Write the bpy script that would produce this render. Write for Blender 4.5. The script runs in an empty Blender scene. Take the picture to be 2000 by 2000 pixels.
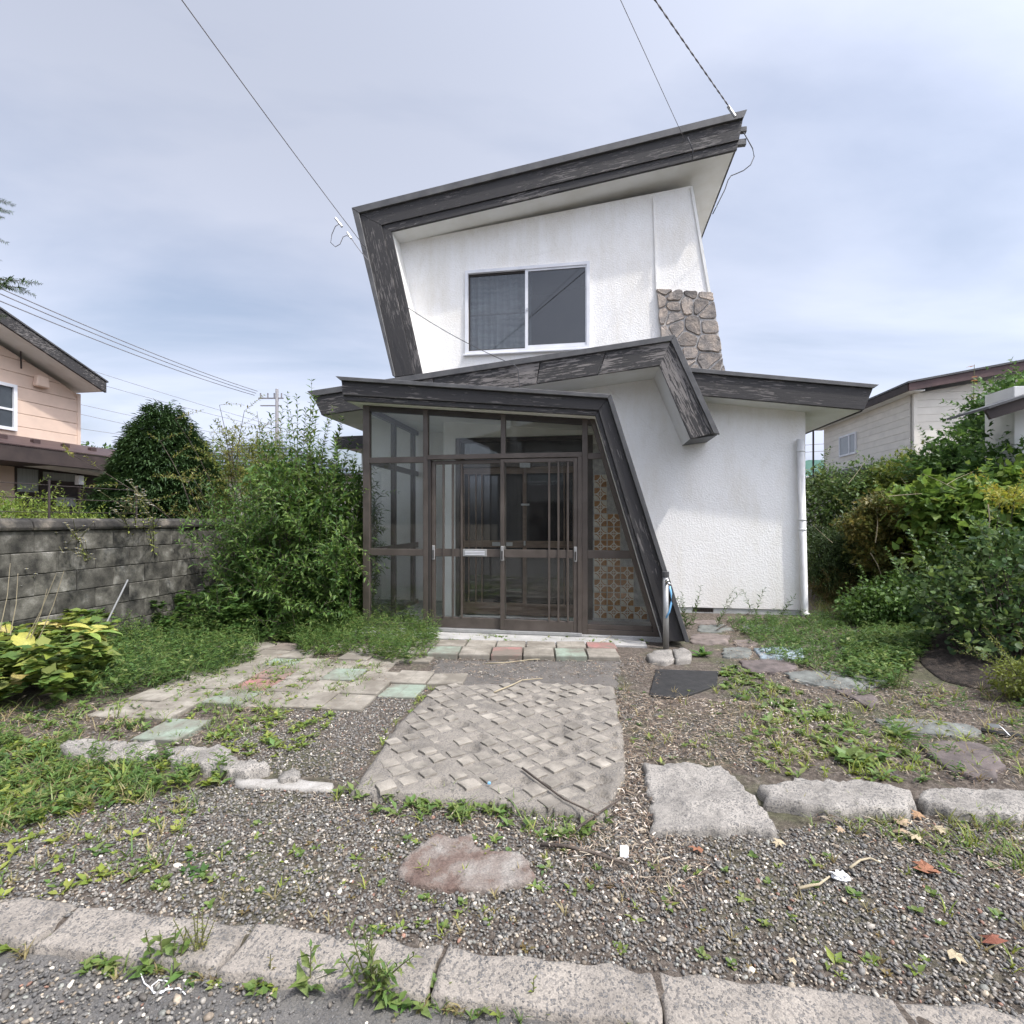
import bpy, bmesh, math, random
import numpy as np
from mathutils import Vector, Matrix, noise

random.seed(7)
rng = np.random.default_rng(7)
scene = bpy.context.scene
COL = scene.collection
R = math.radians

# ------------------------------------------------------------------ camera
CAM_H = 1.34
cam_data = bpy.data.cameras.new('camera')
cam_data.sensor_width = 36.0
cam_data.lens = 18.0                      # 90 degree wide lens
cam_data.shift_y = 0.00725
cam_data.clip_start = 0.05
cam_data.clip_end = 2000
cam = bpy.data.objects.new('camera', cam_data)
cam.location = (0, 0, CAM_H)
cam.rotation_euler = (R(90), 0, 0)
COL.objects.link(cam)
scene.camera = cam

# ------------------------------------------------------------------ light
YAW = R(9)                                # the whole lot is turned 9 degrees
CA, SA = math.cos(YAW), math.sin(YAW)
lp, lq, lz = 0.55, -0.27, 1.0             # towards the sun, in the lot's axes
sv = Vector((lp * CA + lq * SA, -lp * SA + lq * CA, lz)).normalized()
sun_el = math.asin(sv.z)
sun_rot = math.atan2(sv.x, sv.y)
sd = bpy.data.lights.new('sun', 'SUN')
sd.energy = 2.2
sd.angle = R(1.5)
sd.color = (1.0, 0.96, 0.90)
sun = bpy.data.objects.new('sun', sd)
sun.rotation_euler = sv.to_track_quat('Z', 'Y').to_euler()
COL.objects.link(sun)

world = bpy.data.worlds.new('World')
scene.world = world
world.use_nodes = True
wt = world.node_tree
wt.nodes.clear()
def wn(t, **k):
    n = wt.nodes.new(t)
    for a, b in k.items():
        setattr(n, a, b)
    return n
wo = wn('ShaderNodeOutputWorld')
sky = wn('ShaderNodeTexSky', sky_type='NISHITA', sun_disc=False, sun_elevation=sun_el, sun_rotation=sun_rot)
sky.dust_density = 5.5
sky.air_density = 1.0
hs = wn('ShaderNodeHueSaturation')
hs.inputs['Saturation'].default_value = 0.86
hs.inputs['Value'].default_value = 0.98
bgs = wn('ShaderNodeBackground')
bgs.inputs['Strength'].default_value = 0.15
# thin cloud sheet: brightness follows the clear sky behind it, softly broken by noise
tc = wn('ShaderNodeTexCoord')
sep = wn('ShaderNodeSeparateXYZ')
add = wn('ShaderNodeMath', operation='ADD'); add.inputs[1].default_value = 0.22
mx = wn('ShaderNodeMath', operation='MAXIMUM'); mx.inputs[1].default_value = 0.12
dv = wn('ShaderNodeVectorMath', operation='DIVIDE')
comb = wn('ShaderNodeCombineXYZ')
no = wn('ShaderNodeTexNoise'); no.inputs['Scale'].default_value = 1.0; no.inputs['Detail'].default_value = 9
no.inputs['Roughness'].default_value = 0.52; no.inputs['Distortion'].default_value = 0.35
mp = wn('ShaderNodeMapping'); mp.inputs['Scale'].default_value = (0.7, 1.3, 1.0); mp.inputs['Location'].default_value = (8.42, 4.97, 0); mp.inputs['Rotation'].default_value = (0, 0, R(160))
rp = wn('ShaderNodeValToRGB')
rp.color_ramp.elements[0].position = 0.36; rp.color_ramp.elements[0].color = (0.22, 0.22, 0.22, 1)
rp.color_ramp.elements[1].position = 0.60; rp.color_ramp.elements[1].color = (1.0, 1.0, 1.0, 1)
bw = wn('ShaderNodeRGBToBW')
cl = wn('ShaderNodeMix', data_type='RGBA', blend_type='MULTIPLY'); cl.inputs['Factor'].default_value = 1.0
cl.inputs['B'].default_value = (1.0, 1.085, 1.33, 1)
mixc = wn('ShaderNodeMix', data_type='RGBA')
L = wt.links.new
L(sky.outputs['Color'], hs.inputs['Color'])
L(sky.outputs['Color'], bw.inputs['Color'])
gm = wn('ShaderNodeMath', operation='POWER'); gm.inputs[1].default_value = 0.85
gk = wn('ShaderNodeMath', operation='MULTIPLY'); gk.inputs[1].default_value = 1.78
L(bw.outputs['Val'], gm.inputs[0]); L(gm.outputs[0], gk.inputs[0])
L(gk.outputs[0], cl.inputs['A'])
L(tc.outputs['Generated'], sep.inputs[0])
L(sep.outputs['Z'], add.inputs[0]); L(add.outputs[0], mx.inputs[0])
for k in range(3):
    L(mx.outputs[0], comb.inputs[k])
L(tc.outputs['Generated'], dv.inputs[0]); L(comb.outputs[0], dv.inputs[1])
L(dv.outputs[0], mp.inputs['Vector']); L(mp.outputs[0], no.inputs['Vector'])
L(no.outputs['Fac'], rp.inputs['Fac'])
L(rp.outputs['Color'], mixc.inputs['Factor'])
L(hs.outputs['Color'], mixc.inputs['A']); L(cl.outputs['Result'], mixc.inputs['B'])
L(mixc.outputs['Result'], bgs.inputs['Color'])
L(bgs.outputs[0], wo.inputs['Surface'])

vs = scene.view_settings
vs.view_transform = 'Standard'
vs.look = 'None'
vs.exposure = 0.64
vs.gamma = 1.0
scene.cycles.max_bounces = 6
scene.cycles.use_adaptive_sampling = True
scene.cycles.adaptive_threshold = 0.02
scene.cycles.transparent_max_bounces = 12
scene.cycles.use_denoising = True

# ------------------------------------------------------------------ measuring helpers
# pixels of the 2000 px photograph -> places in the lot
HOR = 1014.5
OX, OY = 0.845, 5.75                      # foot of the porch door's right post
ON = OX * SA + OY * CA
def G(u, v, z=0.0):                       # a point lying at height z
    t = (CAM_H - z) * 1000 / (v - HOR)
    return Vector(((u - 1000) / 1000 * t, t, z))
def H(u, v, q):                           # a point of the plane q behind the porch glass -> (p, z)
    a = (u - 1000) / 1000
    t = (q + ON) / (a * SA + CA)
    return ((a * t - OX) * CA - (t - OY) * SA, CAM_H - (v - HOR) / 1000 * t)
def Hp(u, v, p):                          # a point of the plane p -> (q, z)
    a = (u - 1000) / 1000
    t = (p + OX * CA - OY * SA) / (a * CA - SA)
    return ((a * t - OX) * SA + (t - OY) * CA, CAM_H - (v - HOR) / 1000 * t)
def D(u, v, t):                           # a point at distance t
    return Vector(((u - 1000) / 1000 * t, t, CAM_H - (v - HOR) / 1000 * t))
def W(p, q, z=0.0):
    return Vector((OX + p * CA + q * SA, OY - p * SA + q * CA, z))
def PQ(x, y):
    return ((x - OX) * CA - (y - OY) * SA, (x - OX) * SA + (y - OY) * CA)

# ------------------------------------------------------------------ materials
def new_mat(name):
    m = bpy.data.materials.new(name)
    m.use_nodes = True
    t = m.node_tree
    t.nodes.clear()
    o = t.nodes.new('ShaderNodeOutputMaterial')
    b = t.nodes.new('ShaderNodeBsdfPrincipled')
    t.links.new(b.outputs[0], o.inputs[0])
    return m, t, b
def node(t, typ, ins=None, **k):
    n = t.nodes.new(typ)
    for a, v in k.items():
        setattr(n, a, v)
    for a, v in (ins or {}).items():
        if hasattr(v, 'is_linked'):
            t.links.new(v, n.inputs[a])
        else:
            n.inputs[a].default_value = v
    return n
def c4(c):
    return (c[0], c[1], c[2], 1.0)
def coords(t, stretch=(1, 1, 1), kind='Object'):
    c = node(t, 'ShaderNodeTexCoord')
    m = node(t, 'ShaderNodeMapping', {'Vector': c.outputs[kind], 'Scale': stretch})
    return m.outputs[0]
def ramp(t, fac, stops):
    r = node(t, 'ShaderNodeValToRGB', {'Fac': fac})
    e = r.color_ramp.elements
    while len(e) < len(stops):
        e.new(0.5)
    for k, (pos, c) in enumerate(stops):
        e[k].position = pos
        e[k].color = c4(c) if not isinstance(c, float) else (c, c, c, 1)
    return r.outputs['Color']
def mixrgb(t, f, a, b, mode='MIX'):
    n = node(t, 'ShaderNodeMix', data_type='RGBA', blend_type=mode)
    for key, v in (('Factor', f), ('A', a), ('B', b)):
        if hasattr(v, 'is_linked'):
            t.links.new(v, n.inputs[key])
        else:
            n.inputs[key].default_value = v if key == 'Factor' else c4(v)
    return n.outputs['Result']
def bump(t, b, h, strength=0.4, dist=0.01):
    n = node(t, 'ShaderNodeBump', {'Height': h, 'Strength': strength, 'Distance': dist})
    t.links.new(n.outputs[0], b.inputs['Normal'])
def nmat(name, stops, scale=6, rough=0.85, bmp=0.0, bscale=40, bdist=0.006, stretch=(1, 1, 1), vary=0.0, metal=0.0, detail=7, kind='Object'):
    m, t, b = new_mat(name)
    v = coords(t, stretch, kind)
    if vary:                              # every copy shows another part of the pattern
        oi0 = node(t, 'ShaderNodeObjectInfo')
        of = node(t, 'ShaderNodeMath', {0: oi0.outputs['Random'], 1: 61.0}, operation='MULTIPLY')
        v = node(t, 'ShaderNodeVectorMath', {0: v, 1: of.outputs[0]}, operation='ADD').outputs[0]
    n = node(t, 'ShaderNodeTexNoise', {'Vector': v, 'Scale': scale, 'Detail': detail, 'Roughness': 0.6})
    c = ramp(t, n.outputs['Fac'], stops)
    if bmp >= 0.3:                        # mineral grain
        g_ = node(t, 'ShaderNodeTexNoise', {'Vector': v, 'Scale': bscale * 3.5, 'Detail': 5, 'Roughness': 0.8})
        c = mixrgb(t, 0.85, c, ramp(t, g_.outputs['Fac'], [(0.30, (0.55, 0.55, 0.55)), (0.5, (1, 1, 1)), (0.7, (1.4, 1.38, 1.33))]), 'MULTIPLY')
    if vary:
        oi = node(t, 'ShaderNodeObjectInfo')
        rr = node(t, 'ShaderNodeMapRange', {'Value': oi.outputs['Random'], 'To Min': 1 - vary, 'To Max': 1 + vary})
        hv = node(t, 'ShaderNodeHueSaturation', {'Color': c, 'Value': rr.outputs[0]})
        c = hv.outputs[0]
    t.links.new(c, b.inputs['Base Color'])
    b.inputs['Roughness'].default_value = rough
    b.inputs['Metallic'].default_value = metal
    if bmp:
        n2 = node(t, 'ShaderNodeTexNoise', {'Vector': v, 'Scale': bscale, 'Detail': 6, 'Roughness': 0.65})
        bump(t, b, n2.outputs['Fac'], bmp, bdist)
    return m
def plain(name, c, rough=0.6, metal=0.0):
    return nmat(name, [(0.35, tuple(x * 0.88 for x in c)), (0.65, tuple(min(1, x * 1.1) for x in c))], scale=9, rough=rough, metal=metal, bmp=0.06, bscale=60)

M = {}
# rough troweled white stucco
def stucco(name, c, sc=34, st=0.75):
    m, t, b = new_mat(name)
    v = coords(t)
    w = node(t, 'ShaderNodeTexNoise', {'Vector': v, 'Scale': 9, 'Detail': 3})
    vw = node(t, 'ShaderNodeMix', {'Factor': 0.09, 'A': v, 'B': w.outputs['Color']}, data_type='VECTOR')
    n1 = node(t, 'ShaderNodeTexNoise', {'Vector': vw.outputs['Result'] if False else v, 'Scale': sc, 'Detail': 5, 'Roughness': 0.55, 'Distortion': 1.1})
    n2 = node(t, 'ShaderNodeTexVoronoi', {'Vector': v, 'Scale': sc * 0.8}, feature='SMOOTH_F1')
    h = node(t, 'ShaderNodeMath', {0: n1.outputs['Fac'], 1: n2.outputs['Distance']}, operation='ADD')
    bump(t, b, h.outputs[0], st, 0.012)
    g = node(t, 'ShaderNodeTexNoise', {'Vector': coords(t, (1.2, 1.2, 0.5)), 'Scale': 2.2, 'Detail': 8, 'Roughness': 0.7})
    base = ramp(t, g.outputs['Fac'], [(0.30, tuple(x * 0.90 * k for x, k in zip(c, (1, .98, .94)))), (0.55, c)])
    sp = node(t, 'ShaderNodeTexNoise', {'Vector': v, 'Scale': 70, 'Detail': 3})
    f = ramp(t, sp.outputs['Fac'], [(0.30, (0.90, 0.89, 0.86)), (0.42, (1, 1, 1))])
    rs1 = node(t, 'ShaderNodeTexNoise', {'Vector': coords(t, (5.5, 5.5, 0.30)), 'Scale': 1.6, 'Detail': 7, 'Roughness': 0.7})
    rs2 = node(t, 'ShaderNodeTexNoise', {'Vector': coords(t, (1, 1, 1)), 'Scale': 0.9, 'Detail': 4})
    ms = node(t, 'ShaderNodeMath', {0: rs1.outputs['Fac'], 1: rs2.outputs['Fac']}, operation='MULTIPLY')
    streak = ramp(t, ms.outputs[0], [(0.24, (1, 1, 1)), (0.42, (0.94, 0.93, 0.90))])
    ck = node(t, 'ShaderNodeTexVoronoi', {'Vector': coords(t, (1, 1, 0.8)), 'Scale': 0.75}, feature='DISTANCE_TO_EDGE')
    cw = node(t, 'ShaderNodeTexNoise', {'Vector': v, 'Scale': 3.5, 'Detail': 6})
    cd_ = node(t, 'ShaderNodeMath', {0: cw.outputs['Fac'], 1: 0.05, 2: ck.outputs['Distance']}, operation='MULTIPLY_ADD')
    crack = ramp(t, cd_.outputs[0], [(0.024, (0.72, 0.71, 0.68)), (0.028, (1, 1, 1))])
    c_all = mixrgb(t, 1.0, mixrgb(t, 1.0, base, f, 'MULTIPLY'), streak, 'MULTIPLY')
    t.links.new(mixrgb(t, 0.15, c_all, crack, 'MULTIPLY'), b.inputs['Base Color'])
    b.inputs['Roughness'].default_value = 0.9
    return m
M['stucco'] = stucco('white_stucco', (0.90, 0.886, 0.855), 66, 0.36)
M['smooth_white'] = nmat('painted_soffit', [(0.3, (0.72, 0.71, 0.66)), (0.6, (0.80, 0.80, 0.77))], scale=3, rough=0.8, bmp=0.08, bscale=90)
# charcoal paint flaking off timber; grain runs along local x
def flaky(name, paint, bare, thr=0.60):
    m, t, b = new_mat(name)
    oi = node(t, 'ShaderNodeObjectInfo')
    off = node(t, 'ShaderNodeMath', {0: oi.outputs['Random'], 1: 37.0}, operation='MULTIPLY')
    c = node(t, 'ShaderNodeTexCoord')
    ad = node(t, 'ShaderNodeVectorMath', {0: c.outputs['Object'], 1: off.outputs[0]}, operation='ADD')
    v1 = node(t, 'ShaderNodeMapping', {'Vector': ad.outputs[0], 'Scale': (4.2, 10, 46)}).outputs[0]
    v2 = node(t, 'ShaderNodeMapping', {'Vector': ad.outputs[0], 'Scale': (5, 30, 140)}).outputs[0]
    n1 = node(t, 'ShaderNodeTexNoise', {'Vector': v1, 'Scale': 1.3, 'Detail': 7, 'Roughness': 0.62, 'Distortion': 0.5})
    big = node(t, 'ShaderNodeTexNoise', {'Vector': ad.outputs[0], 'Scale': 1.1, 'Detail': 3})
    n2 = node(t, 'ShaderNodeTexNoise', {'Vector': v2, 'Scale': 1.0, 'Detail': 4, 'Roughness': 0.7})
    s = node(t, 'ShaderNodeMath', {0: n1.outputs['Fac'], 1: node(t, 'ShaderNodeMath', {0: big.outputs['Fac'], 1: 0.55}, operation='MULTIPLY').outputs[0]}, operation='ADD')
    f = ramp(t, s.outputs[0], [(thr + 0.235, 0.0), (thr + 0.26, 1.0)])
    pc = mixrgb(t, n2.outputs['Fac'], tuple(x * 0.62 for x in paint), tuple(x * 1.45 for x in paint))
    bc = mixrgb(t, n2.outputs['Fac'], tuple(x * 0.45 for x in bare), tuple(x * 1.3 for x in bare))
    t.links.new(mixrgb(t, f, pc, bc), b.inputs['Base Color'])
    hh = node(t, 'ShaderNodeMath', {0: n2.outputs['Fac'], 1: 0.5, 2: f}, operation='MULTIPLY_ADD')
    hh2 = node(t, 'ShaderNodeMath', {0: f, 1: -1.0, 2: n2.outputs['Fac']}, operation='MULTIPLY_ADD')
    bump(t, b, hh2.outputs[0], 0.8, 0.005)
    b.inputs['Roughness'].default_value = 0.72
    return m
M['flaky'] = flaky('flaking_charcoal_timber', (0.034, 0.032, 0.032), (0.17, 0.157, 0.148), 0.62)
M['flaky_more'] = flaky('peeling_charcoal_timber', (0.038, 0.036, 0.035), (0.23, 0.21, 0.195), 0.54)
M['roof_metal'] = nmat('dark_roof_metal', [(0.3, (0.045, 0.045, 0.047)), (0.7, (0.10, 0.10, 0.10))], scale=3, rough=0.5, bmp=0.1, stretch=(1, 1, 5))
M['cap'] = nmat('grey_metal_cap', [(0.3, (0.055, 0.055, 0.057)), (0.7, (0.125, 0.123, 0.12))], scale=4, rough=0.55, bmp=0.15)
M['bronze'] = nmat('bronze_aluminium', [(0.3, (0.075, 0.062, 0.052)), (0.7, (0.12, 0.10, 0.085))], scale=5, rough=0.42, metal=0.25, bmp=0.03)
M['bronze_dark'] = nmat('dark_bronze_aluminium', [(0.3, (0.035, 0.030, 0.027)), (0.7, (0.055, 0.048, 0.043))], scale=5, rough=0.45, metal=0.2)
M['door_wood'] = nmat('brown_door_timber', [(0.3, (0.10, 0.065, 0.042)), (0.7, (0.20, 0.135, 0.09))], scale=3, rough=0.5, stretch=(2, 2, 14), bmp=0.1)
M['aluminium'] = nmat('white_window_aluminium', [(0.3, (0.66, 0.67, 0.70)), (0.7, (0.78, 0.79, 0.81))], scale=5, rough=0.45)
M['chrome'] = plain('worn_chrome', (0.55, 0.55, 0.54), 0.25, 1.0)
M['steel'] = plain('dull_steel', (0.42, 0.42, 0.41), 0.45, 0.6)
M['pvc'] = nmat('white_downpipe', [(0.25, (0.55, 0.53, 0.50)), (0.6, (0.78, 0.78, 0.77))], scale=4, rough=0.5, stretch=(3, 3, 1))
M['foundation'] = nmat('grey_foundation_render', [(0.3, (0.33, 0.34, 0.33)), (0.7, (0.52, 0.53, 0.52))], scale=5, rough=0.9, bmp=0.3)
M['porch_concrete'] = nmat('porch_concrete', [(0.3, (0.30, 0.295, 0.28)), (0.7, (0.45, 0.44, 0.42))], scale=7, rough=0.9, bmp=0.3)
def glass_mat(name, tint=(0.80, 0.83, 0.82), ior=1.5, rough=0.01, dust=0.0):
    m, t, b = new_mat(name)
    o = [n for n in t.nodes if n.type == 'OUTPUT_MATERIAL'][0]
    t.nodes.remove(b)
    tr = node(t, 'ShaderNodeBsdfTransparent', {'Color': c4(tint)})
    gl = node(t, 'ShaderNodeBsdfGlossy', {'Color': (1, 1, 1, 1), 'Roughness': rough})
    lw_ = node(t, 'ShaderNodeLayerWeight', {'Blend': 0.5})      # Schlick's curve, alike on both faces of the sheet
    f0 = ((ior - 1) / (ior + 1)) ** 2
    p5 = node(t, 'ShaderNodeMath', {0: lw_.outputs['Facing'], 1: 5.0}, operation='POWER')
    fr = node(t, 'ShaderNodeMath', {0: p5.outputs[0], 1: 1 - f0, 2: f0}, operation='MULTIPLY_ADD')
    mxs = node(t, 'ShaderNodeMixShader', {0: fr.outputs[0], 1: tr.outputs[0], 2: gl.outputs[0]})
    out = mxs.outputs[0]
    if dust:
        df = node(t, 'ShaderNodeBsdfDiffuse', {'Color': (0.5, 0.49, 0.46, 1)})
        nz = node(t, 'ShaderNodeTexNoise', {'Vector': coords(t), 'Scale': 5, 'Detail': 8})
        f = ramp(t, nz.outputs['Fac'], [(0.35, dust * 0.4), (0.75, dust * 1.6)])
        out = node(t, 'ShaderNodeMixShader', {0: f, 1: out, 2: df.outputs[0]}).outputs[0]
    t.links.new(out, o.inputs[0])
    return m
M['glass'] = glass_mat('dusty_porch_glass', (0.93, 0.94, 0.93), 1.42, 0.0, 0.010)
M['glass_win'] = glass_mat('window_glass', (0.55, 0.57, 0.58), 1.75, 0.0, 0.012)
M['glass_upper'] = glass_mat('upper_window_glass', (0.78, 0.80, 0.81), 1.7, 0.0, 0.02)
M['curtain'] = nmat('grey_curtain', [(0.3, (0.13, 0.145, 0.15)), (0.5, (0.20, 0.22, 0.225)), (0.7, (0.28, 0.30, 0.305))], scale=2.2, rough=0.95, stretch=(1.2, 1, 9))
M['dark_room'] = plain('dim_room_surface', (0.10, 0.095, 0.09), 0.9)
# leaves, pebbles: colour per leaf / per pebble is stored in the mesh
def leaf_mat(name, trans=0.35, rough=0.5):
    m, t, b = new_mat(name)
    o = [n for n in t.nodes if n.type == 'OUTPUT_MATERIAL'][0]
    a = node(t, 'ShaderNodeAttribute', attribute_name='Col')
    t.links.new(a.outputs['Color'], b.inputs['Base Color'])
    b.inputs['Roughness'].default_value = rough
    b.inputs['Specular IOR Level'].default_value = 0.35
    hv = node(t, 'ShaderNodeHueSaturation', {'Color': a.outputs['Color'], 'Value': 1.25, 'Saturation': 1.05, 'Hue': 0.485})
    tl = node(t, 'ShaderNodeBsdfTranslucent', {'Color': hv.outputs[0]})
    mxs = node(t, 'ShaderNodeMixShader', {0: trans, 1: b.outputs[0], 2: tl.outputs[0]})
    t.links.new(mxs.outputs[0], o.inputs[0])
    return m
M['leaf'] = leaf_mat('leaf')
M['needle'] = leaf_mat('conifer_needle', 0.15, 0.6)
def attr_mat(name, rough=0.8, bmp=0.3, bscale=120):
    m, t, b = new_mat(name)
    a = node(t, 'ShaderNodeAttribute', attribute_name='Col')
    v = coords(t)
    n = node(t, 'ShaderNodeTexNoise', {'Vector': v, 'Scale': bscale, 'Detail': 4})
    f = ramp(t, n.outputs['Fac'], [(0.3, (0.78, 0.78, 0.78)), (0.7, (1.15, 1.15, 1.15))])
    t.links.new(mixrgb(t, 1.0, a.outputs['Color'], f, 'MULTIPLY'), b.inputs['Base Color'])
    b.inputs['Roughness'].default_value = rough
    bump(t, b, n.outputs['Fac'], bmp, 0.003)
    return m
M['pebble'] = attr_mat('river_pebble', 0.7, 0.25, 160)
M['litter'] = attr_mat('dry_plant_litter', 0.9, 0.2, 80)
M['bark'] = nmat('brown_bark', [(0.3, (0.045, 0.035, 0.028)), (0.7, (0.13, 0.105, 0.085))], scale=12, rough=0.95, bmp=0.5, stretch=(1, 1, 0.3))
M['twig'] = nmat('green_brown_stem', [(0.3, (0.09, 0.10, 0.04)), (0.7, (0.16, 0.15, 0.07))], scale=12, rough=0.8)
M['pale_stem'] = nmat('pale_dry_stem', [(0.3, (0.30, 0.25, 0.16)), (0.7, (0.45, 0.39, 0.27))], scale=12, rough=0.9)

# ------------------------------------------------------------------ mesh building
class MB:
    def __init__(self):
        self.v, self.f = [], []
    def add(self, vs, fs):
        o = len(self.v)
        self.v += [tuple(x) for x in vs]
        self.f += [tuple(i + o for i in f) for f in fs]
        return self
    def box(self, x0, x1, y0, y1, z0, z1):
        vs = [(x, y, z) for z in (z0, z1) for y in (y0, y1) for x in (x0, x1)]
        return self.add(vs, [(0, 2, 3, 1), (4, 5, 7, 6), (0, 1, 5, 4), (2, 6, 7, 3), (0, 4, 6, 2), (1, 3, 7, 5)])
    def prism(self, poly, a0, a1, axis='y'):
        n = len(poly)
        if axis == 'y':
            mk = lambda c, a: (c[0], a, c[1])
        elif axis == 'x':
            mk = lambda c, a: (a, c[0], c[1])
        else:
            mk = lambda c, a: (c[0], c[1], a)
        vs = [mk(c, a0) for c in poly] + [mk(c, a1) for c in poly]
        fs = [tuple(range(n)), tuple(range(2 * n - 1, n - 1, -1))] + [(i, (i + 1) % n, n + (i + 1) % n, n + i) for i in range(n)]
        return self.add(vs, fs)
    def tube(self, pts, r, n=6, cap=True, r1=None):
        pts = [Vector(p) for p in pts]
        k = len(pts)
        vs, fs = [], []
        for i, p in enumerate(pts):
            d = (pts[min(i + 1, k - 1)] - pts[max(i - 1, 0)]).normalized()
            s = d.cross(Vector((0, 0, 1)))
            if s.length < 1e-3:
                s = Vector((1, 0, 0))
            s.normalize()
            w = s.cross(d)
            rr = r if r1 is None else r + (r1 - r) * i / (k - 1)
            for j in range(n):
                a = 2 * math.pi * j / n
                vs.append(p + s * math.cos(a) * rr + w * math.sin(a) * rr)
        for i in range(k - 1):
            for j in range(n):
                fs.append((i * n + j, i * n + (j + 1) % n, (i + 1) * n + (j + 1) % n, (i + 1) * n + j))
        if cap:
            fs += [tuple(range(n)), tuple(range((k - 1) * n, k * n))]
        return self.add(vs, fs)
    def mesh(self, name, m, smooth=False, bev=0.0):
        me = bpy.data.meshes.new(name)
        bm = bmesh.new()
        vv = [bm.verts.new(v) for v in self.v]
        for f in self.f:
            try:
                bm.faces.new([vv[i] for i in f])
            except ValueError:
                pass
        bmesh.ops.recalc_face_normals(bm, faces=bm.faces[:])
        if bev:
            bmesh.ops.bevel(bm, geom=bm.edges[:], offset=bev, segments=1, affect='EDGES', clamp_overlap=True)
        bm.to_mesh(me)
        bm.free()
        if smooth:
            me.shade_smooth()
        me.materials.append(m)
        return me
    def build(self, name, m, parent=None, smooth=False, bev=0.0, loc=(0, 0, 0), rot=(0, 0, 0)):
        return link(name, self.mesh(name, m, smooth, bev), parent, loc, rot)
def link(name, me, parent=None, loc=(0, 0, 0), rot=(0, 0, 0)):
    o = bpy.data.objects.new(name, me)
    COL.objects.link(o)
    o.parent = parent
    o.location = loc
    o.rotation_euler = rot
    return o
def tag(o, label=None, cat=None, group=None, kind=None):
    for k, v in (('label', label), ('category', cat), ('group', group), ('kind', kind)):
        if v:
            o[k] = v
    return o
def thing(name, label, cat, loc=(0, 0, 0), rz=0.0, group=None):
    o = link(name, None, None, loc, (0, 0, rz))
    return tag(o, label, cat, group)
def lot(name, label, cat, group=None):    # a thing whose parts are given in the lot's axes
    return thing(name, label, cat, (OX, OY, 0), -YAW, group)
def holed(poly, holes, a0, a1, axis='y'):
    bm = bmesh.new()
    es = []
    for lp_ in [poly] + holes:
        vv = [bm.verts.new((c[0], a0, c[1]) if axis == 'y' else (a0, c[0], c[1])) for c in lp_]
        es += [bm.edges.new((vv[i], vv[(i + 1) % len(vv)])) for i in range(len(vv))]
    r = bmesh.ops.triangle_fill(bm, edges=es, use_beauty=True)
    fs = [g for g in r['geom'] if isinstance(g, bmesh.types.BMFace)]
    ex = bmesh.ops.extrude_face_region(bm, geom=fs)
    d = Vector((0, a1 - a0, 0)) if axis == 'y' else Vector((a1 - a0, 0, 0))
    bmesh.ops.translate(bm, vec=d, verts=[g for g in ex['geom'] if isinstance(g, bmesh.types.BMVert)])
    bmesh.ops.recalc_face_normals(bm, faces=bm.faces[:])
    return bm
def bm_obj(name, bm, m, parent=None, smooth=False, loc=(0, 0, 0), rot=(0, 0, 0)):
    me = bpy.data.meshes.new(name)
    bm.to_mesh(me)
    bm.free()
    if smooth:
        me.shade_smooth()
    me.materials.append(m)
    return link(name, me, parent, loc, rot)
def rect(x0, x1, z0, z1):
    return [(x0, z0), (x1, z0), (x1, z1), (x0, z1)]
def board(name, poly, q0, q1, m, parent, along=None, bev=0.004):
    # a straight board; local x runs along it so the grain follows
    a, b = along or (poly[0], poly[1])
    th = math.atan2(b[1] - a[1], b[0] - a[0])
    c, s = math.cos(th), math.sin(th)
    loc = [((x - a[0]) * c + (z - a[1]) * s, -(x - a[0]) * s + (z - a[1]) * c) for x, z in poly]
    return MB().prism(loc, 0, q1 - q0).build(name, m, parent, bev=bev, loc=(a[0], q0, a[1]), rot=(0, -th, 0))
def np_mesh(name, V, F, col=None, m=None, smooth=False):
    me = bpy.data.meshes.new(name)
    V = np.asarray(V, np.float32); F = np.asarray(F, np.int32)
    k = F.shape[1]
    me.vertices.add(len(V)); me.vertices.foreach_set('co', V.ravel())
    me.loops.add(F.size); me.loops.foreach_set('vertex_index', F.ravel())
    me.polygons.add(len(F))
    me.polygons.foreach_set('loop_start', np.arange(0, F.size, k, dtype=np.int32))
    if smooth:
        me.polygons.foreach_set('use_smooth', np.ones(len(F), bool))
    me.update(calc_edges=True)
    if col is not None:
        ca = me.color_attributes.new('Col', 'FLOAT_COLOR', 'POINT')
        c = np.ones((len(V), 4), np.float32); c[:, :3] = col
        ca.data.foreach_set('color', c.ravel())
    if m:
        me.materials.append(m)
    return me

# ------------------------------------------------------------------ ground
def kerb_y(x):
    return 1.575 - 0.1335 * x             # back edge of the kerb
MOUND = G(1900, 1290)
def gz(x, y):
    if y < kerb_y(x) - 0.085:
        return -0.026
    z = 0.012 * noise.noise(Vector((x * 0.9, y * 0.9, 3.0))) + 0.006 * noise.noise(Vector((x * 4, y * 4, 1.0)))
    z += 0.16 * math.exp(-(((x - MOUND.x) / 0.55) ** 2 + ((y - MOUND.y) / 0.45) ** 2))
    if y > 6:
        z += 0.02 * (y - 6) * 0.3
    return z
def sheet(name, xs, ys, zf, m):
    V = [(x, y, zf(x, y)) for y in ys for x in xs]
    nx = len(xs)
    F = [(j * nx + i, j * nx + i + 1, (j + 1) * nx + i + 1, (j + 1) * nx + i) for j in range(len(ys) - 1) for i in range(nx - 1)]
    return np_mesh(name, V, F, None, m, True)
m, t, b = new_mat('bare_soil')
v = coords(t)
n1 = node(t, 'ShaderNodeTexNoise', {'Vector': v, 'Scale': 1.3, 'Detail': 9, 'Roughness': 0.65})
n2 = node(t, 'ShaderNodeTexNoise', {'Vector': v, 'Scale': 28, 'Detail': 8, 'Roughness': 0.75})
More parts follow.
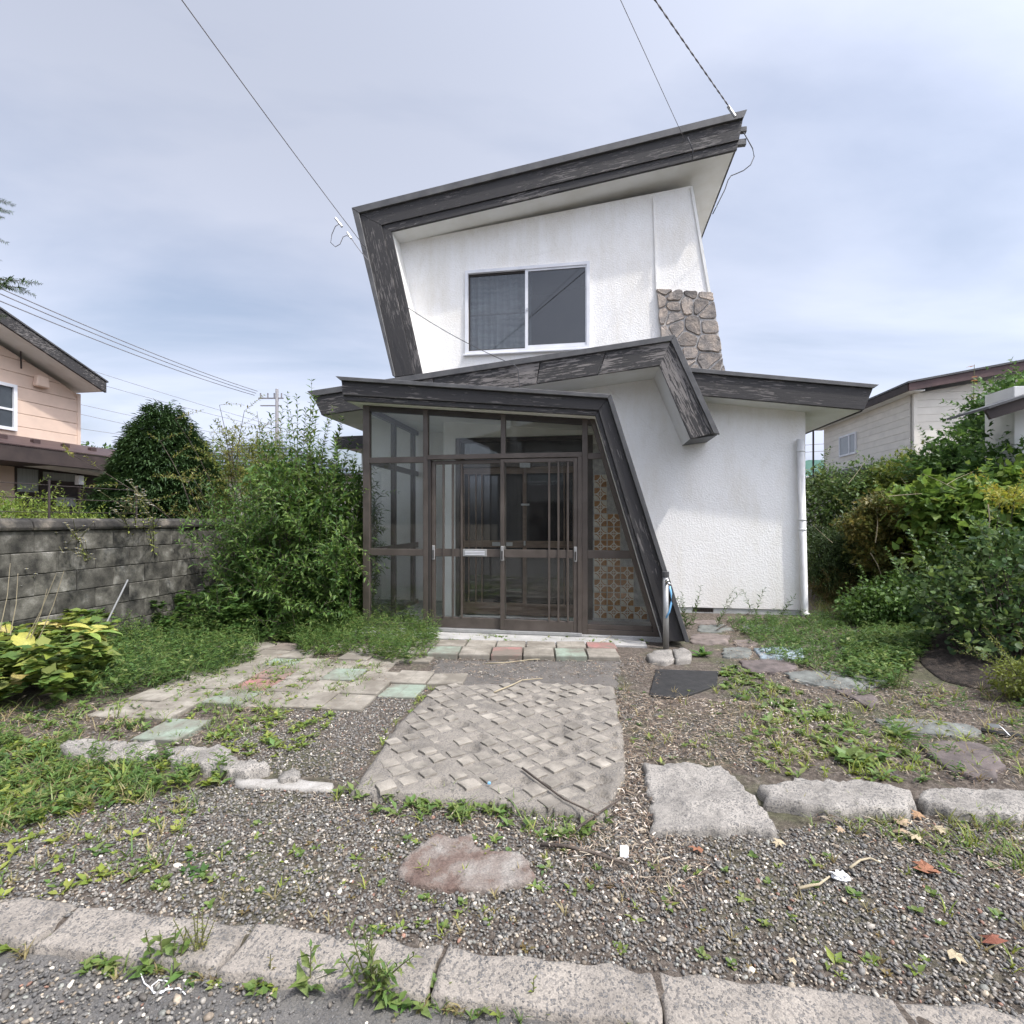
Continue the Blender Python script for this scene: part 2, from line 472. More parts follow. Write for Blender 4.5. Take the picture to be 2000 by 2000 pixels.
n4 = node(t, 'ShaderNodeTexNoise', {'Vector': v, 'Scale': 150, 'Detail': 5, 'Roughness': 0.8})
c1 = ramp(t, n2.outputs['Fac'], [(0.3, (0.035, 0.027, 0.020)), (0.50, (0.10, 0.080, 0.063)), (0.68, (0.22, 0.19, 0.16))])
c1 = mixrgb(t, 0.9, c1, ramp(t, n4.outputs['Fac'], [(0.32, (0.45, 0.44, 0.42)), (0.5, (1, 1, 1)), (0.68, (1.7, 1.66, 1.6))]), 'MULTIPLY')
c2 = ramp(t, n2.outputs['Fac'], [(0.3, (0.035, 0.034, 0.02)), (0.7, (0.12, 0.125, 0.06))])
t.links.new(mixrgb(t, ramp(t, n1.outputs['Fac'], [(0.50, 0.0), (0.60, 0.75)]), c1, c2), b.inputs['Base Color'])
b.inputs['Roughness'].default_value = 0.95
bump(t, b, n2.outputs['Fac'], 0.9, 0.02)
M['soil'] = m
xs = [-300, -120, -60, -30, -16, -9, -6] + list(np.arange(-4.5, 5.51, 0.05)) + [7, 10, 16, 30, 60, 120, 300]
ys = [-120, -40, -12, -4, -1] + list(np.arange(0.4, 8.01, 0.05)) + [9, 11, 15, 22, 40, 90, 300]
def gzs(x, y):
    if -4.6 < x < 5.6 and 0.3 < y < 8.1:
        return gz(x, y) - (0.03 if y < kerb_y(x) - 0.085 else 0)
    return -0.058 if y < kerb_y(max(-6, min(6, x))) - 0.085 else 0.0
tag(link('ground', sheet('ground', xs, ys, gzs, M['soil'])), kind='structure')

def agg_mat(name, paste, scale=95, cover=0.5, dark=True):
    m, t, b = new_mat(name)
    v = coords(t)
    wv = node(t, 'ShaderNodeTexVoronoi', {'Vector': v, 'Scale': scale, 'Randomness': 1.0})
    we = node(t, 'ShaderNodeTexVoronoi', {'Vector': v, 'Scale': scale}, feature='DISTANCE_TO_EDGE')
    bwc = node(t, 'ShaderNodeRGBToBW', {'Color': wv.outputs['Color']})
    peb = ramp(t, bwc.outputs[0], [(0.15, (0.085, 0.083, 0.082)), (0.4, (0.15, 0.147, 0.143)), (0.6, (0.23, 0.215, 0.195)), (0.85, (0.34, 0.315, 0.275))])
    sel = node(t, 'ShaderNodeSeparateColor', {'Color': wv.outputs['Color']})
    f1 = ramp(t, sel.outputs[1], [(cover - 0.02, 1.0), (cover + 0.02, 0.0)])
    f2 = ramp(t, we.outputs['Distance'], [(0.06, 0.0), (0.13, 1.0)])
    f = node(t, 'ShaderNodeMath', {0: f1, 1: f2}, operation='MULTIPLY').outputs[0]
    nz = node(t, 'ShaderNodeTexNoise', {'Vector': v, 'Scale': 4, 'Detail': 9, 'Roughness': 0.7})
    worn = ramp(t, node(t, 'ShaderNodeTexNoise', {'Vector': v, 'Scale': 11, 'Detail': 6, 'Roughness': 0.7}).outputs['Fac'], [(0.38, 0.25), (0.60, 1.0)])
    f = node(t, 'ShaderNodeMath', {0: f, 1: worn}, operation='MULTIPLY').outputs[0]
    ns = node(t, 'ShaderNodeTexNoise', {'Vector': v, 'Scale': 180, 'Detail': 4})
    pc = ramp(t, nz.outputs['Fac'], [(0.3, tuple(x * 0.6 for x in paste)), (0.5, paste), (0.7, tuple(x * 1.25 for x in paste))])
    pc = mixrgb(t, 0.6, pc, ramp(t, ns.outputs['Fac'], [(0.3, (0.55, 0.55, 0.55)), (0.7, (1.3, 1.28, 1.22))]), 'MULTIPLY')
    t.links.new(mixrgb(t, f, pc, peb), b.inputs['Base Color'])
    b.inputs['Roughness'].default_value = 0.9
    hh = node(t, 'ShaderNodeMath', {0: ns.outputs['Fac'], 1: 0.6, 2: f}, operation='MULTIPLY_ADD')
    bump(t, b, hh.outputs[0], 0.7, 0.006)
    return m
M['kerb'] = agg_mat('exposed_aggregate_kerb', (0.275, 0.247, 0.215), 125, 0.42)
M['slab'] = agg_mat('worn_slab_concrete', (0.225, 0.204, 0.176), 190, 0.3)
M['block'] = agg_mat('pale_granite_concrete', (0.30, 0.28, 0.252), 190, 0.36)
M['asphalt'] = agg_mat('old_asphalt', (0.13, 0.123, 0.115), 150, 0.5)
M['stud'] = nmat('cream_stud_concrete', [(0.3, (0.145, 0.131, 0.110)), (0.5, (0.245, 0.222, 0.187)), (0.7, (0.345, 0.313, 0.264))], scale=9, rough=0.9, bmp=0.6, bscale=90, vary=0.18)

road = sheet('road', [-60, -10] + list(np.arange(-3, 3.01, 0.25)) + [10, 60], [-9, -4, -1, 0.0, 0.4, 0.8, 1.0, 1.1], lambda x, y: -0.028 + 0.004 * noise.noise(Vector((x * 2, y * 2, 0))), M['asphalt'])
V = np.empty(len(road.vertices) * 3, np.float32); road.vertices.foreach_get('co', V); V = V.reshape(-1, 3)
V[:, 1] = np.where(V[:, 1] > -9, V[:, 1] + (1.575 - 0.12 - 1.1) - 0.1335 * V[:, 0], V[:, 1])
road.vertices.foreach_set('co', V.ravel()); road.update()
tag(link('road', road), kind='structure')

kerb = tag(link('kerb', None, None, (0, 1.575, 0), (0, 0, -math.atan(0.1335))), kind='structure')
def rough_box(L_, Wd, Ht, nx, ny, amp, seed, edge=0.007):
    # a block with slightly irregular top and worn edges; origin at its back left top corner
    V, F = [], []
    gx = [0, .012] + [.012 + (L_ - .024) * k_ / (nx - 2) for k_ in range(1, nx - 2)] + [L_ - .012, L_]
    gy = [0, .012] + [.012 + (Wd - .024) * k_ / (ny - 2) for k_ in range(1, ny - 2)] + [Wd - .012, Wd]
    for j in range(ny + 1):
        for i in range(nx + 1):
            x = gx[i]; y = -gy[j]
            e = min(x, L_ - x, -y, Wd + y)
            z = amp * noise.noise(Vector((x * 9 + seed, y * 9, seed))) - (edge if e < 1e-6 else 0)
            dx = amp * 1.3 * noise.noise(Vector((x * 13, y * 13, seed + 5))) if e < .013 else 0
            V.append((x + dx * (1 if i in (0, 1, nx - 1, nx) else 0), y + dx * (1 if j in (0, 1, ny - 1, ny) else 0), z))
    for j in range(ny):
        for i in range(nx):
            a = j * (nx + 1) + i
            F.append((a, a + nx + 1, a + nx + 2, a + 1))
    ring = list(range(nx + 1)) + [(j) * (nx + 1) + nx for j in range(1, ny + 1)] + [ny * (nx + 1) + i for i in range(nx - 1, -1, -1)] + [j * (nx + 1) for j in range(ny - 1, 0, -1)]
    o = len(V)
    for k in ring:
        V.append((V[k][0], V[k][1], -Ht))
    n = len(ring)
    for k in range(n):
        F.append((ring[k], ring[(k + 1) % n], o + (k + 1) % n, o + k))
    return MB().add(V, F)
x = -3.44
for k in range(9):
    L_ = 0.645
    rough_box(L_ - 0.014, 0.165, 0.1, 34, 11, 0.012, k * 3.1).build('kerb_stone', M['kerb'], kerb, True, loc=(x + 0.007, -0.001, 0.008))
    x += L_

# generic flat stone: outline in world xy, domed irregular top
def flat_stone(poly, z0, h, amp=0.01, n=44, rings=5, seed=0.0, jag=0.012, round_=0.02):
    cx = sum(p[0] for p in poly) / len(poly); cy = sum(p[1] for p in poly) / len(poly)
    per = [math.dist(poly[i], poly[(i + 1) % len(poly)]) for i in range(len(poly))]
    tot = sum(per); out = []
    for k in range(n):
        s = tot * k / n; i = 0
        while s > per[i]:
            s -= per[i]; i += 1
        f = s / per[i]; a, b_ = poly[i], poly[(i + 1) % len(poly)]
        x_, y_ = a[0] + (b_[0] - a[0]) * f, a[1] + (b_[1] - a[1]) * f
        j = jag * (noise.noise(Vector((x_ * 14, y_ * 14, seed))) + .6 * noise.noise(Vector((x_ * 45, y_ * 45, seed))))
        d = math.hypot(x_ - cx, y_ - cy)
        out.append((x_ + (x_ - cx) / d * j, y_ + (y_ - cy) / d * j))
    V, F = [(0, 0, h + amp * noise.noise(Vector((cx * 7, cy * 7, seed))))], []
    fr = [(r + 1) / (rings - 1) * .965 for r in range(rings - 1)] + [1.0]
    for r, f in enumerate(fr):
        for (x_, y_) in out:
            X, Y = (x_ - cx) * f, (y_ - cy) * f
            z = h + amp * (noise.noise(Vector(((cx + X) * 7, (cy + Y) * 7, seed))) + 0.5 * noise.noise(Vector(((cx + X) * 22, (cy + Y) * 22, seed))) + 0.3 * noise.noise(Vector(((cx + X) * 55, (cy + Y) * 55, seed))))
            if r == rings - 1:
                z -= round_
            V.append((X, Y, z))
    for (x_, y_) in out:
        V.append(((x_ - cx) * 1.01, (y_ - cy) * 1.01, -0.06))
    for k in range(n):
        F.append((0, 1 + k, 1 + (k + 1) % n))
    for r in range(rings):
        for k in range(n):
            a = 1 + r * n
            F.append((a + k, a + n + k, a + n + (k + 1) % n, a + (k + 1) % n))
    return MB().add(V, F), (cx, cy, z0)
def stone(name, label, cat, poly_px, h, m, group=None, amp=0.01, seed=1.0, jag=0.012, n=44, rings=5, round_=0.02, parent=None):
    poly = [tuple(G(u, v_, h)[:2]) for u, v_ in poly_px]
    mb, loc = flat_stone(poly, 0, h, amp, n, rings, seed, jag, round_)
    o = mb.build(name, m, parent, True, loc=loc)
    if label:
        tag(o, label, cat, group)
    return o

# ------------------------------------------------------------------ the house
hs_ = lot('house', 'white stucco house with slanted charcoal bands and glazed entrance porch', 'house')
QU, QM, QR, QP = 1.43, 1.14, 1.40, -0.26  # planes of the four fascias
QW = 1.80                                 # plane of the walls
QB = 6.5

def seg(q, pts):
    return [H(u, v_, q) for u, v_ in pts]
# --- upper band
uT = seg(QU, [(688.5, 408), (1458, 217)])
uC = seg(QU, [(702.5, 418), (1451, 233)])
uS = seg(QU, [(744.4, 439.5), (1443.5, 273)])
uI = seg(QU, [(763, 450), (1440.4, 290)])
uT0, uC0, uS0, uI0 = seg(QU, [(768, 735), (773, 736), (808, 731), (824, 730)])
board('fascia', [uC[0], uC[1], uS[1], uS[0]], QU, QU + 0.045, M['flaky'], hs_)
board('fascia', [uS[0], uS[1], uI[1], uI[0]], QU + 0.02, QU + 0.06, M['flaky'], hs_)
board('fascia', [uC0, uC[0], uS[0], uS0], QU + 0.001, QU + 0.046, M['flaky'], hs_)
board('fascia', [uS0, uS[0], uI[0], uI0], QU + 0.021, QU + 0.061, M['flaky'], hs_)
board('metal_cap', [uT[0], uT[1], uC[1], uC[0]], QU - 0.035, QU + 0.03, M['cap'], hs_)
board('metal_cap', [uT0, uT[0], uC[0], uC0], QU - 0.033, QU + 0.03, M['cap'], hs_)
def shift(p, dx, dz):
    return (p[0] + dx, p[1] + dz)
MB().prism([shift(uT[0], .01, -.005), shift(uT[1], -.02, -.02), uS[1], uS[0]], QU + 0.062, QB).build('roof', M['roof_metal'], hs_)
MB().prism([shift(uS[0], .0, -.004), shift(uS[1], -.03, -.004), shift(uI[1], -.03, .004), shift(uI[0], 0, .004)], QU + 0.064, QB).build('soffit', M['smooth_white'], hs_)
MB().prism([uT0, shift(uT[0], 0.012, -0.01), uS[0], uS0], QU + 0.064, QB).build('roof_side', M['roof_metal'], hs_)
MB().prism([shift(uS0, .004, 0), shift(uS[0], .004, 0), shift(uI[0], 0, 0), uI0], QU + 0.066, QB).build('soffit', M['smooth_white'], hs_)
MB().prism([shift(uC[1], -.03, 0), shift(uC[1], 0.0, 0), shift(uI[1], 0, 0.02), shift(uI[1], -.03, 0.02)], QU + 0.066, QB).build('fascia', M['flaky'], hs_)
# battens sticking out of the roof's right end
for (a, b_) in (((1442, 238), (1462, 250)), ((1440, 262), (1461, 276))):
    p0, z0 = H(a[0], b_[1], QU); p1, z1 = H(b_[0], a[1], QU)
    MB().box(p0 - .1, p1, QU + 0.07, QU + 0.13, z0, z1).build('batten_end', M['cap'], hs_, bev=0.004)
# --- upper wall with its window
wl = [shift(uI0, 0.01, -0.3), shift(uI[0], 0.0, 0.01)]
tr = H(1352, 366, QW); br = H(1417, 745, QW)
uw = [(uI0[0] + 0.02, 2.9), shift(uI[0], -0.01, 0.012), (tr[0], tr[1] + 0.03), br, (br[0] + 0.05, 2.9)]
win = (H(909, 600, QW)[0], H(1152, 600, QW)[0], H(1030, 687, QW)[1], H(1030, 521, QW)[1])
bm_obj('wall', holed(uw, [rect(*win)], QW + .008, QW + 0.16), M['stucco'], hs_)
MB().prism([tr, br, (br[0] - 0.16, br[1]), (tr[0] - 0.16, tr[1])], QW + 0.162, QB - .1).build('wall', M['stucco'], hs_)
# vertical joint strip and slightly proud panel on the right
jA = H(1275, 386, QW); jB = H(1281, 566, QW); jC = H(1288, 650, QW)
MB().prism([jA, jB, shift(jB, 0.022, 0), shift(jA, 0.022, 0)], QW - 0.014, QW + 0.02).build('joint_strip', M['stucco'], hs_)
cs = [tr, br]
MB().prism([shift(tr, -0.03, 0), shift(br, -0.03, 0), shift(br, 0.006, 0), shift(tr, 0.006, 0)], QW - 0.012, QW + 0.02).build('corner_bead', M['smooth_white'], hs_)
# window
wx0, wx1, wz0, wz1 = win
wr = link('window', None, hs_)
fw = 0.045
bm_obj('frame', holed(rect(wx0, wx1, wz0, wz1), [rect(wx0 + fw, wx1 - fw, wz0 + fw, wz1 - fw)], QW - 0.03, QW + 0.08), M['aluminium'], wr)
mid = H(1029, 600, QW)[0]
bm_obj('sash', holed(rect(wx0 + fw - .004, mid + .01, wz0 + fw, wz1 - fw), [rect(wx0 + fw + .02, mid - .022, wz0 + fw + .03, wz1 - fw - .03)], QW + 0.02, QW + 0.05), M['bronze_dark'], wr)
bm_obj('sash', holed(rect(mid - .025, wx1 - fw + .004, wz0 + fw, wz1 - fw), [rect(mid + .018, wx1 - fw - .018, wz0 + fw + .045, wz1 - fw - .03)], QW - 0.015, QW + 0.018), M['aluminium'], wr)
MB().box(wx0 + fw, mid, QW + 0.034, QW + 0.038, wz0 + fw, wz1 - fw).build('pane', M['glass_upper'], wr)
MB().box(mid, wx1 - fw, QW + 0.001, QW + 0.005, wz0 + fw, wz1 - fw).build('pane', M['glass_win'], wr)
MB().box(wx0 + fw, mid - .02, QW + 0.05, QW + 0.056, wz0 + .60, wz0 + .62).build('screen_bar', M['bronze_dark'], wr)
MB().box(wx0 - .03, wx1 + .03, QW - 0.05, QW + 0.02, wz0 - .022, wz0 + .001).build('sill', M['aluminium'], wr, bev=.003)
MB().box(mid + .0, mid + .016, QW - 0.03, QW - 0.01, (wz0 + wz1) / 2 - .03, (wz0 + wz1) / 2 + .01).build('latch', M['chrome'], wr)
V, F = [], []
nx = 60
for i in range(nx + 1):
    x_ = wx0 + (mid - wx0 + .05) * i / nx
    y_ = QW + 0.16 + 0.025 * math.sin(i * 1.05) + 0.012 * math.sin(i * 0.41)
    for j in range(7):
        V.append((x_, y_ + .01 * math.sin(j * 1.9 + i * .2), wz0 + (wz1 - wz0) * j / 6))
for i in range(nx):
    for j in range(6):
        a = i * 7 + j
        F.append((a, a + 7, a + 8, a + 1))
MB().add(V, F).build('curtain', M['curtain'], wr, True)
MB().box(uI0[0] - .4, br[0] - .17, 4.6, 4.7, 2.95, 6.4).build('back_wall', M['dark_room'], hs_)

# --- crazy-paved stone cladding on the upper wall's right pier: every stone a part
sL0, sL1 = H(1282, 566, QW), H(1298, 740, QW)
sR0, sR1 = H(1392, 572, QW), H(1417, 740, QW)
def clip(poly, n, d):
    out = []
    for i in range(len(poly)):
        a, b_ = poly[i], poly[(i + 1) % len(poly)]
        da, db = a[0] * n[0] + a[1] * n[1] - d, b_[0] * n[0] + b_[1] * n[1] - d
        if da <= 0:
            out.append(a)
        if da * db < 0:
            f = da / (da - db)
            out.append((a[0] + (b_[0] - a[0]) * f, a[1] + (b_[1] - a[1]) * f))
    return out
M['stone'] = nmat('pinkish_grey_field_stone', [(0.30, (0.16, 0.148, 0.138)), (0.46, (0.28, 0.25, 0.225)), (0.52, (0.33, 0.285, 0.245)), (0.66, (0.46, 0.385, 0.32))], scale=7, rough=0.9, bmp=0.8, bscale=28, bdist=0.02, vary=0.3)
M['mortar'] = nmat('pale_mortar', [(0.3, (0.34, 0.33, 0.315)), (0.7, (0.62, 0.60, 0.57))], scale=20, rough=0.95, bmp=0.5)
MB().prism([shift(sL0, .005, -.05), sL1, shift(sR1, -.004, 0), shift(sR0, -.006, -.05)], QW - 0.022, QW + 0.01).build('mortar_bed', M['mortar'], hs_)
rs = random.Random(11)
quad = [sL0, sL1, sR1, sR0]
cells = []
tries = 0
while len(cells) < 25 and tries < 4000:
    tries += 1
    a, b_ = rs.random(), rs.random()
    x_ = (sL0[0] * (1 - a) + sL1[0] * a) * (1 - b_) + (sR0[0] * (1 - a) + sR1[0] * a) * b_
    z_ = sL0[1] * (1 - a) + sL1[1] * a
    if all(math.hypot(x_ - c[0], (z_ - c[1])) > (0.15 if len(cells) < 14 else 0.10) for c in cells):
        cells.append((x_, z_))
for i, c in enumerate(cells):
    poly = list(quad)
    for j, e in enumerate(cells):
        if i == j:
            continue
        nx_, nz_ = e[0] - c[0], e[1] - c[1]
        ll = math.hypot(nx_, nz_); nx_ /= ll; nz_ /= ll
        poly = clip(poly, (nx_, nz_), (c[0] + e[0]) / 2 * nx_ + (c[1] + e[1]) / 2 * nz_ - 0.009)
        if len(poly) < 3:
            break
    if len(poly) < 3:
        continue
    # uneven outline and hammered face
    pts = []
    for k in range(len(poly)):
        a, b_ = poly[k], poly[(k + 1) % len(poly)]
        pts.append((a[0] * .85 + b_[0] * .15, a[1] * .85 + b_[1] * .15)); 
        if math.dist(a, b_) > 0.06:
            pts.append(((a[0] + b_[0]) / 2 + rs.uniform(-.008, .008), (a[1] + b_[1]) / 2 + rs.uniform(-.008, .008)))
        pts.append((a[0] * .15 + b_[0] * .85, a[1] * .15 + b_[1] * .85))
    cx = sum(p_[0] for p_ in pts) / len(pts); cz = sum(p_[1] for p_ in pts) / len(pts)
    n = len(pts); h = rs.uniform(.018, .036)
    V = [(x_ - cx, 0.03, z_ - cz) for x_, z_ in pts] + [((x_ - cx) * .97, -h * .6, (z_ - cz) * .97) for x_, z_ in pts]
    V += [((x_ - cx) * .92, -h * rs.uniform(.9, 1.1), (z_ - cz) * .92) for x_, z_ in pts] + [(rs.uniform(-.02, .02), -h * rs.uniform(.85, 1.15), rs.uniform(-.02, .02))]
    F = []
    for k in range(n):
        k2 = (k + 1) % n
        F += [(k, k2, n + k2, n + k), (n + k, n + k2, 2 * n + k2, 2 * n + k), (2 * n + k, 2 * n + k2, 3 * n)]
    MB().add(V, F).build('stone', M['stone'], hs_, loc=(cx, QW - 0.02, cz))

# --- middle band: long slope up to the right, then a fin coming down
mT = seg(QM, [(601.6, 765), (1317.7, 655), (1405.3, 849)])
mC = seg(QM, [(612, 775), (1310, 667), (1393, 846)])
mI = seg(QM, [(627, 811), (1288.5, 713.5), (1349.4, 857)])
mTm = seg(QM, [(770, 739.5), (1040, 697.7)])
def onl(a, b_, f):
    return (a[0] + (b_[0] - a[0]) * f, a[1] + (b_[1] - a[1]) * f)
cuts = [0.0, 0.36, 0.66, 0.835, 1.0]
for k in range(4):
    f0, f1 = cuts[k], cuts[k + 1]
    g = 0.0012
    board('fascia', [onl(mC[0], mC[1], f0 + g), onl(mC[0], mC[1], f1 - (g if k < 3 else 0)), onl(mI[0], mI[1], f1 - (g if k < 3 else 0)), onl(mI[0], mI[1], f0 + g)], QM, QM + 0.045, M['flaky_more'], hs_)
board('fascia', [mC[1], mC[2], mI[2], mI[1]], QM + 0.001, QM + 0.046, M['flaky_more'], hs_)
board('metal_cap', [mT[0], mT[1], mC[1], mC[0]], QM - 0.03, QM + 0.03, M['cap'], hs_)
board('metal_cap', [mT[1], mT[2], mC[2], mC[1]], QM - 0.028, QM + 0.03, M['cap'], hs_)
mh = [onl(mT[i], mI[i], .6) for i in range(3)]
MB().prism([shift(mT[0], .03, -.01), shift(mT[1], 0, -.012), mh[1], mh[0]], QM + 0.047, QB).build('roof', M['roof_metal'], hs_)
MB().prism([shift(mh[0], .02, -.003), shift(mh[1], 0, -.003), mI[1], mI[0]], QM + 0.049, QB).build('soffit', M['smooth_white'], hs_)
MB().prism([shift(mT[1], 0, -.012), shift(mT[2], -.02, .012), mh[2], mh[1]], QM + 0.048, QW - .002).build('roof_side', M['roof_metal'], hs_)
MB().prism([mh[1], shift(mh[2], 0, .006), shift(mI[2], 0, .006), mI[1]], QM + 0.05, QW - .003).build('soffit', M['smooth_white'], hs_)
MB().prism([shift(mT[2], -.02, .0), shift(mI[2], 0.0, 0), shift(mI[2], 0.0, .014), shift(mT[2], -.02, .014)], QM + 0.048, QW - .003).build('fin_end', M['roof_metal'], hs_)
# --- low right roof
rT = seg(QR, [(1326, 717), (1715, 752)])
rC = seg(QR, [(1326, 725.5), (1705, 759)])
rI = seg(QR, [(1326, 768), (1688, 800.6)])
board('fascia', [rC[0], rC[1], rI[1], rI[0]], QR, QR + 0.045, M['flaky'], hs_)
board('metal_cap', [rT[0], rT[1], rC[1], rC[0]], QR - 0.03, QR + 0.03, M['cap'], hs_)
rh = [onl(rT[i], rI[i], .7) for i in range(2)]
MB().prism([shift(rT[0], 0, -.01), shift(rT[1], -.06, -.014), rh[1], rh[0]], QR + 0.047, QB).build('roof', M['roof_metal'], hs_)
MB().prism([rh[0], rh[1], shift(rI[1], -.02, 0), rI[0]], QR + 0.049, QB).build('soffit', M['smooth_white'], hs_)
MB().prism([shift(rC[1], -.03, -.01), shift(rC[1], 0.0, -.01), shift(rI[1], 0, -.012), shift(rI[1], -.03, -.012)], QR + 0.05, QB).build('fascia', M['flaky'], hs_)
# --- lower walls
pR = H(1573, 1000, QW)[0]
pLft = H(712, 900, QW)[0]
pc_ = H(870, 1000, .8)[0]                 # left edge of the entrance bay
zw = lambda p_: mI[0][1] + (mI[1][1] - mI[0][1]) * (p_ - mI[0][0]) / (mI[1][0] - mI[0][0])
zr = lambda p_: rI[0][1] + (rI[1][1] - rI[0][1]) * (p_ - rI[0][0]) / (rI[1][0] - rI[0][0])
pk = mI[1][0]
lw = [(pLft, 0.088), (pR, 0.088), (pR, zr(pR) + .012), (rI[0][0] + .08, zr(rI[0][0] + .08) + .012), (pk + .06, mI[1][1] + .0), (pk, mI[1][1] + .012), (pLft, zw(pLft) + .012)]
bay = [H(886, 1000, QW)[0], H(1240, 1000, QW)[0]]
bm_obj('wall', holed(lw, [rect(bay[0], bay[1], 0.10, 2.1)], QW, QW + .16), M['stucco'], hs_)
MB().box(pR - .16, pR - .002, QW + .162, QB - .05, 0.09, zr(pR) + .01).build('wall', M['stucco'], hs_)
MB().box(pLft + .002, pLft + .16, QW + .162, QB - .05, 0.0, zw(pLft) + .01).build('wall', M['stucco'], hs_)
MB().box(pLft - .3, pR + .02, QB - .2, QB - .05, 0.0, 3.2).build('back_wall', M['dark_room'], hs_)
vx0, vz1 = H(1353, 1187, QW); vx1 = H(1394, 1187, QW)[0]
bm_obj('foundation', holed(rect(pLft + .01, pR - .014, -.02, .084), [rect(vx0, vx1, .018, .078)], QW + .012, QW + .15), M['foundation'], hs_)
vg = link('foundation_vent', None, hs_)
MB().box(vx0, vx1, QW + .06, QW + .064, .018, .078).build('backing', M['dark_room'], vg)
for k in range(13):
    xx = vx0 + (vx1 - vx0) * (k + .5) / 13
    MB().box(xx - .004, xx + .004, QW + .015, QW + .03, .018, .078).build('vent_bar', M['bronze'], vg)
# rear lean-to at the left
b0 = H(650, 853, 4.2); b1 = H(760, 880, 4.2)
board('fascia', [(b0[0], b0[1]), (b1[0] + .6, b0[1] + .03), (b1[0] + .6, b0[1] - .25), (b0[0] + .08, b0[1] - .26)], 4.2, 4.25, M['flaky'], hs_)
MB().prism([(b0[0], b0[1] - .01), (b1[0] + .6, b0[1] + .02), (b1[0] + .6, b0[1] - .2), (b0[0] + .06, b0[1] - .2)], 4.252, 6.3).build('roof', M['roof_metal'], hs_)
MB().box(b0[0] + .45, pLft - .002, 4.6, 4.75, 0, b0[1] - .21).build('wall', M['stucco'], hs_)

# --- porch: band
pT = seg(QP, [(657.5, 736), (1194, 771.5), (1346, 1253)])
pC = seg(QP, [(667, 744), (1186.5, 779), (1337, 1253)])
pS = seg(QP, [(668.5, 771.4), (1169, 801), (1302, 1253)])
pI = seg(QP, [(670, 781.5), (1162.5, 811), (1295, 1253)])
board('fascia', [pC[0], pC[1], pS[1], pS[0]], QP, QP + .045, M['flaky'], hs_)
board('fascia', [pS[0], pS[1], pI[1], pI[0]], QP + .02, QP + .06, M['flaky'], hs_)
board('fascia', [pC[1], pC[2], pS[2], pS[1]], QP + .001, QP + .046, M['flaky'], hs_)
board('fascia', [pS[1], pS[2], pI[2], pI[1]], QP + .021, QP + .061, M['flaky'], hs_)
board('metal_cap', [pT[0], pT[1], pC[1], pC[0]], QP - .035, QP + .03, M['cap'], hs_)
board('metal_cap', [pT[1], pT[2], pC[2], pC[1]], QP - .033, QP + .03, M['roof_metal'], hs_)
MB().prism([shift(pT[0], .02, -.01), shift(pT[1], 0, -.01), pS[1], pS[0]], QP + .062, QW - .01).build('porch_roof', M['roof_metal'], hs_)
MB().prism([shift(pS[0], .01, -.003), shift(pS[1], 0, -.003), shift(pI[1], 0, .003), shift(pI[0], .01, .003)], QP + .064, QW - .01).build('porch_ceiling', M['smooth_white'], hs_)
MB().prism([shift(pT[1], 0, -.012), shift(pT[2], -.01, 0), pS[2], pS[1]], QP + .063, QW - .01).build('porch_side', M['roof_metal'], hs_)
MB().prism([shift(pS[1], 0, -.004), shift(pS[2], -.002, 0), pI[2], pI[1]], QP + .065, QW - .01).build('porch_lining', M['smooth_white'], hs_)
# glazing frame (plane q = 0)
zI = lambda p_: pI[0][1] + (pI[1][1] - pI[0][1]) * (p_ - pI[0][0]) / (pI[1][0] - pI[0][0])
pDi = lambda z_: pI[1][0] + (pI[2][0] - pI[1][0]) * (z_ - pI[1][1]) / (pI[2][1] - pI[1][1])
px = lambda u: H(u, 1000, 0)[0]
A0, A1 = px(711), px(723.5)
B0, B1 = px(828), px(837)
C0, C1 = px(979), px(988)
D0, D1 = px(1137), px(1148)
ZT, ZM, ZB, ZF = 2.045, .95, .165, .055    # rail heights: transom, middle, bottom, floor
def bar(name, x0, x1, z0, z1, q0=-.03, q1=.03, m='bronze', par=None, bev=.003):
    return MB().box(x0, x1, q0, q1, z0, z1).build(name, M[m], par or hs_, bev=bev)
for (x0, x1) in ((A0, A1), (B0, B1)):
    MB().prism([(x0, ZF), (x1, ZF), (x1, zI(x1) - .002), (x0, zI(x0) - .002)], -.035, .035).build('post', M['bronze'], hs_, bev=.003)
MB().prism([(D0, ZF), (D1, ZF), (D1, zI(D1) - .002), (D0, zI(D0) - .002)], -.036, .034).build('post', M['bronze'], hs_, bev=.003)
MB().prism([(C0, ZT + .05), (C1, ZT + .05), (C1, zI(C1) - .002), (C0, zI(C0) - .002)], -.03, .03).build('post', M['bronze'], hs_, bev=.003)
e1 = px(1158)
MB().prism([(A1, zI(A1) - .065), (e1, zI(e1) - .065), (e1, zI(e1) - .003), (A1, zI(A1) - .003)], -.028, .028).build('head_rail', M['bronze_dark'], hs_)
dw = .055
MB().prism([(pDi(ZF) - dw * 1.05, ZF), (pDi(ZF) - .004, ZF), (pDi(2.55) - .004, 2.55), (pDi(2.55) - dw, 2.55)], -.034, .036).build('slanted_post', M['bronze'], hs_, bev=.003)
bar('rail', A1, B0, ZT - .035, ZT + .035)
bar('rail', A1, B0, ZM - .04, ZM + .04)
bar('rail', A1, B0, ZF, ZB - .05)
bar('rail', D1, pDi(ZT) - dw * .8, ZT - .03, ZT + .035)
bar('rail', D1, pDi(ZM) - dw * .8, ZM - .045, ZM + .045)
bar('rail', D1, pDi(ZF) - dw, ZF, ZB - .055, -.032, .03)
bar('rail', D1, pDi(ZB) - dw, ZB - .055, ZB, -.018, .02)
bar('rail', B1, D0, ZT - .005, ZT + .05, -.045, .03)
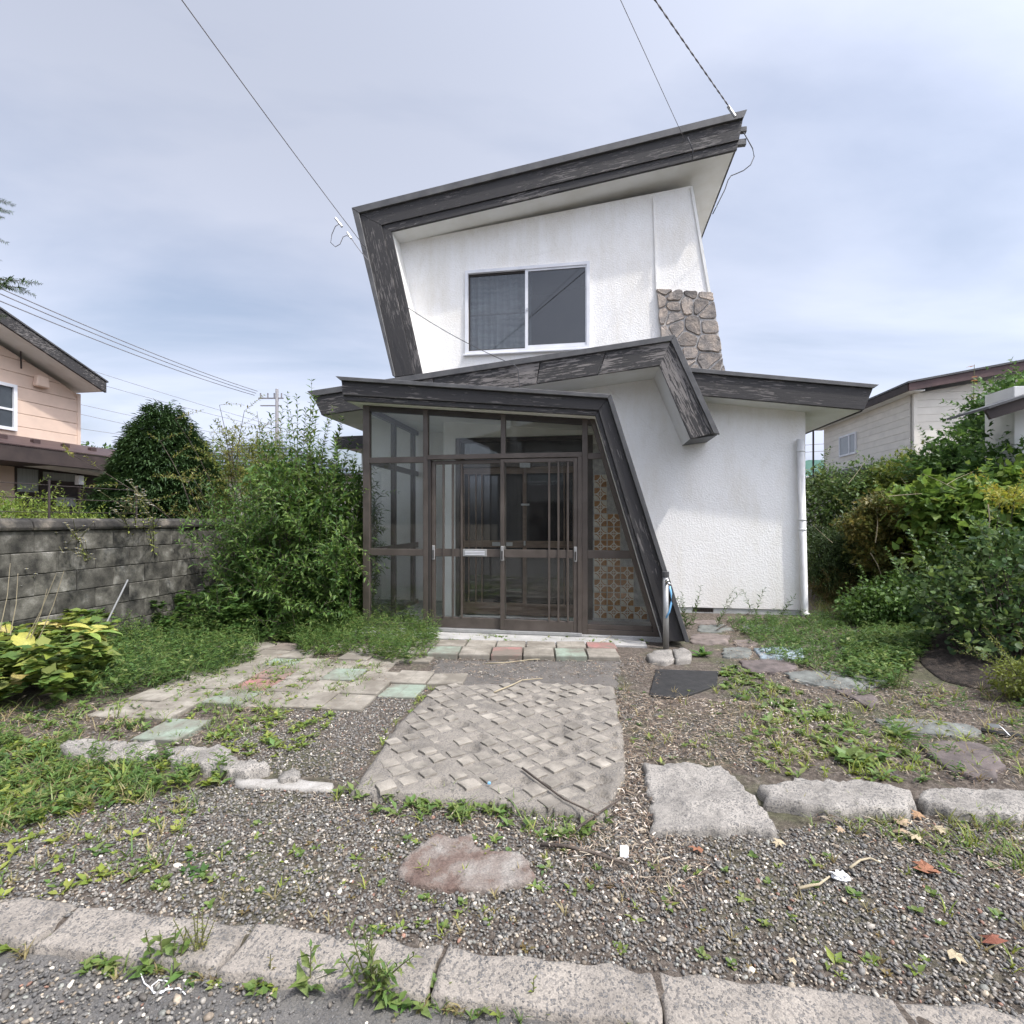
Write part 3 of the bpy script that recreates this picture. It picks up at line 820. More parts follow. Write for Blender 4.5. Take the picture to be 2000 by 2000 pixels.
bar('door_jamb', B1, B1 + .035, ZF, ZT - .005, -.03, .06, 'bronze_dark')
bar('door_jamb', D0 - .05, D0, ZF, ZT - .005, -.045, .06)
bar('threshold', B1, D0, ZF - .02, ZF + .015, -.05, .08, 'steel')
def pane(x0, x1, z0, z1, q_=0.0, m='glass', par=None):
    return MB().box(x0, x1, q_ - .002, q_ + .002, z0, z1).build('pane', M[m], par or hs_)
def pane_poly(pts, q_=0.0, m='glass', par=None):
    return MB().prism(pts, q_ - .002, q_ + .002).build('pane', M[m], par or hs_)
pane(A1 - .01, B0 + .01, ZB - .06, ZM - .03); pane(A1 - .01, B0 + .01, ZM + .03, ZT - .03)
for x0, x1 in ((A1, B0), (B1, C0), (C1, D0)):
    zl = ZT + .03
    pane_poly([(x0 - .008, zl), (x1 + .008, zl), (x1 + .008, zI(x1) - .04), (x0 - .008, zI(x0) - .04)])
pane_poly([(D1 - .01, ZB - .02), (pDi(ZB) - dw * .6, ZB - .02), (pDi(ZM) - dw * .6, ZM - .03), (D1 - .01, ZM - .03)])
pane_poly([(D1 - .01, ZM + .03), (pDi(ZM) - dw * .6, ZM + .03), (pDi(ZT) - dw * .6, ZT - .02), (D1 - .01, ZT - .02)])
pane_poly([(D1 - .01, ZT + .03), (pDi(ZT) - dw * .6, ZT + .03), (pDi(2.5) - dw * .6, 2.5), (D1 - .01, zI(D1) - .06)])
# sliding doors
def sliding(x0, x1, q_, bars, slot):
    d = link('sliding_door', None, hs_)
    zt, zb = ZT - .012, ZF + .017
    sw = .045
    bar('stile', x0, x0 + sw, zb, zt, q_ - .018, q_ + .018, 'bronze', d)
    bar('stile', x1 - sw, x1, zb, zt, q_ - .018, q_ + .018, 'bronze', d)
    bar('rail', x0 + sw, x1 - sw, zt - .045, zt, q_ - .017, q_ + .017, 'bronze', d)
    bar('rail', x0 + sw, x1 - sw, ZM - .045, ZM + .045, q_ - .016, q_ + .016, 'bronze', d)
    bar('rail', x0 + sw, x1 - sw, zb, ZB + .03, q_ - .017, q_ + .017, 'bronze', d)
    pane(x0 + sw, x1 - sw, ZM + .04, zt - .04, q_, 'glass', d)
    pane(x0 + sw, x1 - sw, ZB + .02, ZM - .04, q_, 'glass', d)
    for u in bars:
        xb = px(u)
        bar('bar', xb - .011, xb + .011, ZB + .03, zt - .045, q_ - .027, q_ - .005, 'bronze', d, .002)
    for xh in (x0 + sw / 2, x1 - sw / 2):
        h_ = bar('handle', xh - .018, xh + .018, ZM - .085, ZM + .085, q_ - .03, q_ - .017, 'steel', d, .006)
        bar('handle_recess', xh - .009, xh + .009, ZM - .07, ZM + .03, q_ - .033, q_ - .0295, 'bronze_dark', d, .002)
    if slot:
        s0, s1 = px(904), px(951)
        sl = bar('letter_slot', s0, s1, ZM - .04, ZM + .045, q_ - .028, q_ - .014, 'steel', d, .004)
        for k in range(3):
            bar('slot_flap', s0 + .025, s1 - .025, ZM - .022 + k * .018, ZM - .014 + k * .018, q_ - .034, q_ - .027, 'aluminium', d, .001)
    return d
mid_d = px(983)
sliding(B1 + .036, mid_d + .028, .022, (866, 884, 901.5), True)
sliding(mid_d - .03, D0 - .051, -.016, (1073, 1091, 1109.5), False)
# porch floor, side glazing, inner walls
MB().box(A0 - .02, pDi(.055) + .02, -.045, QW - .01, -.03, ZF).build('porch_floor', M['porch_concrete'], hs_, bev=.006)
sx0, sx1 = A0, A0 + .06
for q0, q1 in ((.04, .07), (.82, .89), (1.58, 1.65)):
    MB().box(sx0, sx1, q0, q1, ZF, zI(A0) - .07).build('post', M['bronze'], hs_, bev=.003)
for z0, z1 in ((ZF, ZB - .05), (ZM - .04, ZM + .04), (ZT - .035, ZT + .035), (zI(A0) - .07, zI(A0) - .003)):
    MB().box(sx0 + .004, sx1 - .004, .071, 1.79, z0, z1).build('rail', M['bronze'], hs_, bev=.003)
for z0, z1 in ((ZB - .06, ZM - .03), (ZM + .03, ZT - .03), (ZT + .03, zI(A0) - .06)):
    for q0, q1 in ((.06, .83), (.88, 1.59)):
        MB().box(sx0 + .027, sx0 + .031, q0, q1, z0, z1).build('pane', M['glass'], hs_)
QI = .80
iu = lambda u: H(u, 1000, QI)[0]
i0, i1 = iu(866), iu(890)                 # white pier
j1 = iu(1158)
pend = pDi(.3) + .2
ztop = zI(i1) + .25
zdoor = 2.03
ipoly = [(i0, ZF), (pDi(ZF) + .01, ZF), (pDi(2.5) + .02, 2.5), (pDi(2.6), zI(pDi(2.6)) + .005), (i0, zI(i0) + .004)]
bm_obj('inner_wall', holed(ipoly, [rect(i1 + .0, j1, ZF + .004, 2.42)], QI, QI + .12), M['smooth_white'], hs_)
MB().box(i0 + .002, i0 + .12, QI + .122, QW - .002, ZF, zI(i0) + .004).build('inner_wall', M['smooth_white'], hs_)
# inner timber doors with a transom light
bar('door_jamb', i1 + .002, i1 + .06, ZF + .005, 2.415, QI - .02, QI + .10, 'bronze')
bar('door_jamb', j1 - .07, j1 - .002, ZF + .005, 2.415, QI - .02, QI + .10, 'bronze')
bar('transom', i1 + .06, j1 - .07, zdoor, zdoor + .08, QI - .015, QI + .09, 'bronze')
bar('transom', i1 + .06, j1 - .07, 2.36, 2.415, QI - .01, QI + .09, 'bronze_dark')
pane(i1 + .06, j1 - .07, zdoor + .08, 2.36, QI + .05, 'glass_win')
di0, di1 = i1 + .06, j1 - .07
dm = iu(1025)
def inner(x0, x1, q_, bars):
    d = link('inner_door', None, hs_)
    zb, zt = ZF + .03, zdoor
    for a, b_ in ((x0, x0 + .05), (x1 - .05, x1)):
        bar('stile', a, b_, zb, zt, q_ - .015, q_ + .015, 'door_wood', d)
    bar('rail', x0 + .05, x1 - .05, zt - .09, zt, q_ - .014, q_ + .014, 'door_wood', d)
    bar('rail', x0 + .05, x1 - .05, .97, 1.06, q_ - .014, q_ + .014, 'door_wood', d)
    bar('rail', x0 + .05, x1 - .05, zb, .24, q_ - .014, q_ + .014, 'door_wood', d)
    pane(x0 + .05, x1 - .05, 1.05, zt - .08, q_, 'glass_win', d)
    pane(x0 + .05, x1 - .05, .23, .98, q_, 'glass_win', d)
    for u in bars:
        xb = iu(u)
        bar('bar', xb - .009, xb + .009, .24, zt - .09, q_ - .024, q_ - .006, 'door_wood', d, .002)
    return d
da = inner(di0, dm + .03, QI + .06, (914, 928, 940))
db = inner(dm - .03, di1, QI + .02, (1102, 1107, 1120))
bar('handle', dm - .015, dm + .012, 1.0, 1.06, QI - .012, QI + .004, 'steel', db)
bar('latch', dm - .05, dm + .06, 1.52, 1.545, QI - .006, QI + .004, 'steel', db)
bar('letter_slot', iu(960), iu(1000), .99, 1.04, QI + .035, QI + .046, 'steel', da)
bar('closer', dm - .06, dm + .08, zdoor - .02, zdoor + .05, QI - .06, QI - .016, 'steel', hs_)
# room behind, dim
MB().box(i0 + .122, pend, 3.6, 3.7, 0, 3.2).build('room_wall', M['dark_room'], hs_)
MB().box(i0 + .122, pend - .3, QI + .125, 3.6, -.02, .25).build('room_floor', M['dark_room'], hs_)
# patterned tiles beside the inner door: each tile a part
m, t, b = new_mat('amber_pattern_tile')
c = node(t, 'ShaderNodeTexCoord')
sp = node(t, 'ShaderNodeSeparateXYZ', {'Vector': c.outputs['Object']})
TS = 0.166
def mth(op, a, b_=0.0, c_=None):
    n = node(t, 'ShaderNodeMath', operation=op)
    for k, v_ in enumerate((a, b_, c_)):
        if v_ is None:
            continue
        if hasattr(v_, 'is_linked'):
            t.links.new(v_, n.inputs[k])
        else:
            n.inputs[k].default_value = v_
    return n.outputs[0]
X = mth('DIVIDE', sp.outputs['X'], TS); Z = mth('DIVIDE', sp.outputs['Z'], TS)
line = None
for sx_, sz_ in ((-.5, -.5), (.5, -.5), (-.5, .5), (.5, .5)):
    dx = mth('SUBTRACT', X, sx_); dz = mth('SUBTRACT', Z, sz_)
    r_ = mth('SQRT', mth('ADD', mth('MULTIPLY', dx, dx), mth('MULTIPLY', dz, dz)))
    l_ = mth('LESS_THAN', mth('ABSOLUTE', mth('SUBTRACT', r_, .52)), .036)
    if sx_ * sz_ > 0:
        lens = mth('LESS_THAN', r_, .42) if sx_ < 0 else mth('MAXIMUM', lens, mth('LESS_THAN', r_, .42))
    line = l_ if line is None else mth('MAXIMUM', line, l_)
for a in (X, Z):
    line = mth('MAXIMUM', line, mth('LESS_THAN', mth('ABSOLUTE', a), .026))
    line = mth('MAXIMUM', line, mth('GREATER_THAN', mth('ABSOLUTE', a), .46))
oi = node(t, 'ShaderNodeObjectInfo')
ck = node(t, 'ShaderNodeTexChecker', {'Vector': c.outputs['Object'], 'Scale': 2.0 / TS})
vo = node(t, 'ShaderNodeTexVoronoi', {'Vector': node(t, 'ShaderNodeVectorMath', {0: c.outputs['Object'], 1: mth('MULTIPLY', oi.outputs['Random'], 9.0)}, operation='ADD').outputs[0], 'Scale': 12.0})
vb = node(t, 'ShaderNodeRGBToBW', {'Color': vo.outputs['Color']})
nz = node(t, 'ShaderNodeTexNoise', {'Vector': c.outputs['Object'], 'Scale': 30, 'Detail': 4})
br_ = ramp(t, nz.outputs['Fac'], [(0.3, (0.28, 0.125, 0.036)), (0.7, (0.56, 0.28, 0.09))])
cr_ = ramp(t, nz.outputs['Fac'], [(0.3, (0.66, 0.60, 0.48)), (0.7, (0.82, 0.77, 0.66))])
base = mixrgb(t, mth('MULTIPLY', lens, mth('GREATER_THAN', oi.outputs['Random'], .3)), br_, cr_)
t.links.new(mixrgb(t, line, base, (0.82, 0.77, 0.67)), b.inputs['Base Color'])
b.inputs['Roughness'].default_value = 0.35
M['tile'] = m
tw = link('tile_panel', MB().prism([(j1, ZF + .002), (pDi(ZF) + .005, ZF + .002), (pDi(2.3) + .005, 2.3), (j1, 2.3)], QI - .012, QI - .002).mesh('tile_panel', M['mortar']), hs_)
tme = MB().box(-TS / 2 + .003, TS / 2 - .003, -.012, 0, -TS / 2 + .003, TS / 2 - .003).mesh('tile', M['tile'], bev=.002)
r_ = 0
for j in range(13):
    zc = ZF + .03 + TS * (j + .5)
    for i in range(8):
        xc = j1 + .012 + TS * (i + .5)
        if xc + TS * .5 < pDi(zc + TS * .5) + .03 and zc < 2.2:
            link('tile', tme, tw, (xc, QI - .012, zc))

# --- downpipe
dp = link('downpipe', None, hs_)
dA, dB = H(1563, 858, QW - .06), H(1571, 1204, QW - .06)
MB().tube([(dA[0], QW - .062, dA[1]), (dB[0], QW - .062, .10), (dB[0] + .003, QW - .09, .045), (dB[0] + .003, QW - .15, .035)], .047, 14, True).build('pipe', M['pvc'], dp, True)
MB().tube([(dB[0] + .003, QW - .1505, .035), (dB[0] + .003, QW - .153, .035)], .036, 12).build('mouth', M['bronze_dark'], dp)
for v_ in (881, 1015, 1034):
    f = (v_ - 858) / (1204 - 858)
    x_ = dA[0] + (dB[0] - dA[0]) * f; z_ = H(1566, v_, QW - .06)[1]
    MB().tube([(x_, QW - .062, z_ - .012), (x_, QW - .062, z_ + .012)], .052, 14).build('bracket', M['pvc'], dp, True)

# --- standpipe with tap and hose
sp_ = lot('standpipe', 'grey standpipe with chrome tap and blue hose at the foot of porch leg', 'standpipe')
QS = -.36
s0, z0 = H(1301, 1262, QS); s1, z1 = H(1300, 1126, QS)
MB().tube([(s0, QS, -.02), (s0 - .006, QS, z1)], .030, 12).build('post', M['steel'], sp_, True)
MB().tube([(s0 - .006, QS, z1 - .002), (s0 - .006, QS, z1 + .05)], .036, 10).build('clamp', M['roof_metal'], sp_)
MB().tube([(s0 - .0, QS - .03, z1 - .06), (s0 + .01, QS - .075, z1 - .06), (s0 + .03, QS - .085, z1 - .075)], .016, 10).build('tap', M['chrome'], sp_, True)
MB().tube([(s0 + .004, QS - .06, z1 - .05), (s0 + .004, QS - .06, z1 - .02)], .026, 10, r1=.014).build('tap_handle', M['chrome'], sp_, True)
M['hose'] = plain('blue_hose', (0.18, 0.42, 0.68), 0.4)
hp = [H(u, v_, QS - .085) for u, v_ in ((1308, 1145), (1311, 1160), (1311, 1178), (1307, 1195), (1301, 1207))]
MB().tube([(x_, QS - .087, z_) for x_, z_ in hp], .010, 8).build('hose', M['hose'], sp_, True)

# ------------------------------------------------------------------ concrete block wall on the left boundary
M['cblock'] = nmat('weathered_concrete_block', [(0.34, (0.026, 0.025, 0.021)), (0.48, (0.080, 0.076, 0.063)), (0.58, (0.125, 0.119, 0.10)), (0.70, (0.24, 0.232, 0.205))], scale=6.5, rough=0.95, bmp=0.6, bscale=35, vary=0.3)
M['coping'] = nmat('mossy_dark_coping', [(0.32, (0.018, 0.017, 0.016)), (0.54, (0.050, 0.046, 0.040)), (0.74, (0.20, 0.175, 0.14))], scale=6, rough=0.95, bmp=0.8, bscale=30)
bw_ = lot('block_wall', 'grey weathered concrete block wall with dark rounded coping', 'wall')
PWALL = -5.0
MB().box(PWALL - .11, PWALL - .012, -4.2, 4.4, -.1, 1.236).build('mortar_core', plain('dark_mortar', (0.085, 0.08, 0.072), 0.95), bw_)
bme = MB().box(-.012, .012, -.194, .194, -.098, .098).mesh('block', M['cblock'], bev=.006)
for c_ in range(6):
    zc = 1.236 - .2 * (c_ + .5)
    for k in range(23):
        qc = -4.2 + .39 * (k + .5) + (.195 if c_ % 2 else 0)
        if qc < 4.3:
            link('block', bme, bw_, (PWALL - .004 + random.uniform(-.004, .003), qc, zc))
prof = [(-.14, 0), (.03, 0), (.04, .03), (.02, .085), (-.03, .112), (-.08, .112), (-.13, .085)]
for k in range(15):
    q0 = -4.2 + .58 * k
    MB().prism([(PWALL + a, 1.238 + z_) for a, z_ in prof], q0, q0 + .572).build('coping_block', M['coping'], bw_, bev=.006)

# ------------------------------------------------------------------ neighbour on the left: peach siding, gabled
def siding_mat(name, c):
    return nmat(name, [(0.3, tuple(x * 0.86 for x in c)), (0.65, c)], scale=2.5, rough=0.7, bmp=0.08, bscale=120, vary=0.03)
M['peach'] = siding_mat('peach_siding', (0.72, 0.55, 0.44))
M['cream'] = siding_mat('cream_siding', (0.74, 0.70, 0.62))
M['maroon'] = nmat('rusty_maroon_roof_metal', [(0.3, (0.04, 0.024, 0.023)), (0.7, (0.085, 0.052, 0.048))], scale=6, rough=0.6, bmp=0.2)
M['brown_trim'] = nmat('dark_brown_trim', [(0.3, (0.028, 0.020, 0.018)), (0.7, (0.06, 0.043, 0.038))], scale=4, rough=0.7)
M['white_trim'] = plain('white_trim', (0.72, 0.71, 0.68), 0.5)
nl = lot('peach_house', 'peach sided house with dark gable eave and brown lower roof beyond block wall', 'house')
PL = -10.84
qc, _ = Hp(155, 800, PL)
def NL(u, v_, p_=PL):
    return Hp(u, v_, p_)
# gable slope in the plane of the verge board
va, vb_ = NL(208, 747, PL + .55), NL(0, 604, PL + .55)
sl = (va[1] - vb_[1]) / (va[0] - vb_[0])
zroof = lambda q_: va[1] + (q_ - va[0]) * sl
qn = qc - 5.0
core = [(qn, 2.6), (qc - .02, 2.6), (qc - .02, zroof(qc) - .30), (qn, zroof(qn) - .30)]
MB().prism(core, PL - 6, PL - .03, 'x').build('wall', M['peach'], nl)
zb0 = 2.62
k = 0
while True:
    z0 = zb0 + .255 * k; z1 = z0 + .249
    if z0 > zroof(qn) - .3:
        break
    qe = min(qc - .03, qc if zroof(qc) - .31 > z1 else va[0] + (z1 + .31 - va[1]) / sl)
    if qe > qn + .2:
        qlow = min(qc - .03, va[0] + (z0 + .31 - va[1]) / sl)
        MB().prism([(qn, z0), (qlow, z0), (max(qe, qn + .1), z1), (qn, z1)] if z1 > zroof(qc) - .31 else rect(qn, qc - .03, z0, z1), PL - .03, PL + .0, 'x').build('siding_board', M['peach'], nl, bev=.006)
    k += 1
MB().box(PL - .04, PL + .012, qc - .05, qc + .02, 2.6, zroof(qc) - .30).build('corner_trim', M['peach'], nl)
MB().prism([(qn, zroof(qn)), (va[0], va[1]), (va[0], va[1] - .22), (qn, zroof(qn) - .22)], PL + .5, PL + .55, 'x').build('verge_board', M['flaky'], nl)
MB().prism([(qn, zroof(qn) + .035), (va[0] + .03, va[1] + .03), (va[0] + .03, va[1]), (qn, zroof(qn))], PL - 6, PL + .57, 'x').build('roof', M['roof_metal'], nl)
MB().prism([(qn, zroof(qn) - .17), (va[0], va[1] - .17), (va[0], va[1] - .20), (qn, zroof(qn) - .20)], PL - 6, PL + .499, 'x').build('soffit', M['smooth_white'], nl)
# upper window at the frame edge
w0 = NL(30, 760)[0]
w1z, w0z = NL(28, 752)[1], NL(28, 842)[1]
wn_ = link('window', None, nl)
bm_obj('frame', holed(rect(w0 - 1.6, w0, w0z, w1z), [rect(w0 - 1.54, w0 - .06, w0z + .06, w1z - .06)], PL - .02, PL + .05, 'x'), M['aluminium'], wn_)
MB().box(PL + .004, PL + .012, w0 - 1.55, w0 - .05, w0z + .05, w1z - .05).build('pane', nmat('dark_house_pane', [(0.3, (0.035, 0.042, 0.05)), (0.7, (0.06, 0.07, 0.08))], scale=2, rough=.12), wn_)
MB().box(PL + .013, PL + .03, w0 - 1.55, w0 - .05, (w0z * .55 + w1z * .45) - .02, (w0z * .55 + w1z * .45) + .02).build('sash_bar', M['aluminium'], wn_)
vq, vz = NL(76, 747)
MB().prism([(vq - .13, vz - .1), (vq + .13, vz - .1), (vq + .1, vz + .12), (vq - .1, vz + .12)], PL, PL + .12, 'x').build('vent_hood', M['peach'], nl, bev=.02)
MB().tube([(PL + .02, NL(38, 660)[0], NL(38, 660)[1]), (PL + .02, NL(40, 720)[0], NL(40, 720)[1])], .012, 6).build('cable', M['brown_trim'], nl)
# lower storey: lean-to roof, brown front, windows, canopy
ea, eb = Hp(0, 863, PL + 1.0), Hp(217, 893, PL + 1.0)
ze = (ea[1] + eb[1]) / 2
MB().prism([(PL, ze + .30), (PL + 1.05, ze), (PL + 1.05, ze - .02), (PL, ze + .27)], qn, eb[0] + 1.0).build('lower_roof', M['maroon'], nl)
for k in range(9):
    MB().box(PL + .55, PL + .63, qn + 2.5 + k * .55, qn + 2.62 + k * .55, ze + .12, ze + .19).build('snow_guard', M['maroon'], nl)
MB().box(PL + .98, PL + 1.04, qn, eb[0] + 1.0, ze - .30, ze - .021).build('eave_board', M['brown_trim'], nl, bev=.004)
MB().box(PL - .0, PL + .979, qn, eb[0] + 1.0, ze - .30, ze - .26).build('soffit', M['brown_trim'], nl)
MB().box(PL - .3, PL + .12, qn, eb[0] + .9, -.05, ze - .301).build('lower_wall', M['brown_trim'], nl)
MB().box(PL + .13, PL + .16, qn, Hp(29, 900, PL + .15)[0], -.05, ze - .31).build('siding_board', M['peach'], nl)
M['pale_curtain'] = nmat('pale_net_curtain', [(0.3, (0.30, 0.32, 0.31)), (0.7, (0.45, 0.47, 0.46))], scale=2, rough=0.9, stretch=(30, 30, 1))
for u0, u1, v0, v1 in ((32, 76, 914, 962), (82, 150, 921, 942), (108, 150, 970, 989)):
    q0, za = Hp(u0, v0, PL + .15); q1, zb_ = Hp(u1, v1, PL + .15)
    w_ = link('window', None, nl)
    MB().box(PL + .121, PL + .14, q0, q1, zb_, za).build('pane', M['pale_curtain'], w_)
    bm_obj('frame', holed(rect(q0 - .04, q1 + .04, zb_ - .04, za + .04), [rect(q0, q1, zb_, za)], PL + .12, PL + .17, 'x'), M['brown_trim'], w_)
ca, cb = Hp(60, 901, PL + .9), Hp(205, 922, PL + .9)
MB().prism([(ca[0], ca[1]), (cb[0] + .6, cb[1]), (cb[0] + .6, cb[1] - .05), (ca[0], ca[1] - .03)], PL + .3, PL + .92, 'x').build('canopy', M['white_trim'], nl)
g0 = Hp(155, 935, PL + .7)
MB().box(PL + .65, PL + .75, g0[0] - .05, g0[0] + .05, g0[1] - .12, g0[1] + .06).build('drain_box', M['white_trim'], nl)
MB().tube([(PL + .7, g0[0], -.02), (PL + .7, g0[0], g0[1] - .1)], .025, 8).build('drain_pipe', M['brown_trim'], nl)

# thin wire fence in front of it
fn = lot('wire_fence', 'thin black wire mesh fence behind the block wall', 'fence')
pf = PWALL - .9
for k in range(4):
    MB().tube([(pf, -3.2 + 1.1 * k, .0), (pf, -3.2 + 1.1 * k, 1.78)], .012, 6).build('post', M['brown_trim'], fn)
for k in range(5):
    MB().tube([(pf, -3.2, 1.12 + .15 * k), (pf, .1, 1.12 + .15 * k)], .004, 4).build('wire', M['brown_trim'], fn)

# ------------------------------------------------------------------ cream house on the right
nr = lot('cream_house', 'two storey cream sided house with dark roof behind the right shrubs', 'house')
PRr, QRr = 8.75, 9.74
zt = CAM_H + .2465 * 14.0
far = Hp(1609, 900, PRr)[0]
MB().box(PRr + .03, PRr + 6, QRr + .03, far, -.1, zt - .01).build('wall', M['cream'], nr)
gz_top = lambda p_: zt + (p_ - PRr) * .16
bz = 2.6
k = 0
wz0_, wz1_ = Hp(1655, 890, PRr)[1], Hp(1655, 849, PRr)[1]
while bz + .20 * k < zt - .02:
    z0 = bz + .20 * k; z1 = min(z0 + .196, zt - .005)
    MB().box(PRr, PRr + .03, QRr + .03, far, z0, z1).build('siding_board', M['cream'], nr, bev=.004)
    k += 1
k = 0
while bz + .20 * k < gz_top(PRr + 6) - .02:
    z0 = bz + .20 * k; z1 = z0 + .196
    pa = PRr + .0
    if z1 > gz_top(PRr):
        pa = PRr + (z1 - zt) / .16
    MB().prism([(max(PRr, pa - .5 if z1 > zt + .2 else pa), z0), (PRr + 6, z0), (PRr + 6, z1), (pa, z1)], QRr, QRr + .03).build('siding_board', M['cream'], nr, bev=.004)
    k += 1
MB().prism([(PRr, 2.6), (PRr + 6, 2.6), (PRr + 6, gz_top(PRr + 6)), (PRr, zt - .006)], QRr + .031, QRr + .2).build('wall', M['cream'], nr)
MB().box(PRr - .03, PRr + .05, QRr - .03, QRr + .05, 2.5, zt - .01).build('corner_trim', M['cream'], nr)
MB().prism([(PRr - .32, zt + .0), (PRr + 6, gz_top(PRr + 6) + .05), (PRr + 6, gz_top(PRr + 6) + .30), (PRr - .32, zt + .20)], QRr - .34, QRr - .29).build('verge_board', nmat('maroon_verge', [(0.3, (0.055, 0.03, 0.03)), (0.7, (0.10, 0.055, 0.052))], scale=3, rough=.6), nr)
MB().prism([(PRr - .36, zt + .20), (PRr + 6, gz_top(PRr + 6) + .30), (PRr + 6, gz_top(PRr + 6) + .35), (PRr - .36, zt + .25)], QRr - .38, far + .4).build('roof', M['roof_metal'], nr)
MB().box(PRr - .34, PRr - .30, QRr - .30, far + .4, zt - .0, zt + .19).build('eave_board', M['brown_trim'], nr)
MB().box(PRr - .299, PRr + .1, QRr - .28, far + .4, zt - .001, zt + .03).build('soffit', M['smooth_white'], nr)
q1_, q0_ = Hp(1641, 870, PRr)[0], Hp(1674, 870, PRr)[0]
w_ = link('window', None, nr)
bm_obj('frame', holed(rect(q0_, q1_, wz0_, wz1_), [rect(q0_ + .06, (q0_ * .62 + q1_ * .38) - .03, wz0_ + .06, wz1_ - .06), rect((q0_ * .62 + q1_ * .38) + .03, q1_ - .06, wz0_ + .06, wz1_ - .06)], PRr - .05, PRr + .005, 'x'), M['aluminium'], w_)
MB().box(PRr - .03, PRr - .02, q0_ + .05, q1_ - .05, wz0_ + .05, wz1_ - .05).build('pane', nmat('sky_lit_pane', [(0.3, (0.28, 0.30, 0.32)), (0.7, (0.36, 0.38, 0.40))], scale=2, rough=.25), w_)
# lower lean-to roof and wall, front lower roof
zl_ = CAM_H + .112 * 13.2
MB().prism([(PRr - 1.1, zl_ - .05), (PRr, zl_ + .28), (PRr, zl_ + .22), (PRr - 1.1, zl_ - .10)], QRr - .2, far + 1.2).build('lower_roof', M['roof_metal'], nr)
MB().box(PRr - 1.14, PRr - 1.10, QRr - .2, far + 1.2, zl_ - .28, zl_ - .04).build('eave_board', M['brown_trim'], nr)
MB().box(PRr - .55, PRr + .02, QRr + .2, far + .8, -.1, zl_ - .0).build('lower_wall', M['cream'], nr)
MB().prism([(PRr + .3, zl_ + .15), (PRr + 3, zl_ + 1.3), (PRr + 3, zl_ + 1.12), (PRr + .3, zl_ - .02)], QRr - .6, QRr - .002).build('lower_roof', M['brown_trim'], nr)
MB().tube([(PRr - .36, far + .03, 2.7), (PRr - .36, far + .03, zt)], .035, 8).build('drain_pipe', M['brown_trim'], nr)

# shed at the right edge
sh = lot('shed', 'pale grey shed with dark roof edge at the far right edge', 'shed')
QSH = 1.7
s0 = H(1981, 800, QSH); s1 = H(1990, 805, QSH)
MB().box(s0[0], s0[0] + 3, QSH + .02, QSH + .5, -.05, s0[1] + .3).build('wall', nmat('pale_grey_panel', [(0.3, (0.50, 0.50, 0.48)), (0.7, (0.62, 0.62, 0.60))], scale=2, rough=.7), sh)
for k in range(6):
    MB().box(s0[0] + .32 * k, s0[0] + .32 * k + .305, QSH, QSH + .02, -.05, s0[1] + .3).build('wall_panel', nmat('pale_grey_wall_panel', [(0.3, (0.52, 0.52, 0.50)), (0.7, (0.64, 0.64, 0.62))], scale=2, rough=.7, vary=.05), sh, bev=.004)
r0, r1 = H(1925, 800, QSH - .4), H(2000, 776, QSH - .4)
sl2 = (r1[1] - r0[1]) / (r1[0] - r0[0])
MB().prism([(r0[0], r0[1]), (r0[0] + 3, r0[1] + 3 * sl2), (r0[0] + 3, r0[1] + 3 * sl2 - .16), (r0[0] + .06, r0[1] - .12)], QSH - .4, QSH - .36).build('eave_board', M['brown_trim'], sh)
MB().prism([(r0[0], r0[1] + .03), (r0[0] + 3, r0[1] + 3 * sl2 + .03), (r0[0] + 3, r0[1] + 3 * sl2), (r0[0], r0[1])], QSH - .45, QSH + .3).build('roof', M['roof_metal'], sh)

# far houses
gr = thing('green_roofed_house', 'distant house with green roof seen beside the white downpipe', 'house', D(1600, 1014.5, 34)[:2] + (0,) if False else (D(1600, 1000, 34).x, 34, 0))
zz = CAM_H + .085 * 34
MB().box(-2.6, 3, 0, 5, -.2, zz).build('wall', M['cream'], gr)
MB().prism([(-3.0, zz - .05), (3.4, zz - .05), (2.4, zz + 1.0), (-1.0, zz + 1.0)], -.5, 5.5).build('roof', nmat('green_roof', [(0.3, (0.10, 0.24, 0.19)), (0.7, (0.16, 0.32, 0.25))], scale=2, rough=.6), gr)
MB().box(-3.05, 3.45, -.55, -.5, zz - .22, zz - .05).build('eave_board', M['white_trim'], gr)
bh = thing('blue_roofed_house', 'cream house with blue grey hipped roof behind the yellowish young tree', 'house', (D(452, 1000, 21).x, 21, 0))
ez = CAM_H + .085 * 21; rz_ = CAM_H + .168 * 21
MB().box(-1.5, 5, 0, 6, -.1, ez).build('wall', nmat('cream_render', [(0.3, (0.60, 0.56, 0.49)), (0.7, (0.70, 0.66, 0.59))], scale=2, rough=.9), bh)
V = [(-2.1, -.6, ez), (5.6, -.6, ez), (5.6, 6.6, ez), (-2.1, 6.6, ez), (-.9, 2.6, rz_), (.6, 2.6, rz_)]
MB().add(V, [(0, 1, 5, 4), (1, 2, 5), (2, 3, 4, 5), (3, 0, 4), (0, 3, 2, 1)]).build('roof', nmat('blue_grey_roof_sheet', [(0.3, (0.085, 0.11, 0.135)), (0.7, (0.13, 0.155, 0.18))], scale=2, rough=.5, stretch=(1, 6, 1)), bh)
for k in range(9):
    f = k / 9
    y_ = -.6 + 3.2 * f; z_ = ez + (rz_ - ez) * f
    MB().box(-2.1 + 1.2 * f, 5.6 - 5.0 * f, y_ - .03, y_ + .03, z_ + .0, z_ + .05).build('roof_seam', M['cap'], bh)

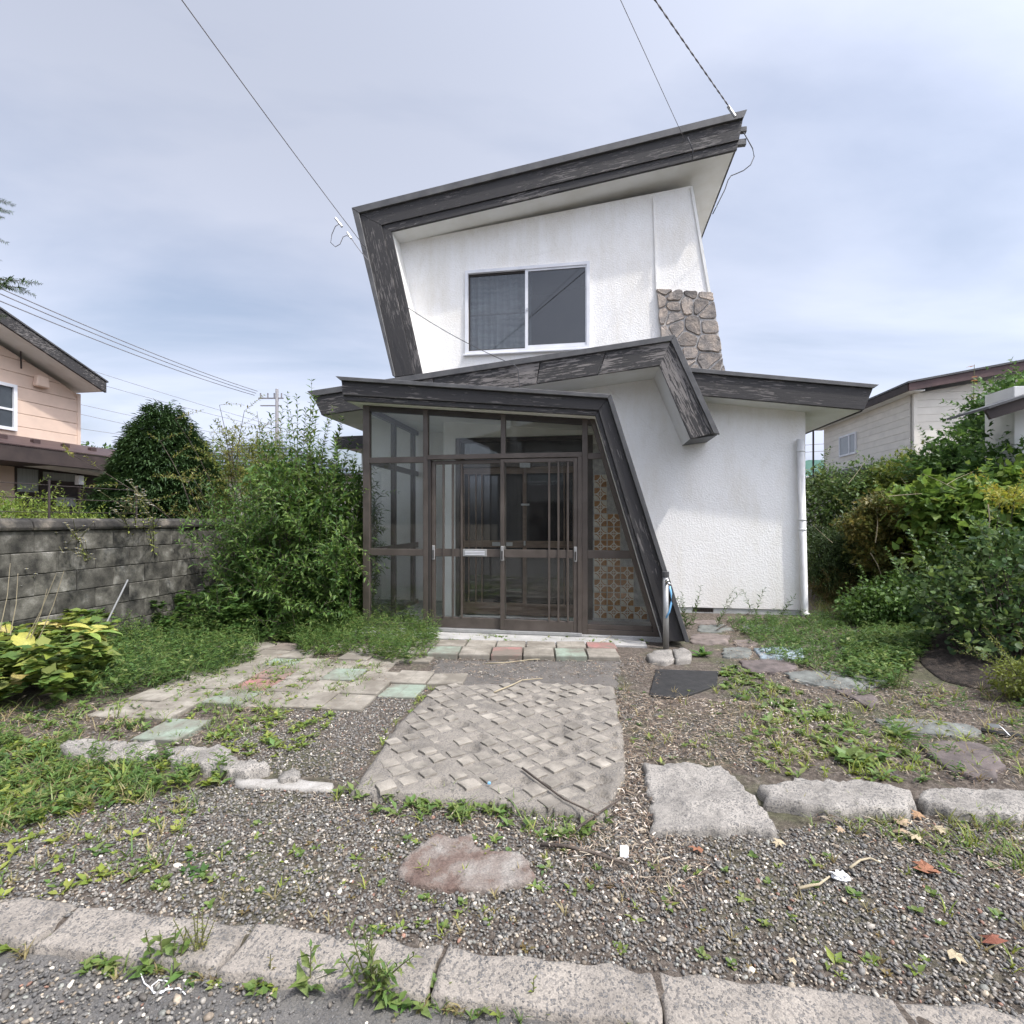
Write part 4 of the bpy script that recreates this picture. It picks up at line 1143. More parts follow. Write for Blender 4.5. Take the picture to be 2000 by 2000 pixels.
# ------------------------------------------------------------------ poles and wires
wire_m = nmat('black_wire', [(0.3, (0.05, 0.05, 0.055)), (0.7, (0.08, 0.08, 0.085))], scale=3, rough=.6)
grey_wire = nmat('grey_wire', [(0.3, (0.16, 0.15, 0.16)), (0.7, (0.24, 0.23, 0.24))], scale=3, rough=.6)
def sag(a, b_, s, n=14):
    a, b_ = Vector(a), Vector(b_)
    return [a.lerp(b_, k / n) - Vector((0, 0, s * 4 * (k / n) * (1 - k / n))) for k in range(n + 1)]
pole = D(541, 760, 28)
po = thing('utility_pole', 'distant grey utility pole with crossarm and insulators above the shrub', 'pole', (pole.x, pole.y, 0))
MB().tube([(0, 0, 0), (0, 0, pole.z)], .12, 10, r1=.085).build('shaft', plain('pole_concrete', (0.20, 0.195, 0.20), .9), po, True)
MB().box(-1.0, .35, -.04, .04, pole.z - .53, pole.z - .47).build('crossarm', grey_wire, po)
MB().box(-.9, .25, -.04, .04, pole.z - .93, pole.z - .88).build('crossarm', grey_wire, po)
for x_ in (-.9, -.5, -.15, .25):
    MB().tube([(x_, 0, pole.z - .45), (x_, 0, pole.z - .22)], .04, 6).build('insulator', grey_wire, po)
for k, (v0, v1) in enumerate(((552, 764), (563, 768), (577, 772))):
    a = D(503 - k * 3, v1, 27.6); c_ = D(0, v0, 14.9)
    b_ = c_ + (c_ - a) * .25
    tag(MB().tube(sag(a, b_, .25), .016, 5).build('power_line', grey_wire), ['topmost of the three long power lines over the peach house', 'middle of the three long power lines over the peach house', 'lowest of the three long power lines over the peach house'][k], 'power line', 'power lines over the peach house')
for k, (u0, v0, u1, v1) in enumerate(((212, 738, 340, 788), (205, 757, 300, 790), (156, 792, 270, 823), (156, 811, 262, 840), (156, 838, 240, 853))):
    a = D(u0 - 60, v0 - (v1 - v0) / (u1 - u0) * 60, 30); b_ = D(u1 + 250, v1 + (v1 - v0) / (u1 - u0) * 250 * .6, 34)
    tag(MB().tube(sag(a, b_, .1), .012, 4).build('distant_wire', grey_wire), ['topmost', 'second', 'third', 'fourth', 'lowest'][k] + ' of the thin distant wires right of the peach house', 'wire', 'thin distant wires beside the peach house')
for k, v_ in enumerate((868, 882, 916)):
    a = D(1560, v_ + 2, 26); b_ = D(1640, v_ - 3, 26)
    tag(MB().tube([a, b_], .014, 4).build('distant_wire', grey_wire), ['upper', 'middle', 'lowest'][k] + ' distant wire in the gap beside the white downpipe', 'wire', 'thin distant wires beside the downpipe')
a1 = D(716, 487, 7.62)
far1 = D(345, 0, 4.1)
end1 = Vector((-3.9, -6.2, 6.6))
sv_ = thing('service_wire', 'long wire descending from the sky to the upper left slanted band', 'wire', (0, 0, 0))
MB().tube(sag(a1, end1, .30, 40), .0052, 5).build('span', grey_wire, sv_, True)
lo = [D(u, v_, 7.55) for u, v_ in ((663, 437), (655, 442), (648, 458), (646, 474), (655, 482), (664, 477), (670, 463), (676, 460), (684, 462))]
MB().tube(lo, .006, 5).build('loop', grey_wire, sv_, True)
MB().tube([D(655, 426, 7.5), D(668, 443, 7.5)], .017, 6).build('splice', M['steel'], sv_)
MB().tube([D(678, 454, 7.5), D(686, 466, 7.5)], .015, 6).build('splice', M['steel'], sv_)
MB().tube(sag(D(684, 462, 7.55), D(721, 510, 7.6), .02), .006, 5).build('tail', grey_wire, sv_, True)
fa = D(794, 599, 7.45); fb = D(1003, 712, 6.85)
tag(MB().tube(sag(fa, fb, .05), .005, 5).build('facade_wire', wire_m), 'thin wire crossing the upper wall below the window to the middle band', 'wire')
tag(MB().tube([D(1003, 712, 6.85), D(1012, 722, 6.85), D(1013, 740, 6.86), D(1015, 757, 6.86)], .006, 5).build('cable_tail', wire_m), 'short cable end hanging over the peeling middle band', 'cable')
b0_ = D(1333, 247, 6.85); b9 = D(1222, 0, 5.3)
w2 = thing('phone_wire', 'thin straight wire rising from the upper band into the sky', 'wire')
MB().tube(sag(b0_ + Vector((.06, .1, -.1)), b9 + (b9 - b0_) * 7.0, .03, 30), .0038, 5).build('span', grey_wire, w2, True)
MB().tube([D(1343, 268, 6.8), D(1349, 282, 6.8), D(1353, 293, 6.82), D(1352, 316, 6.83)], .007, 5).build('tail', wire_m, w2, True)
c0_ = D(1427, 213, 6.75); c9 = D(1286, 0, 5.3)
w3 = thing('twisted_cable', 'thick twisted cable rising from the roof tip into the sky', 'cable')
pts = sag(c0_, c9 + (c9 - c0_) * 7.0, .12, 300)
for s_ in (0, math.pi):
    MB().tube([p_ + Vector((math.cos(k * 1.3 + s_) * .006, 0, math.sin(k * 1.3 + s_) * .006)) for k, p_ in enumerate(pts)], .0055, 5).build('strand', grey_wire, w3, True)
MB().tube([D(1422, 208, 6.75), D(1436, 228, 6.72)], .02, 8).build('clamp', M['steel'], w3)
lp2 = [D(u, v_, 6.9) for u, v_ in ((1452, 258), (1460, 272), (1470, 290), (1473, 306), (1466, 322), (1452, 333), (1436, 340), (1428, 343), (1422, 352), (1416, 370), (1405, 392), (1392, 418))]
tag(MB().tube(lp2, .007, 5).build('drip_loop', wire_m, None, True), 'black cable loop hanging under the upper right roof tip', 'cable')

# ------------------------------------------------------------------ hard landscaping
# studded concrete slab
sl_poly = [tuple(G(u, v_, .05)[:2]) for u, v_ in ((680, 1543), (900, 1556), (1050, 1578), (1186, 1590), (1226, 1500), (1212, 1400), (1200, 1336), (1040, 1330), (850, 1336), (775, 1410))]
def inside(poly, x_, y_):
    r_ = False
    j = len(poly) - 1
    for i in range(len(poly)):
        xi, yi = poly[i]; xj, yj = poly[j]
        if (yi > y_) != (yj > y_) and x_ < (xj - xi) * (y_ - yi) / (yj - yi) + xi:
            r_ = not r_
        j = i
    return r_
def edge_d(poly, x_, y_):
    best = 9
    for i in range(len(poly)):
        ax, ay = poly[i]; bx, by = poly[(i + 1) % len(poly)]
        dx, dy = bx - ax, by - ay
        f = max(0, min(1, ((x_ - ax) * dx + (y_ - ay) * dy) / (dx * dx + dy * dy)))
        best = min(best, math.hypot(x_ - ax - dx * f, y_ - ay - dy * f))
    return best
slab = thing('studded_slab', 'worn pale concrete slab with raised diamond studs before the porch', 'slab')
PS = 0.158
def lattice(i, j):
    return (-1.2 + PS * i + (PS / 2 if j % 2 else 0), -3.7 + PS * .5 * j)
centres = {}
rs = random.Random(5)
for j in range(40):
    for i in range(20):
        p_, q_ = lattice(i, j)
        p_ -= .75
        w_ = W(p_, q_)
        if inside(sl_poly, w_.x, w_.y) and edge_d(sl_poly, w_.x, w_.y) > .05:
            centres[(i, j)] = (p_, q_, rs.random())
holes_ = [(p_, q_) for (p_, q_, r__) in centres.values() if r__ < .13]
hx = np.array(holes_)
xs_ = np.arange(-1.1, 1.15, .0125); ys_ = np.arange(2.15, 4.35, .0125)
idx = {}; V = []; F = []
for j, y_ in enumerate(ys_):
    for i, x_ in enumerate(xs_):
        jx = .02 * noise.noise(Vector((x_ * 5, y_ * 5, 4)))
        if inside(sl_poly, x_ + jx, y_ + jx):
            p_, q_ = PQ(x_, y_)
            z_ = .046 + .006 * noise.noise(Vector((x_ * 6, y_ * 6, 0))) + .003 * noise.noise(Vector((x_ * 25, y_ * 25, 2)))
            e = edge_d(sl_poly, x_, y_)
            if e < .03:
                z_ -= (.03 - e) * .8
            d_ = np.min(np.abs(hx[:, 0] - p_) + np.abs(hx[:, 1] - q_))
            if d_ < .057:
                z_ -= .022
            idx[(i, j)] = len(V)
            V.append((x_, y_, z_))
for (i, j), a in idx.items():
    if (i + 1, j) in idx and (i + 1, j + 1) in idx and (i, j + 1) in idx:
        F.append((a, idx[(i + 1, j)], idx[(i + 1, j + 1)], idx[(i, j + 1)]))
MB_s = np_mesh('slab_body', V, F, None, M['slab'], True)
bm = bmesh.new(); bm.from_mesh(MB_s)
ex = bmesh.ops.extrude_edge_only(bm, edges=[e for e in bm.edges if e.is_boundary])
for g in ex['geom']:
    if isinstance(g, bmesh.types.BMVert):
        g.co.z = -.06
bm.to_mesh(MB_s); bm.free()
link('slab_body', MB_s, slab)
sm = []
for k in range(6):
    r2 = random.Random(k)
    h = .010; a = .060
    base = [(a, 0), (0, a), (-a, 0), (0, -a)]
    V = []
    for rr, zz_ in ((1.0, -.012), (.98, h * .75), (.90, h)):
        for q in range(4):
            x0, y0 = base[q]; x1, y1 = base[(q + 1) % 4]
            for f in (0, .5):
                V.append(((x0 + (x1 - x0) * f) * rr + r2.uniform(-.004, .004), (y0 + (y1 - y0) * f) * rr + r2.uniform(-.004, .004), zz_))
    V.append((0, 0, h))
    F = []
    for r__ in range(2):
        for q in range(8):
            F.append((r__ * 8 + q, r__ * 8 + (q + 1) % 8, r__ * 8 + 8 + (q + 1) % 8, r__ * 8 + 8 + q))
    F += [(16 + q, 16 + (q + 1) % 8, 24) for q in range(8)]
    sm.append(MB().add(V, F).mesh('stud', M['stud']))
for (p_, q_, r__) in centres.values():
    if r__ < .17:
        continue
    w_ = W(p_, q_)
    o = link('stud', rs.choice(sm), slab, (w_.x, w_.y, .047 - (.007 if r__ > .68 else 0) + rs.uniform(-.003, .002)), (rs.uniform(-.015, .015), rs.uniform(-.015, .015), -YAW + rs.uniform(-.06, .06)))
    s_ = rs.uniform(.78, 1.03); o.scale = (s_, s_, 1)

stone('granite_slab', 'whitish pitted concrete slab right of the studded slab', 'slab', [(1256, 1486), (1330, 1488), (1407, 1494), (1440, 1523), (1486, 1568), (1523, 1622), (1457, 1612), (1390, 1616), (1275, 1616), (1268, 1560)], .042, M['block'], amp=.018, seed=2, rings=18, n=120, jag=.03)
kg = 'old kerb blocks edging the right garden bed'
stone('kerb_block', 'long grey stone kerb block next to the whitish pitted slab', 'kerb block', [(1484, 1532), (1530, 1524), (1660, 1522), (1750, 1530), (1783, 1540), (1788, 1562), (1770, 1579), (1614, 1577), (1500, 1562)], .055, M['block'], kg, amp=.018, seed=3, rings=14, n=120, jag=.025, round_=.03)
stone('kerb_block', 'grey stone kerb block running out of the right edge', 'kerb block', [(1797, 1541), (1890, 1538), (2060, 1545), (2070, 1585), (1990, 1594), (1860, 1580), (1800, 1568)], .05, M['block'], kg, amp=.018, seed=4, rings=14, n=120, jag=.025, round_=.03)
lg = 'broken concrete edging before the left pavers'
stone('broken_edging', 'rough grey concrete lump left of the mint paver', 'edging', [(110, 1452), (180, 1446), (300, 1452), (308, 1474), (215, 1484), (140, 1472)], .05, M['block'], lg, amp=.03, seed=5, rings=12, n=90, jag=.05)
stone('broken_edging', 'rough grey concrete lump below the mint paver', 'edging', [(318, 1456), (430, 1455), (486, 1482), (522, 1494), (478, 1510), (430, 1502), (335, 1486)], .05, M['block'], lg, amp=.03, seed=6, rings=12, n=90, jag=.05)
stone('concrete_strip', 'narrow white concrete strip left of the studded slab', 'edging', [(458, 1521), (560, 1521), (654, 1530), (652, 1543), (560, 1539), (462, 1532)], .018, nmat('white_concrete', [(0.3, (0.24, 0.225, 0.20)), (0.7, (0.40, 0.38, 0.35))], scale=12, rough=.9, bmp=.5), amp=.008, seed=7, jag=.012)
stone('pale_rock', 'small pale rock lying on gravel above the white strip', 'rock', [(545, 1512), (575, 1500), (588, 1508), (580, 1520), (552, 1521)], .04, M['block'], amp=.02, seed=8, n=20, rings=3, jag=.02)
M['red_stone'] = nmat('reddish_flagstone', [(0.32, (0.115, 0.072, 0.058)), (0.47, (0.185, 0.138, 0.114)), (0.50, (0.21, 0.175, 0.150)), (0.57, (0.235, 0.20, 0.174)), (0.65, (0.30, 0.275, 0.245))], scale=8, rough=.95, bmp=1.0, bscale=45, bdist=.015)
stone('red_flagstone', 'flat reddish stone lying alone in the foreground gravel', 'stone', [(772, 1700), (800, 1668), (833, 1640), (850, 1628), (880, 1632), (920, 1631), (935, 1650), (960, 1662), (1010, 1664), (1035, 1680), (1042, 1708), (1010, 1724), (940, 1736), (870, 1735), (800, 1720)], .02, M['red_stone'], amp=.010, seed=9, rings=18, n=140, jag=.02, round_=.012)

# pastel pavers, 30 cm squares pressed into a 3 x 3 grid
def paver_mat(name, c):
    m, t, b = new_mat(name)
    v = coords(t)
    s_ = node(t, 'ShaderNodeSeparateXYZ', {'Vector': v})
    gr_ = None
    for ax in ('X', 'Y'):
        w_ = node(t, 'ShaderNodeMath', {0: s_.outputs[ax], 1: .0735}, operation='PINGPONG')
        l_ = node(t, 'ShaderNodeMath', {0: w_.outputs[0], 1: .0035}, operation='LESS_THAN')
        gr_ = l_.outputs[0] if gr_ is None else node(t, 'ShaderNodeMath', {0: gr_, 1: l_.outputs[0]}, operation='MAXIMUM').outputs[0]
    n1 = node(t, 'ShaderNodeTexNoise', {'Vector': v, 'Scale': 9, 'Detail': 9, 'Roughness': .7})
    oi = node(t, 'ShaderNodeObjectInfo')
    n3 = node(t, 'ShaderNodeTexNoise', {'Vector': node(t, 'ShaderNodeVectorMath', {0: v, 1: oi.outputs['Location']}, operation='ADD').outputs[0], 'Scale': 3.2, 'Detail': 8, 'Roughness': .7})
    base = ramp(t, n1.outputs['Fac'], [(0.3, tuple(x * .70 for x in c)), (0.6, c)])
    base = mixrgb(t, ramp(t, n3.outputs['Fac'], [(0.40, 0.0), (0.58, 0.92)]), base, (0.17, 0.15, 0.12))
    base = mixrgb(t, node(t, 'ShaderNodeMath', {0: gr_, 1: .35}, operation='MULTIPLY').outputs[0], base, (0.16, 0.15, 0.12))
    t.links.new(base, b.inputs['Base Color'])
    b.inputs['Roughness'].default_value = .9
    hh = node(t, 'ShaderNodeMath', {0: gr_, 1: -2.0, 2: n1.outputs['Fac']}, operation='MULTIPLY_ADD')
    bump(t, b, hh.outputs[0], .6, .004)
    return m
PM = {'c': paver_mat('cream_paver', (0.345, 0.315, 0.262)), 'p': paver_mat('pink_paver', (0.36, 0.175, 0.155)), 'g': paver_mat('mint_paver', (0.275, 0.33, 0.262)), 'b': paver_mat('brown_paver', (0.22, 0.18, 0.15))}
pme = {k: MB().box(-.147, .147, -.147, .147, -.05, 0).mesh('paver', PM[k], bev=.006) for k in PM}
path = tag(link('paver_path', None, None, (OX, OY, 0), (0, 0, -R(6))), kind='structure')
c6, s6 = math.cos(R(6)), math.sin(R(6))
def paver(x_, y_, col, z_=.03, par=path):
    dx, dy = x_ - OX, y_ - OY
    o = link('paver', pme[col], par, (dx * c6 - dy * s6, dx * s6 + dy * c6, z_ - .006 + random.uniform(-.012, .008)), (random.uniform(-.03, .03), random.uniform(-.03, .03), random.uniform(-.035, .035)))
    return o
def rowp(x0, y0, cols, ang=6):
    for k, c_ in enumerate(cols):
        if c_ != ' ':
            paver(x0 + .3 * k * math.cos(R(ang)), y0 - .3 * k * math.sin(R(ang)), c_)
rowp(-2.95, 5.42, 'bcb ccc')
rowp(-2.98, 5.12, ' ccc ccc')
rowp(-3.02, 4.82, '  cgccc')
rowp(-2.62, 4.47, 'ccpcgccc')
rowp(-2.64, 4.17, 'ccpcccg')
rowp(-2.67, 3.87, 'ccgccc')
rowp(-2.70, 3.57, 'cc ')
rowp(-2.72, 3.27, '  g')
# entrance step: two courses
step = tag(link('entrance_step', None, None, (OX, OY, 0), (0, 0, -R(3))), kind='structure')
sa, ca_ = math.sin(R(3)), math.cos(R(3))
def step_paver(x_, y_, col, dep, z_):
    dx, dy = x_ - OX, y_ - OY
    o = link('paver', pme[col], step, (dx * ca_ - dy * sa, dx * sa + dy * ca_, z_), (R(random.uniform(-1, 1)), R(random.uniform(-1, 1)), random.uniform(-.015, .015)))
    o.scale = (1, dep / .3, 1.5)
for k, c_ in enumerate('ccccgcpcg'[::-1][:0] or 'cgcpcgc'):
    step_paver(-.90 + .307 * k - .07, 5.06 - .02 * k, c_, .30, .058)
for k, c_ in enumerate('ccccccp'):
    step_paver(-.90 + .307 * k - .03, 5.345 - .02 * k, c_, .26, .060)
MB().box(-2.75, .62, -.34, -.047, -.05, .028).build('porch_apron', M['porch_concrete'], lot('porch_apron', 'grey concrete apron along the foot of the porch glass', 'apron'), bev=.006)
M['patch'] = agg_mat('worn_brown_asphalt', (0.135, 0.122, 0.108), 210, 0.5)
tag(stone('asphalt_patch', None, None, [(850, 1289), (1000, 1291), (1140, 1291), (1214, 1290), (1206, 1315), (1202, 1338), (1040, 1334), (930, 1337), (850, 1335), (838, 1310)], .014, M['patch'], amp=.004, seed=13, jag=.06, n=70, rings=7, round_=.012), kind='structure')
M['rubber'] = nmat('black_rubber', [(0.3, (0.012, 0.012, 0.012)), (0.7, (0.03, 0.029, 0.028))], scale=14, rough=.75, bmp=.4)
mp_ = [G(u, v_, .02) for u, v_ in ((1281, 1305), (1403, 1309), (1400, 1336), (1360, 1350), (1324, 1361), (1268, 1355))]
tag(MB().prism([(p_.x, p_.y) for p_ in mp_], -.01, .013, 'z').build('rubber_mat', M['rubber'], bev=.003), 'black rubber mat lying on the ground right of the step', 'mat')
# flagstones on the right
def flag(name, c):
    return nmat(name, [(0.32, tuple(x * .55 for x in c)), (0.45, tuple(x * .85 for x in c)), (0.48, c), (0.62, tuple(x * 1.15 for x in c)), (0.65, tuple(min(1, x * 1.5) for x in c))], scale=9, rough=.85, bmp=.5, bscale=50)
FM = {'purple': flag('purple_flagstone', (0.115, 0.094, 0.087)), 'green': flag('grey_green_flagstone', (0.145, 0.152, 0.138)), 'blue': flag('pale_blue_flagstone', (0.24, 0.29, 0.32)), 'pink': flag('pinkish_flagstone', (0.165, 0.135, 0.118))}
def B(x_, y_):
    return (1200 + .414 * x_, 1150 + .414 * y_)
flags = [
    ('blue', 'pale blue flagstone in the right garden path', [(660, 282), (760, 272), (888, 276), (896, 325), (780, 326), (690, 324)], .035),
    ('green', 'grey flagstone left of the pale blue one', [(512, 280), (600, 272), (648, 285), (640, 322), (560, 325), (515, 318)], .03),
    ('purple', 'purple flagstone in front of the pale blue one', [(590, 338), (700, 332), (850, 340), (870, 375), (760, 392), (640, 388)], .04),
    ('green', 'long grey green flagstone in the right path', [(800, 392), (940, 385), (1080, 390), (1130, 425), (1190, 466), (1080, 470), (960, 452), (850, 432)], .035),
    ('green', 'small grey flagstone right of the long grey green one', [(1100, 388), (1190, 398), (1285, 432), (1240, 455), (1200, 468), (1140, 425)], .03),
    ('purple', 'purple tapering flagstone at the near end of the right path', [(1040, 474), (1120, 470), (1195, 480), (1245, 522), (1210, 560), (1130, 520)], .03),
    ('purple', 'large dark purple flagstone behind the right kerb block', [(1450, 728), (1560, 716), (1700, 714), (1790, 760), (1835, 806), (1800, 888), (1700, 884), (1590, 860), (1500, 790)], .04),
    ('green', 'dark grey green flagstone half under weeds at right', [(1230, 612), (1380, 606), (1540, 622), (1700, 645), (1740, 668), (1620, 692), (1440, 680), (1300, 655)], .03),
    ('pink', 'pinkish flagstone by the corner of the porch leg', [(360, 215), (470, 208), (545, 222), (530, 256), (430, 262), (360, 252)], .025),
    ('pink', 'pinkish flagstone behind the pale blue one', [(560, 240), (640, 236), (690, 262), (640, 272), (570, 266)], .025),
    ('green', 'greyish flagstone near the white wall weeds', [(400, 172), (520, 166), (560, 190), (480, 204), (395, 198)], .02),
    ('pink', 'thin pink flagstone right of the pale blue one', [(890, 262), (980, 268), (1010, 292), (930, 300), (895, 285)], .025),
    ('pink', 'narrow pinkish flagstone below the foundation vent', [(370, 150), (470, 146), (520, 160), (420, 167), (365, 165)], .015),
    ('green', 'grey flagstone under weeds before the white wall', [(600, 170), (720, 165), (780, 190), (690, 205), (600, 195)], .02),
    ('purple', 'dim purple flagstone among weeds before the downpipe', [(860, 240), (1000, 246), (1080, 275), (1000, 285), (900, 258)], .02),
]
for k, (c_, lb, pts, h) in enumerate(flags):
    stone('flagstone', lb, 'flagstone', [B(*p_) for p_ in pts], h * .62, FM[c_], 'flagstones of the right garden path', amp=.008, seed=20 + k, n=48, rings=7, jag=.03, round_=.008)
stone('rubble', 'flat grey rubble stones at the foot of the standpipe', 'rubble', [B(*p_) for p_ in ((150, 310), (200, 285), (270, 285), (285, 330), (240, 342), (165, 335))], .045, M['block'], 'rubble by the standpipe', amp=.012, seed=41, n=30, rings=4)
stone('rubble', 'larger flat grey rubble stone right of the standpipe', 'rubble', [B(*p_) for p_ in ((275, 285), (330, 276), (365, 300), (360, 330), (290, 335))], .05, M['block'], 'rubble by the standpipe', amp=.012, seed=42, n=30, rings=4)

# ------------------------------------------------------------------ plants
def unit(a):
    return a / np.maximum(np.linalg.norm(a, axis=-1, keepdims=True), 1e-9)
def rdir(n):
    return unit(rng.normal(size=(n, 3)))
def shades(n, cols, v=.18):
    cols = np.array(cols)
    c = cols[rng.integers(0, len(cols), n)]
    f = rng.uniform(0, 1, (n, 1))
    c = c * (1 - f * .5) + cols[rng.integers(0, len(cols), n)] * f * .5
    return c * rng.uniform(1 - v, 1 + v, (n, 1))
SHAPES = {  # along, side, up
    'lance': ([(0, 0, 0), (.42, -.5, .08), (.42, .5, .08), (.42, 0, -.02), (1, 0, -.14)], [(0, 3, 1), (0, 2, 3), (1, 3, 4), (3, 2, 4)]),
    'heart': ([(0, 0, 0), (-.08, -.28, .05), (.3, -.5, .07), (-.08, .28, .05), (.3, .5, .07), (.35, 0, -.03), (1, 0, -.16)], [(0, 5, 1), (1, 5, 2), (2, 5, 6), (0, 3, 5), (3, 4, 5), (4, 6, 5)]),
    'blade': ([(0, -.5, 0), (0, .5, 0), (.5, -.4, .0), (.5, .4, .0), (1, 0, -.22)], [(0, 1, 3), (0, 3, 2), (2, 3, 4)]),
    'round': ([(0, 0, 0), (.25, -.42, .04), (.7, -.42, .04), (1, 0, -.05), (.7, .42, .04), (.25, .42, .04), (.5, 0, -.04)], [(0, 6, 1), (1, 6, 2), (2, 6, 3), (3, 6, 4), (4, 6, 5), (5, 6, 0)]),
    'maple': ([(0, 0, 0), (.2, -.5, -.02), (.42, -.2, .02), (.7, -.42, -.04), (.66, -.13, .02), (1, 0, -.1), (.66, .13, .02), (.7, .42, -.04), (.42, .2, .02), (.2, .5, -.02), (.4, 0, .03)],
              [(10, 0, 1), (10, 1, 2), (10, 2, 3), (10, 3, 4), (10, 4, 5), (10, 5, 6), (10, 6, 7), (10, 7, 8), (10, 8, 9), (10, 9, 0)]),
}
class Plant:
    def __init__(self):
        self.b = {}
        self.stems = []
    def leaves(self, P_, D_, U_, L_, W_, C_, shape='lance'):
        P_ = np.atleast_2d(np.asarray(P_, float)); n = len(P_)
        bc = lambda a, k: np.broadcast_to(np.asarray(a, float).reshape(-1, k) if k > 1 else np.asarray(a, float).reshape(-1, 1), (n, k))
        self.b.setdefault(shape, []).append((P_, unit(bc(D_, 3)), bc(U_, 3), bc(L_, 1), bc(W_, 1), bc(C_, 3)))
    def stem(self, pts, r0, r1=None):
        self.stems.append((pts, r0, r0 * .4 if r1 is None else r1))
    def leaf_mesh(self, name, m):
        Vs, Fs, Cs = [], [], []
        o = 0
        for shape, lst in self.b.items():
            tv, tf = np.array(SHAPES[shape][0]), np.array(SHAPES[shape][1])
            P_, D_, U_, L_, W_, C_ = [np.concatenate([x[k] for x in lst]) for k in range(6)]
            S_ = unit(np.cross(D_, U_) + 1e-6); N_ = np.cross(S_, D_)
            V = P_[:, None, :] + tv[None, :, 0:1] * L_[:, None, :] * D_[:, None, :] + tv[None, :, 1:2] * W_[:, None, :] * S_[:, None, :] + tv[None, :, 2:3] * L_[:, None, :] * N_[:, None, :]
            k = len(tv)
            F = tf[None] + (np.arange(len(P_)) * k)[:, None, None] + o
            Vs.append(V.reshape(-1, 3)); Fs.append(F.reshape(-1, 3)); Cs.append(np.repeat(C_, k, axis=0))
            o += len(P_) * k
        return np_mesh(name, np.concatenate(Vs), np.concatenate(Fs), np.clip(np.concatenate(Cs) * 1.45, 0, .8), m)
    def stem_mesh(self, name, m, n=5):
        mb = MB()
        for pts, r0, r1 in self.stems:
            mb.tube(pts, r0, n, False, r1)
        V, F = mb.v, mb.f
        return np_mesh(name, V, [f for f in F if len(f) == 4], None, m, True)
    def build(self, name, label, cat, loc=(0, 0, 0), group=None, names=('foliage', 'stem'), lm='leaf', sm='twig'):
        t_ = thing(name, label, cat, loc, 0, group)
        if self.b:
            link(names[0], self.leaf_mesh(names[0], M[lm]), t_)
        if self.stems:
            link(names[1], self.stem_mesh(names[1], M[sm]), t_)
        return t_
def curve(p0, d0, length, n, bend, wob=.1, r=rng):
    # a growing shoot: starts at p0 along d0, bends by vector bend
    pts = [np.array(p0, float)]
    d = np.array(d0, float); d /= np.linalg.norm(d)
    st = length / n
    for k in range(n):
        d = d + np.array(bend) * st + r.normal(size=3) * wob * st
        d /= np.linalg.norm(d)
        pts.append(pts[-1] + d * st)
    return np.array(pts)
def leafy_shoot(pl, pts, sp, ln, wd, cols, shape='lance', start=.15, spread=.85, opp=True, up=(0, 0, 1), rad=.004, tipk=.6):
    seg_ = np.linalg.norm(np.diff(pts, axis=0), axis=1); s = np.concatenate([[0], np.cumsum(seg_)])
    tot = s[-1]
    ss = np.arange(start * tot, tot, sp)
    if len(ss) == 0:
        return
    P_ = np.stack([np.interp(ss, s, pts[:, k]) for k in range(3)], 1)
    T_ = unit(np.stack([np.interp(ss, s[:-1] + seg_ / 2, np.diff(pts, axis=0)[:, k] / seg_) for k in range(3)], 1))
    n = len(ss)
    ang = (np.arange(n) * math.pi / 2 + rng.uniform(0, 6.28)) if opp else np.arange(n) * 2.4 + rng.uniform(0, 6.28)
    A = unit(np.cross(T_, np.array([.3, .2, 1.0]))); B_ = np.cross(T_, A)
    for sgn in ((1, -1) if opp else (1,)):
        R_ = A * np.cos(ang)[:, None] + B_ * np.sin(ang)[:, None]
        D_ = unit(R_ * sgn * spread + T_ * rng.uniform(.4, .9, (n, 1)) + rng.normal(size=(n, 3)) * .12)
        f = (1 - (1 - tipk) * (ss / tot))[:, None] * rng.uniform(.6, 1.3, (n, 1))
        pl.leaves(P_, D_, np.array(up)[None] + rng.normal(size=(n, 3)) * .35, ln * f, wd * f, shades(n, cols), shape)
    pl.stem([Vector(p_) for p_ in pts], rad)
G1 = [(.045, .095, .022), (.06, .12, .028), (.035, .075, .02), (.085, .145, .035)]
G2 = [(.095, .145, .034), (.125, .17, .05), (.07, .115, .03), (.15, .175, .06), (.085, .15, .04)]
GD = [(.022, .050, .018), (.030, .064, .020), (.018, .040, .015)]
GY = [(.16, .20, .035), (.20, .22, .05), (.12, .165, .03)]

